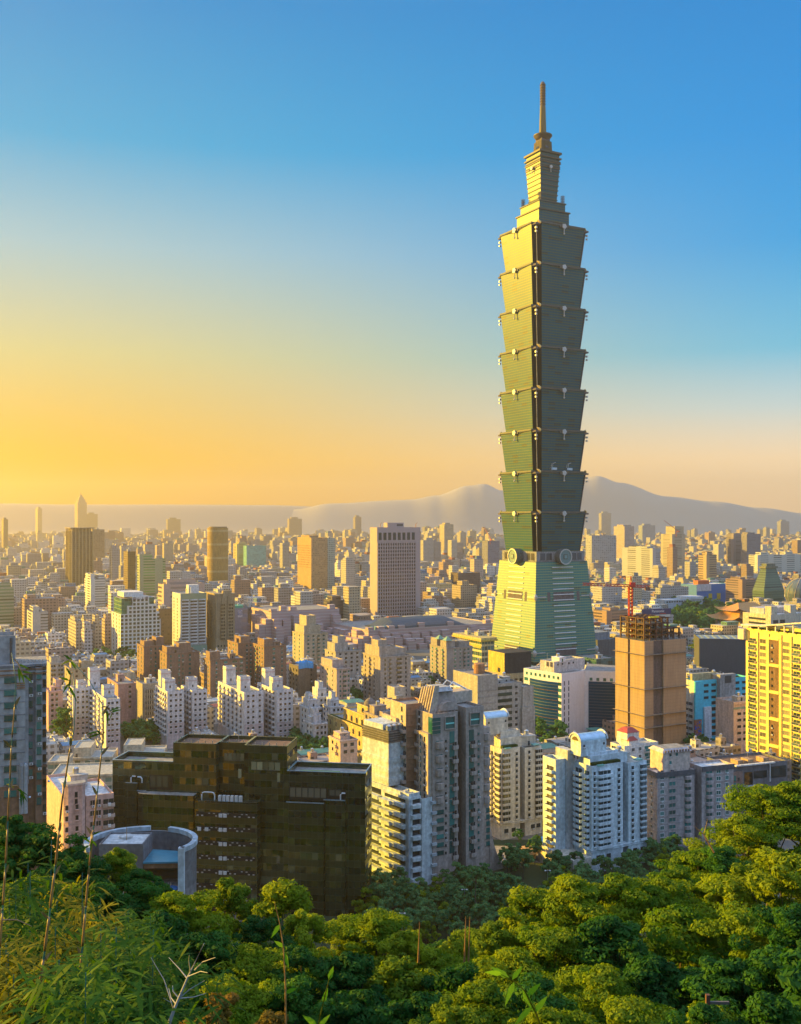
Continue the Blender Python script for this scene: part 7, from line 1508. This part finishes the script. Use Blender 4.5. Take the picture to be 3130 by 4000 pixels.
# park and street trees
r = random.Random(3)
def grove(name, n, u0, u1, Y0, Y1, hmin, hmax, label, group, ypart=.12, rad=(3.0, 5.0)):
    pts = []; tries = 0
    while len(pts) < n and tries < n*30:
        tries += 1; Y = r.uniform(Y0, Y1); u = r.uniform(u0, u1); x = PX(u, Y)
        if any((x-a)**2+(Y-b_)**2 < 20 for a, b_ in pts): continue
        if any((x-fx)**2+(Y-fy)**2 < (fr*.8+1)**2 for fx, fy, fr in FOOT): continue
        if avoid(x, Y): continue
        pts.append((x, Y))
    for i, (x, Y) in enumerate(pts):
        yl = r.random() < ypart; h = r.uniform(hmin, hmax); e = tree(name, KPY if yl else KP, x, Y, 0, h, r.uniform(*rad), r.randrange(99))
        tag(e, ('yellow green ' if yl else 'dark green ')+label, 'tree', group)
ROADY = 350
def avoid(x, Y): return abs(Y-(ROADY+.1*(x-20))) < 3.2 and 5 < x < 60 or (28 < x < 52 and 388 < Y < 402)
grove('park_tree', 46, 1430, 2020, 300, 352, 7, 11, 'park tree in the valley left of the footpath lamps', 'trees in the valley park', rad=(3.6, 5.6))
grove('park_tree', 44, 1725, 2540, 330, 384, 7, 11, 'park tree in the valley under the arched towers', 'trees in the valley park', rad=(3.4, 5.2))
grove('street_tree', 10, 2010, 2230, 378, 410, 5, 8, 'garden tree between the two arched towers', 'garden trees by the arched towers', .4, (2.2, 3.4))
grove('street_tree', 7, 2540, 2640, 372, 392, 6, 9, 'street tree at the foot of the pinkish slab', 'trees at the pinkish slab')
grove('grove_tree', 16, 475, 615, 566, 606, 9, 14, 'tree in the grove between the white slabs', 'trees between the white slabs', .05, (4, 6))
grove('grove_tree', 7, 222, 285, 575, 625, 14, 22, 'tall bushy tree left of the left white slab', 'trees left of the white slab', .05, (4, 6))
grove('grove_tree', 16, 1138, 1285, 536, 585, 9, 13, 'tree in the grove behind the black block', 'trees behind the black block', .05, (4, 6))
grove('grove_tree', 10, 1306, 1415, 682, 722, 9, 13, 'tree by the parked cars near the stone tower', 'trees by the car park', .1, (4, 5.5))
grove('grove_tree', 16, 283, 535, 880, 925, 10, 16, 'street tree in front of the white stepped office', 'trees below the white stepped office', .05, (5, 7))
grove('grove_tree', 5, 2090, 2190, 562, 588, 12, 17, 'dense tree in front of the white blue banded hospital', 'trees in front of the hospital', 0, (4.5, 6))
grove('grove_tree', 14, 2690, 2866, 543, 572, 7, 11, 'street tree in front of the cyan building', 'trees in front of the cyan building', .05, (3.5, 5))
grove('forest_tree', 58, 2615, 2910, 1085, 1480, 12, 19, 'memorial park tree in the hazy wood beside the orange roofed hall', 'trees of the memorial park', .04, (8, 12))
grove('forest_tree', 6, 2678, 2736, 905, 985, 14, 20, 'tall tree between netted tower and dark box hall', 'trees beside the dark box hall', .8, (6, 8))
grove('grove_tree', 8, 380, 520, 470, 500, 7, 10, 'tree in the school yard behind the cream wings', 'trees in the school yard', .2, (3, 4.5))
grove('grove_tree', 6, 1600, 1690, 770, 800, 8, 11, 'tree between the arched stone tower and the twin topped tower', 'trees between the stone towers', .1, (4, 6))
tl = tree('tall_palm_like_tree', KP, PX(1857, 322), 322, 0, 20, 3.6, 2); tag(tl, 'tall slim tree with bare trunk standing above the valley park', 'tree')

r = random.Random(12)
for i in range(64):
    x = -95+125*((i*.618034) % 1); Y = 140+104*((i*.381966*1.7+.1*r.random()) % 1); zb = hill_z(x, Y)-.3; e = tree('slope_tree', (KB, KD, KB, KY)[i % 4], x, Y, zb, zb+r.uniform(7, 10), r.uniform(4.5, 6), i)
    tag(e, 'leafy tree on the lower slope between the near canopy and the black glass block', 'tree', 'trees on the lower slope')

# margin of the wood just outside the picture and low growth on the slope
for i in range(26):
    right = i % 2 == 0; Y = 26+i*3.1; x = (PX(3130, Y)+4+3.1*((i*7) % 5)) if right else (PX(0, Y)-4-3.1*((i*7) % 5)); zb = hill_z(x, Y)-.4
    e = tree('broadleaf_tree' if i % 3 else 'dark_leaf_tree', KB if i % 3 else KD, x, Y, zb, zb+6.5+(i*3 % 4), 4.4+(i % 3)*.6, i); tag(e, f'leafy hillside tree just beyond the {"right" if right else "left"} picture edge', 'tree', 'trees beyond the picture edges')
r = random.Random(77); b = MB()
for i in range(9000):
    Y = 9+190*r.random()**1.3; x = r.uniform(-1, 1)*(Y*.62+14); z = hill_z(x, Y)+(.8*noise2(x*.5, Y*.5, 2) if Y > 15 else 0)
    for k in range(5):
        a = r.uniform(0, 6.283); s_ = r.uniform(.25, .6)*(1+Y/120); c_ = (x+r.gauss(0, .35), Y+r.gauss(0, .35), z+r.uniform(0, .7)); o = len(b.v); dx, dy = cos(a)*s_, sin(a)*s_
        b.v += [c_, (c_[0]+dx*.5-dy*.28, c_[1]+dy*.5+dx*.28, c_[2]+s_*.35), (c_[0]+dx, c_[1]+dy, c_[2]+s_*.3), (c_[0]+dx*.5+dy*.28, c_[1]+dy*.5-dx*.28, c_[2]+s_*.35)]; b.f.append((o, o+1, o+2, o+3)); b.m.append(LF_B if i % 3 else LF_A)
struct(b.build('undergrowth'), 'stuff', 'low leafy undergrowth covering the hillside')
# ---------------------------------------------------------------- roads, cars, lamps and garden of the valley
m = PL(.05, .05, .055, .9, 0, 'asphalt'); b = MB(); b.add([(-45, 285, .012), (130, 285, .012), (130, 412, .012), (-45, 412, .012)], [(0, 1, 2, 3)], PL(.03, .05, .015, 1, 0, 'park_lawn')); struct(b.build('lawn'))
b = MB()
b.add([(2, 345, .02), (62, 351, .02), (62, 357, .02), (2, 351, .02)], [(0, 1, 2, 3)], m); struct(b.build('road'))
b = MB(); b.add([(26, 384, .03), (62, 384, .03), (62, 404, .03), (26, 404, .03)], [(0, 1, 2, 3)], W(.36, .32, .26)); struct(b.build('plaza'))
def car_parts(col):
    pm = PL(*col, .25, .2, 'car_paint'); b = MB()
    prof = [(-2.1, .35), (-2.15, .75), (-1.9, .95), (-1.2, 1.0), (1.0, .98), (1.9, .85), (2.15, .6), (2.1, .35)]
    n = len(prof); vs = [(x, -.85, z) for x, z in prof]+[(x, .85, z) for x, z in prof]
    b.add(vs, [tuple(range(n)), tuple(reversed(range(n, 2*n)))]+[(i, n+i, n+(i+1) % n, (i+1) % n) for i in range(n)], pm)
    cab = MB(); cab.prism([(-1.55, -.8), (.95, -.8), (.95, .8), (-1.55, .8)], .99, 1.46, GD, pm, poly2=[(-1.1, -.66), (.35, -.66), (.35, .66), (-1.1, .66)])
    wh = MB(); wh.path([(0, -.1, 0), (0, .1, 0)], .32, 12, FD); return b.mesh('body'), cab.mesh('windows'), wh.mesh('wheel')
CARS = {n: car_parts(c) for n, c in (('white', (.75, .75, .74)), ('black', (.02, .02, .02)), ('silver', (.45, .46, .47)), ('red', (.4, .03, .02)), ('blue', (.03, .08, .3)))}
def car(col, u, v, rz, label, Y=None, z=0.03, group=None):
    Y = Y or CAMZ*F/(v-CV); e = empty('parked_car', (PX(u, Y), Y, z), rz); tag(e, label, 'car', group); bd, cb, wh = CARS[col]
    place('body', bd, e); place('windows', cb, e)
    for x in (-1.35, 1.35):
        for y in (-.8, .8): place('wheel', wh, e, (x, y, .32))
car('white', 1646, 3545, .1, 'white car on the park road, leftmost of three', 347.5); car('silver', 1700, 3540, .1, 'silver car on the park road between two white cars', 350); car('white', 1785, 3532, .1, 'white car on the park road, rightmost of three', 352)
car('black', 2618, 3362, .3, 'black car beside the pinkish slab', None)
for i, (c, u, v) in enumerate((('red', 1376, 2712), ('white', 1386, 2708), ('silver', 1394, 2714), ('blue', 1390, 2722), ('white', 1402, 2706), ('black', 1408, 2716), ('silver', 1380, 2724))):
    car(c, u, v, .5+(i % 2)*.03, f'{c} car in the small car park near the arched stone tower, {["far left","back row","middle","front row","back right","right end","front left"][i]}', None, group='cars in the small car park')
car('white', 195, 2915, .2, 'white car parked left of the school beside the trees'); car('white', 2745, 2928, .4, 'white car at the foot of the cyan building')
def lamp(u, v, Y, label, hgt=9):
    e = empty('street_lamp', (PX(u, Y), Y, 0)); tag(e, label, 'street lamp', 'lamps in the valley park'); b = MB(); b.path([(0, 0, 0), (0, 0, hgt)], [.12, .08], 6, STEEL); b.build('pole', e)
    b = MB(); b.path([(-.9, 0, hgt-.3), (.9, 0, hgt-.3)], .06, 5, STEEL); b.build('arm', e)
    for x in (-.8, .8): b = MB(); b.box(x-.25, x+.25, -.2, .2, hgt-.45, hgt-.2, FW, True); b.build('lamp_head', e)
lamp(1571, 3540, 305, 'slim twin headed street lamp in the park beside the black block', 12); lamp(1815, 3560, 330, 'slim twin headed street lamp behind the tall slim tree', 10); lamp(2140, 3440, 345, 'slim twin headed street lamp under the bluish arched tower', 11)
e = empty('garden_pavilion', (PX(2062, 388), 388, 0)); tag(e, 'round pavilion with a curved orange roof in the garden by the arched tower', 'pavilion'); b = MB(); b.lathe([(4.6, 3.2), (4.2, 3.8), (2.6, 4.5), (.01, 4.7)], 20, PL(.55, .32, .12, .6)); b.build('roof', e); b = MB(); b.lathe([(3.2, 0), (3.2, 3.2)], 16, W(.3, .24, .18)); b.build('wall', e)
e = empty('tent', (PX(2118, 402), 402, 0), .4); tag(e, 'bright blue tent roof in the garden between the arched towers', 'tent'); b = MB(); b.add([(-3.4, -2.2, 2.6), (3.4, -2.2, 2.6), (3.4, 2.2, 3.6), (-3.4, 2.2, 3.6)], [(0, 1, 2, 3)], PL(.02, .28, .62, .5)); b.box(-3.4, 3.4, -2.25, -2.2, 2.2, 2.6, PL(.02, .28, .62, .5), True); b.build('canopy', e); b = MB(); [b.path([(x, y, 0), (x, y, 2.6 if y < 0 else 3.6)], .06, 5, STEEL) for x in (-3.2, 3.2) for y in (-2, 2)]; b.build('tent_poles', e)
b = MB()
for i in range(4): b.box(28+i*7, 33+i*7, 390-i, 391.2-i, .03, 1.3+.2*(i % 2), W(.5, .46, .4))
tag(b.build('garden_wall'), 'low pale stone garden wall beside the round pavilion', 'wall')

# ---------------------------------------------------------------- bamboo, dead branch and shoots close to the camera
def bmat(name, lo, hi, z0, z1):
    m, g, p = principled(name); tc = g.new('ShaderNodeTexCoord'); n = g.new('ShaderNodeTexNoise'); mp = g.new('ShaderNodeMapping'); g.l.new(tc.outputs['Object'], mp.inputs[0]); mp.inputs['Scale'].default_value = (20, 20, 3); g.l.new(mp.outputs[0], n.inputs[0])
    g.l.new(g.ramp(n.outputs[0], [(.3, lo), (.7, hi)]), p.inputs['Base Color']); p.inputs['Roughness'].default_value = .4; return m
CULM = bmat('bamboo_culm', (.03, .12, .10), (.07, .20, .15), 0, 1); SHEATH = bmat('bamboo_sheath', (.20, .09, .03), (.42, .24, .08), 0, 1); NODE = PL(.12, .14, .11, .6)
BL_ = leafmat('bamboo_leaf', (.009, .048, .004), (.05, .125, .007), .38); BL2 = leafmat('bamboo_leaf_dry', (.035, .07, .004), (.18, .18, .009), .42)
def leaf(b, p, d, L, w, m, up=(0, 0, 1), droop=.25):
    dl = sqrt(sum(x*x for x in d)) or 1; d = [x/dl for x in d]
    sx_ = [d[1]*up[2]-d[2]*up[1], d[2]*up[0]-d[0]*up[2], d[0]*up[1]-d[1]*up[0]]; k = sqrt(sum(x*x for x in sx_)) or 1; sx_ = [x/k for x in sx_]
    def P(t, s): return tuple(p[i]+d[i]*L*t+sx_[i]*s*w+(-droop*L*t*t if i == 2 else 0) for i in range(3))
    o = len(b.v); b.v += [P(0, 0), P(.28, -.5), P(.28, .5), P(.62, -.38), P(.62, .38), P(1, 0)]; b.f += [(o, o+1, o+2), (o+1, o+3, o+4, o+2), (o+3, o+5, o+4)]; b.m += [m]*3
def at(u, v, Y): return (PX(u, Y), Y, PZ(v, Y))
def culm(pts, Y, r0, label, sheath_from, twigs, seed):
    r = random.Random(seed); W3 = [at(u, v, Y) for u, v in pts]; base = (W3[0][0]-.25, Y, hill_z(W3[0][0], Y)-.1); W3 = [base]+W3
    e = empty('bamboo_culm', base); tag(e, label, 'bamboo', 'tall bamboo stems at the left'); rel = [tuple(a-c for a, c in zip(p, base)) for p in W3]
    cum = [0]
    for a, c in zip(rel, rel[1:]): cum.append(cum[-1]+sqrt(sum((x-y)**2 for x, y in zip(a, c))))
    T = cum[-1]
    def Pt(s):
        for i in range(len(rel)-1):
            if s <= cum[i+1] or i == len(rel)-2: f = (s-cum[i])/(cum[i+1]-cum[i]); return tuple(a+(c-a)*f for a, c in zip(rel[i], rel[i+1]))
    N = 46; b = MB(); rad = [r0*(1-.88*(i/N)**1.6) for i in range(N+1)]; b.path([Pt(T*i/N) for i in range(N+1)], rad, 9, CULM)
    s = .25
    while s < T*.97: q = r0*(1-.88*(s/T)**1.6); b.path([Pt(s-.008), Pt(s), Pt(s+.008)], [q*1.05, q*1.22, q*1.05], 9, NODE); s += .23
    b.build('stem', e, smooth=True); s = T*sheath_from
    while s < T*.95:
        q = r0*(1-.88*(s/T)**1.6); L = .2; b = MB(); b.path([Pt(s), Pt(s+.04), Pt(s+L*.7), Pt(min(T, s+L))], [q*1.25, q*1.5, q*1.32, q*1.05], 8, SHEATH)
        p = Pt(s+L*.9); leaf(b, p, (r.uniform(-.6, .6), r.uniform(-.3, .3), 1), .10, .018, SHEATH, (0, 1, 0)); b.build('sheath', e, smooth=True); s += .25
    for s0, du, dv in twigs:
        b = MB(); p = Pt(T*s0); q = (p[0]+du/F*Y, p[1]+r.uniform(-.1, .1), p[2]-dv/F*Y); mid = tuple((a+c)/2+(.02 if i == 2 else 0) for i, (a, c) in enumerate(zip(p, q))); b.path([p, mid, q], [.005, .004, .002], 5, SHEATH)
        for k in range(5):
            t = .35+.65*k/4; c = tuple(a+(d_-a)*t for a, d_ in zip(p, q)); leaf(b, c, (q[0]-p[0]+r.uniform(-.2, .2)*.6, r.uniform(-.3, .3)*.3, q[2]-p[2]+r.uniform(-.15, .15)), r.uniform(.055, .10), r.uniform(.010, .016), BL_, (0, -1, .3))
        b.build('leafy_twig', e)
culm([(0, 3700), (20, 3420), (38, 3080), (46, 2900), (58, 2760), (64, 2640), (54, 2560), (46, 2550)], 6.0, .0135, 'bamboo stem nearest the left edge in front of the grey brown tower', .78, ((.80, 105, 40), (.72, -60, -40), (.995, 40, 60), (.9, 30, 40)), 1)
culm([(150, 3900), (190, 3600), (222, 3340), (242, 3130), (272, 2940), (290, 2850), (296, 2720), (284, 2620)], 5.8, .0155, 'thickest bamboo stem standing before the pink apartment house', .76, ((.999, -14, 50), (.70, -70, 60)), 2)
culm([(296, 4000), (322, 3700), (346, 3420), (372, 3180), (392, 2990), (404, 2880), (404, 2770), (388, 2700), (352, 2660), (316, 2620), (276, 2574)], 6.2, .0135, 'bamboo stem with arched leafy tip leaning left before the cream school', .74, ((.999, -10, 8), (.955, 20, 40), (.93, -30, -20), (.86, 4, 40)), 3)
for i, (x, y, zt) in enumerate(((-12.5, 13, 128.4), (-9.6, 10, 128.0))):  # trees out of view, added to shade the lower bamboo
    e = tree('dark_leaf_tree', KD, x, y, hill_z(x, y), zt, 3.6, i); tag(e, 'added dark leafy tree shading the bamboo, outside the left picture edge', 'tree', 'added trees shading the bamboo')
def clump(u0, u1, v0, v1, Y, n, mat, label, seed, nst=9, L=(.10, .19)):
    r = random.Random(seed); x = PX((u0+u1)/2, Y); e = empty('bamboo_clump', (x, Y, hill_z(x, Y))); tag(e, label, 'bamboo', 'leafy bamboo clumps in the near left corner'); z0 = hill_z(x, Y); st = MB(); lf = MB()
    for i in range(nst):
        u = r.uniform(u0, u1); v = v0+(v1-v0)*r.random()**1.6*.55; p = at(u, v, Y+r.uniform(-.8, .8)); tip = (p[0]-x, p[1]-Y, p[2]-z0); bs = (tip[0]*.4+r.uniform(-.2, .2), tip[1]*.5, -.2); mid = (tip[0]*.8, tip[1]*.8, tip[2]*.6); st.path([bs, mid, tip], [.012, .008, .003], 5, CULM)
        lim = tip[2]-(v1-v)/F*Y
        for k in range(int(n*1.25)//nst):
            t = r.random()**.8; z = tip[2]-(tip[2]-max(lim, 0))*t; f = z/tip[2] if tip[2] else 0; sp = .10+.42*t
            c = (bs[0]+(tip[0]-bs[0])*f**.6+r.gauss(0, sp*.6), tip[1]*f+r.gauss(0, sp*.6), z+r.gauss(0, .05)); a = r.uniform(0, 2*pi); leaf(lf, c, (cos(a), sin(a), r.uniform(-.9, .6)), r.uniform(*L), r.uniform(.015, .028), mat, (r.uniform(-.4, .4), r.uniform(-.6, .1), 1))
    st.build('stems', e); lf.build('leaves', e)
clump(-60, 210, 3270, 4050, 7.5, 1700, BL_, 'leafy bamboo clump at the left edge below the grey brown tower', 1, 10); clump(190, 420, 3400, 3950, 8.2, 1500, BL2, 'yellowish bamboo clump glowing between the two thicker bamboo stems', 2, 10)
clump(-40, 260, 3620, 4100, 6.2, 1700, BL2, 'yellow leaved bamboo clump in the bottom left corner', 3, 9); clump(330, 600, 3620, 4080, 6.6, 1500, BL_, 'fresh green bamboo clump right of the arched stem', 4, 9)
clump(150, 380, 3720, 4100, 5.6, 1200, BL_, 'green bamboo clump at the bottom between the stems', 5, 8); clump(440, 640, 3560, 3900, 9.5, 900, BL_, 'small bamboo clump in front of the round pool building', 6, 7)
SH_ = leafmat('shoot_leaf', (.10, .28, .015), (.20, .40, .03), .5)
def branch(pts, Y, r0, m, name, label, cat, twigs, seed, leaves=None):
    r = random.Random(seed); b0 = at(*pts[0], Y); e = empty(name, b0); tag(e, label, cat); b = MB(); W3 = [tuple(a-c for a, c in zip(at(u, v, Y), b0)) for u, v in pts]; n = len(W3); b.path(W3, [r0*(1-.8*i/(n-1)) for i in range(n)], 7, m); b.build('stem', e)
    for (u, v), (u2, v2) in twigs: b = MB(); P = tuple(a-c for a, c in zip(at(u, v, Y), b0)); Q = tuple(a-c for a, c in zip(at(u2, v2, Y+r.uniform(-.3, .3)), b0)); M = tuple((a+c)/2+r.uniform(-.015, .015) for a, c in zip(P, Q)); b.path([P, M, Q], [r0*.34, r0*.22, r0*.1], 5, m); b.build('twig', e)
    for u, v, du, dv, L, w in leaves or (): b = MB(); leaf(b, tuple(a-c for a, c in zip(at(u, v, Y), b0)), (du, r.uniform(-.3, .3)*abs(du)+.01, -dv), L*1.05, w, SH_, (0, -1, .2), .1); b.build('leaf', e)
GRYB = PL(.30, .29, .30, .7)
branch([(640, 4060), (680, 3945), (735, 3815), (798, 3685)], 5.0, .011, GRYB, 'dead_branch', 'bare grey branch with thin twigs at the bottom left', 'branch', [((680, 3945), (590, 3740)), ((732, 3822), (660, 3740)), ((700, 3900), (805, 3880)), ((700, 3900), (800, 3830)), ((760, 3790), (842, 3740)), ((690, 3925), (660, 3860)), ((700, 3900), (675, 3850)), ((745, 3800), (740, 3730)), ((680, 3945), (640, 3900)), ((735, 3815), (812, 3800))], 5)
branch([(2130, 4060), (2095, 3960), (2050, 3870), (2005, 3830), (1945, 3800)], 5.0, .006, BL2, 'leafy_shoot', 'fresh green bamboo shoot with long leaves at the bottom centre right', 'plant', [], 6, [(1990, 3822, -60, -40, .11, .03), (2010, 3834, -20, 50, .12, .028), (2040, 3862, 40, 70, .12, .03), (2060, 3890, 60, -70, .10, .028), (1965, 3806, -50, -18, .10, .026), (2080, 3930, -50, 50, .12, .03), (2090, 3955, 60, -90, .11, .03), (2000, 3828, 30, -40, .09, .025), (2110, 4000, -40, 60, .10, .03)])
branch([(1118, 4060), (1116, 3850), (1108, 3700), (1092, 3600), (1072, 3520)], 7.0, .008, SHEATH, 'young_stem', 'thin orange brown young stem in front of the black glass block', 'plant', [], 7, [(1110, 3720, 20, 60, .10, .03), (1095, 3610, -30, 40, .10, .03), (1108, 3700, -40, -30, .08, .03), (1115, 3880, 60, -40, .10, .03)])
branch([(1235, 4050), (1262, 3920), (1285, 3830), (1300, 3780)], 6.0, .005, BL2, 'leafy_shoot', 'thin leafy shoot at the bottom edge left of the centre', 'plant', [], 8, [(1240, 4010, -60, -60, .12, .035), (1262, 3920, 20, -70, .10, .03), (1285, 3830, 20, -70, .10, .03), (1240, 4020, 40, -50, .12, .03)])
for i, u in enumerate((1820, 1836, 1640)):
    branch([(u-6, 3760), (u-3, 3680), (u, 3580 if i < 2 else 3600)], 44, .05, SHEATH, 'dry_stalk', ['tall dry stalk rising before the valley park, left of a pair', 'tall dry stalk rising before the valley park, right of a pair', 'dry stalk beside the yellow green trees'][i], 'plant', [], i)
branch([(2790, 3330), (2750, 3260), (2710, 3225)], 60, .06, SHEATH, 'bare_twig', 'bare reddish twig rising before the pinkish slab', 'plant', [((2750, 3260), (2765, 3200)), ((2770, 3290), (2735, 3270))], 9)
e = empty('wooden_post', (PX(2765, 26), 26, hill_z(PX(2765, 26), 26))); tag(e, 'dark wooden post with a rail half hidden in the hillside trees', 'post')
z = PZ(3930, 26)-hill_z(PX(2765, 26), 26); b = MB(); b.box(-.05, .05, -.05, .05, 0, z+.3, PL(.12, .05, .03, .8)); b.build('post', e); b = MB(); b.box(.05, .55, -.03, .03, z+.05, z+.12, PL(.12, .1, .09, .6), True); b.build('rail', e)
# lettering becomes plain mesh
dg = bpy.context.evaluated_depsgraph_get()
for o in [o for o in bpy.data.objects if o.type == 'FONT']:
    me = bpy.data.meshes.new_from_object(o.evaluated_get(dg)); n = bpy.data.objects.new('lettering_mesh', me); COL.objects.link(n); n.parent = o.parent; n.location = o.location; n.rotation_euler = o.rotation_euler; bpy.data.objects.remove(o); n.name = 'lettering'
# ---------------------------------------------------------------- air
m = bpy.data.materials.new('haze'); m.use_nodes = True; g = NG(m.node_tree); g.n.clear(); o_ = g.new('ShaderNodeOutputMaterial'); v = g.new('ShaderNodeVolumePrincipled')
v.inputs['Color'].default_value = (.96, .84, .64, 1); v.inputs['Density'].default_value = HAZE; v.inputs['Anisotropy'].default_value = .62; g.l.new(v.outputs[0], o_.inputs['Volume'])
b = MB(); b.box(-5700, 5700, -60, 11200, -2, 536, m, True); o = b.build('haze'); struct(o, 'stuff', 'thin golden haze over the whole city')
print('OBJECTS', len(bpy.data.objects))
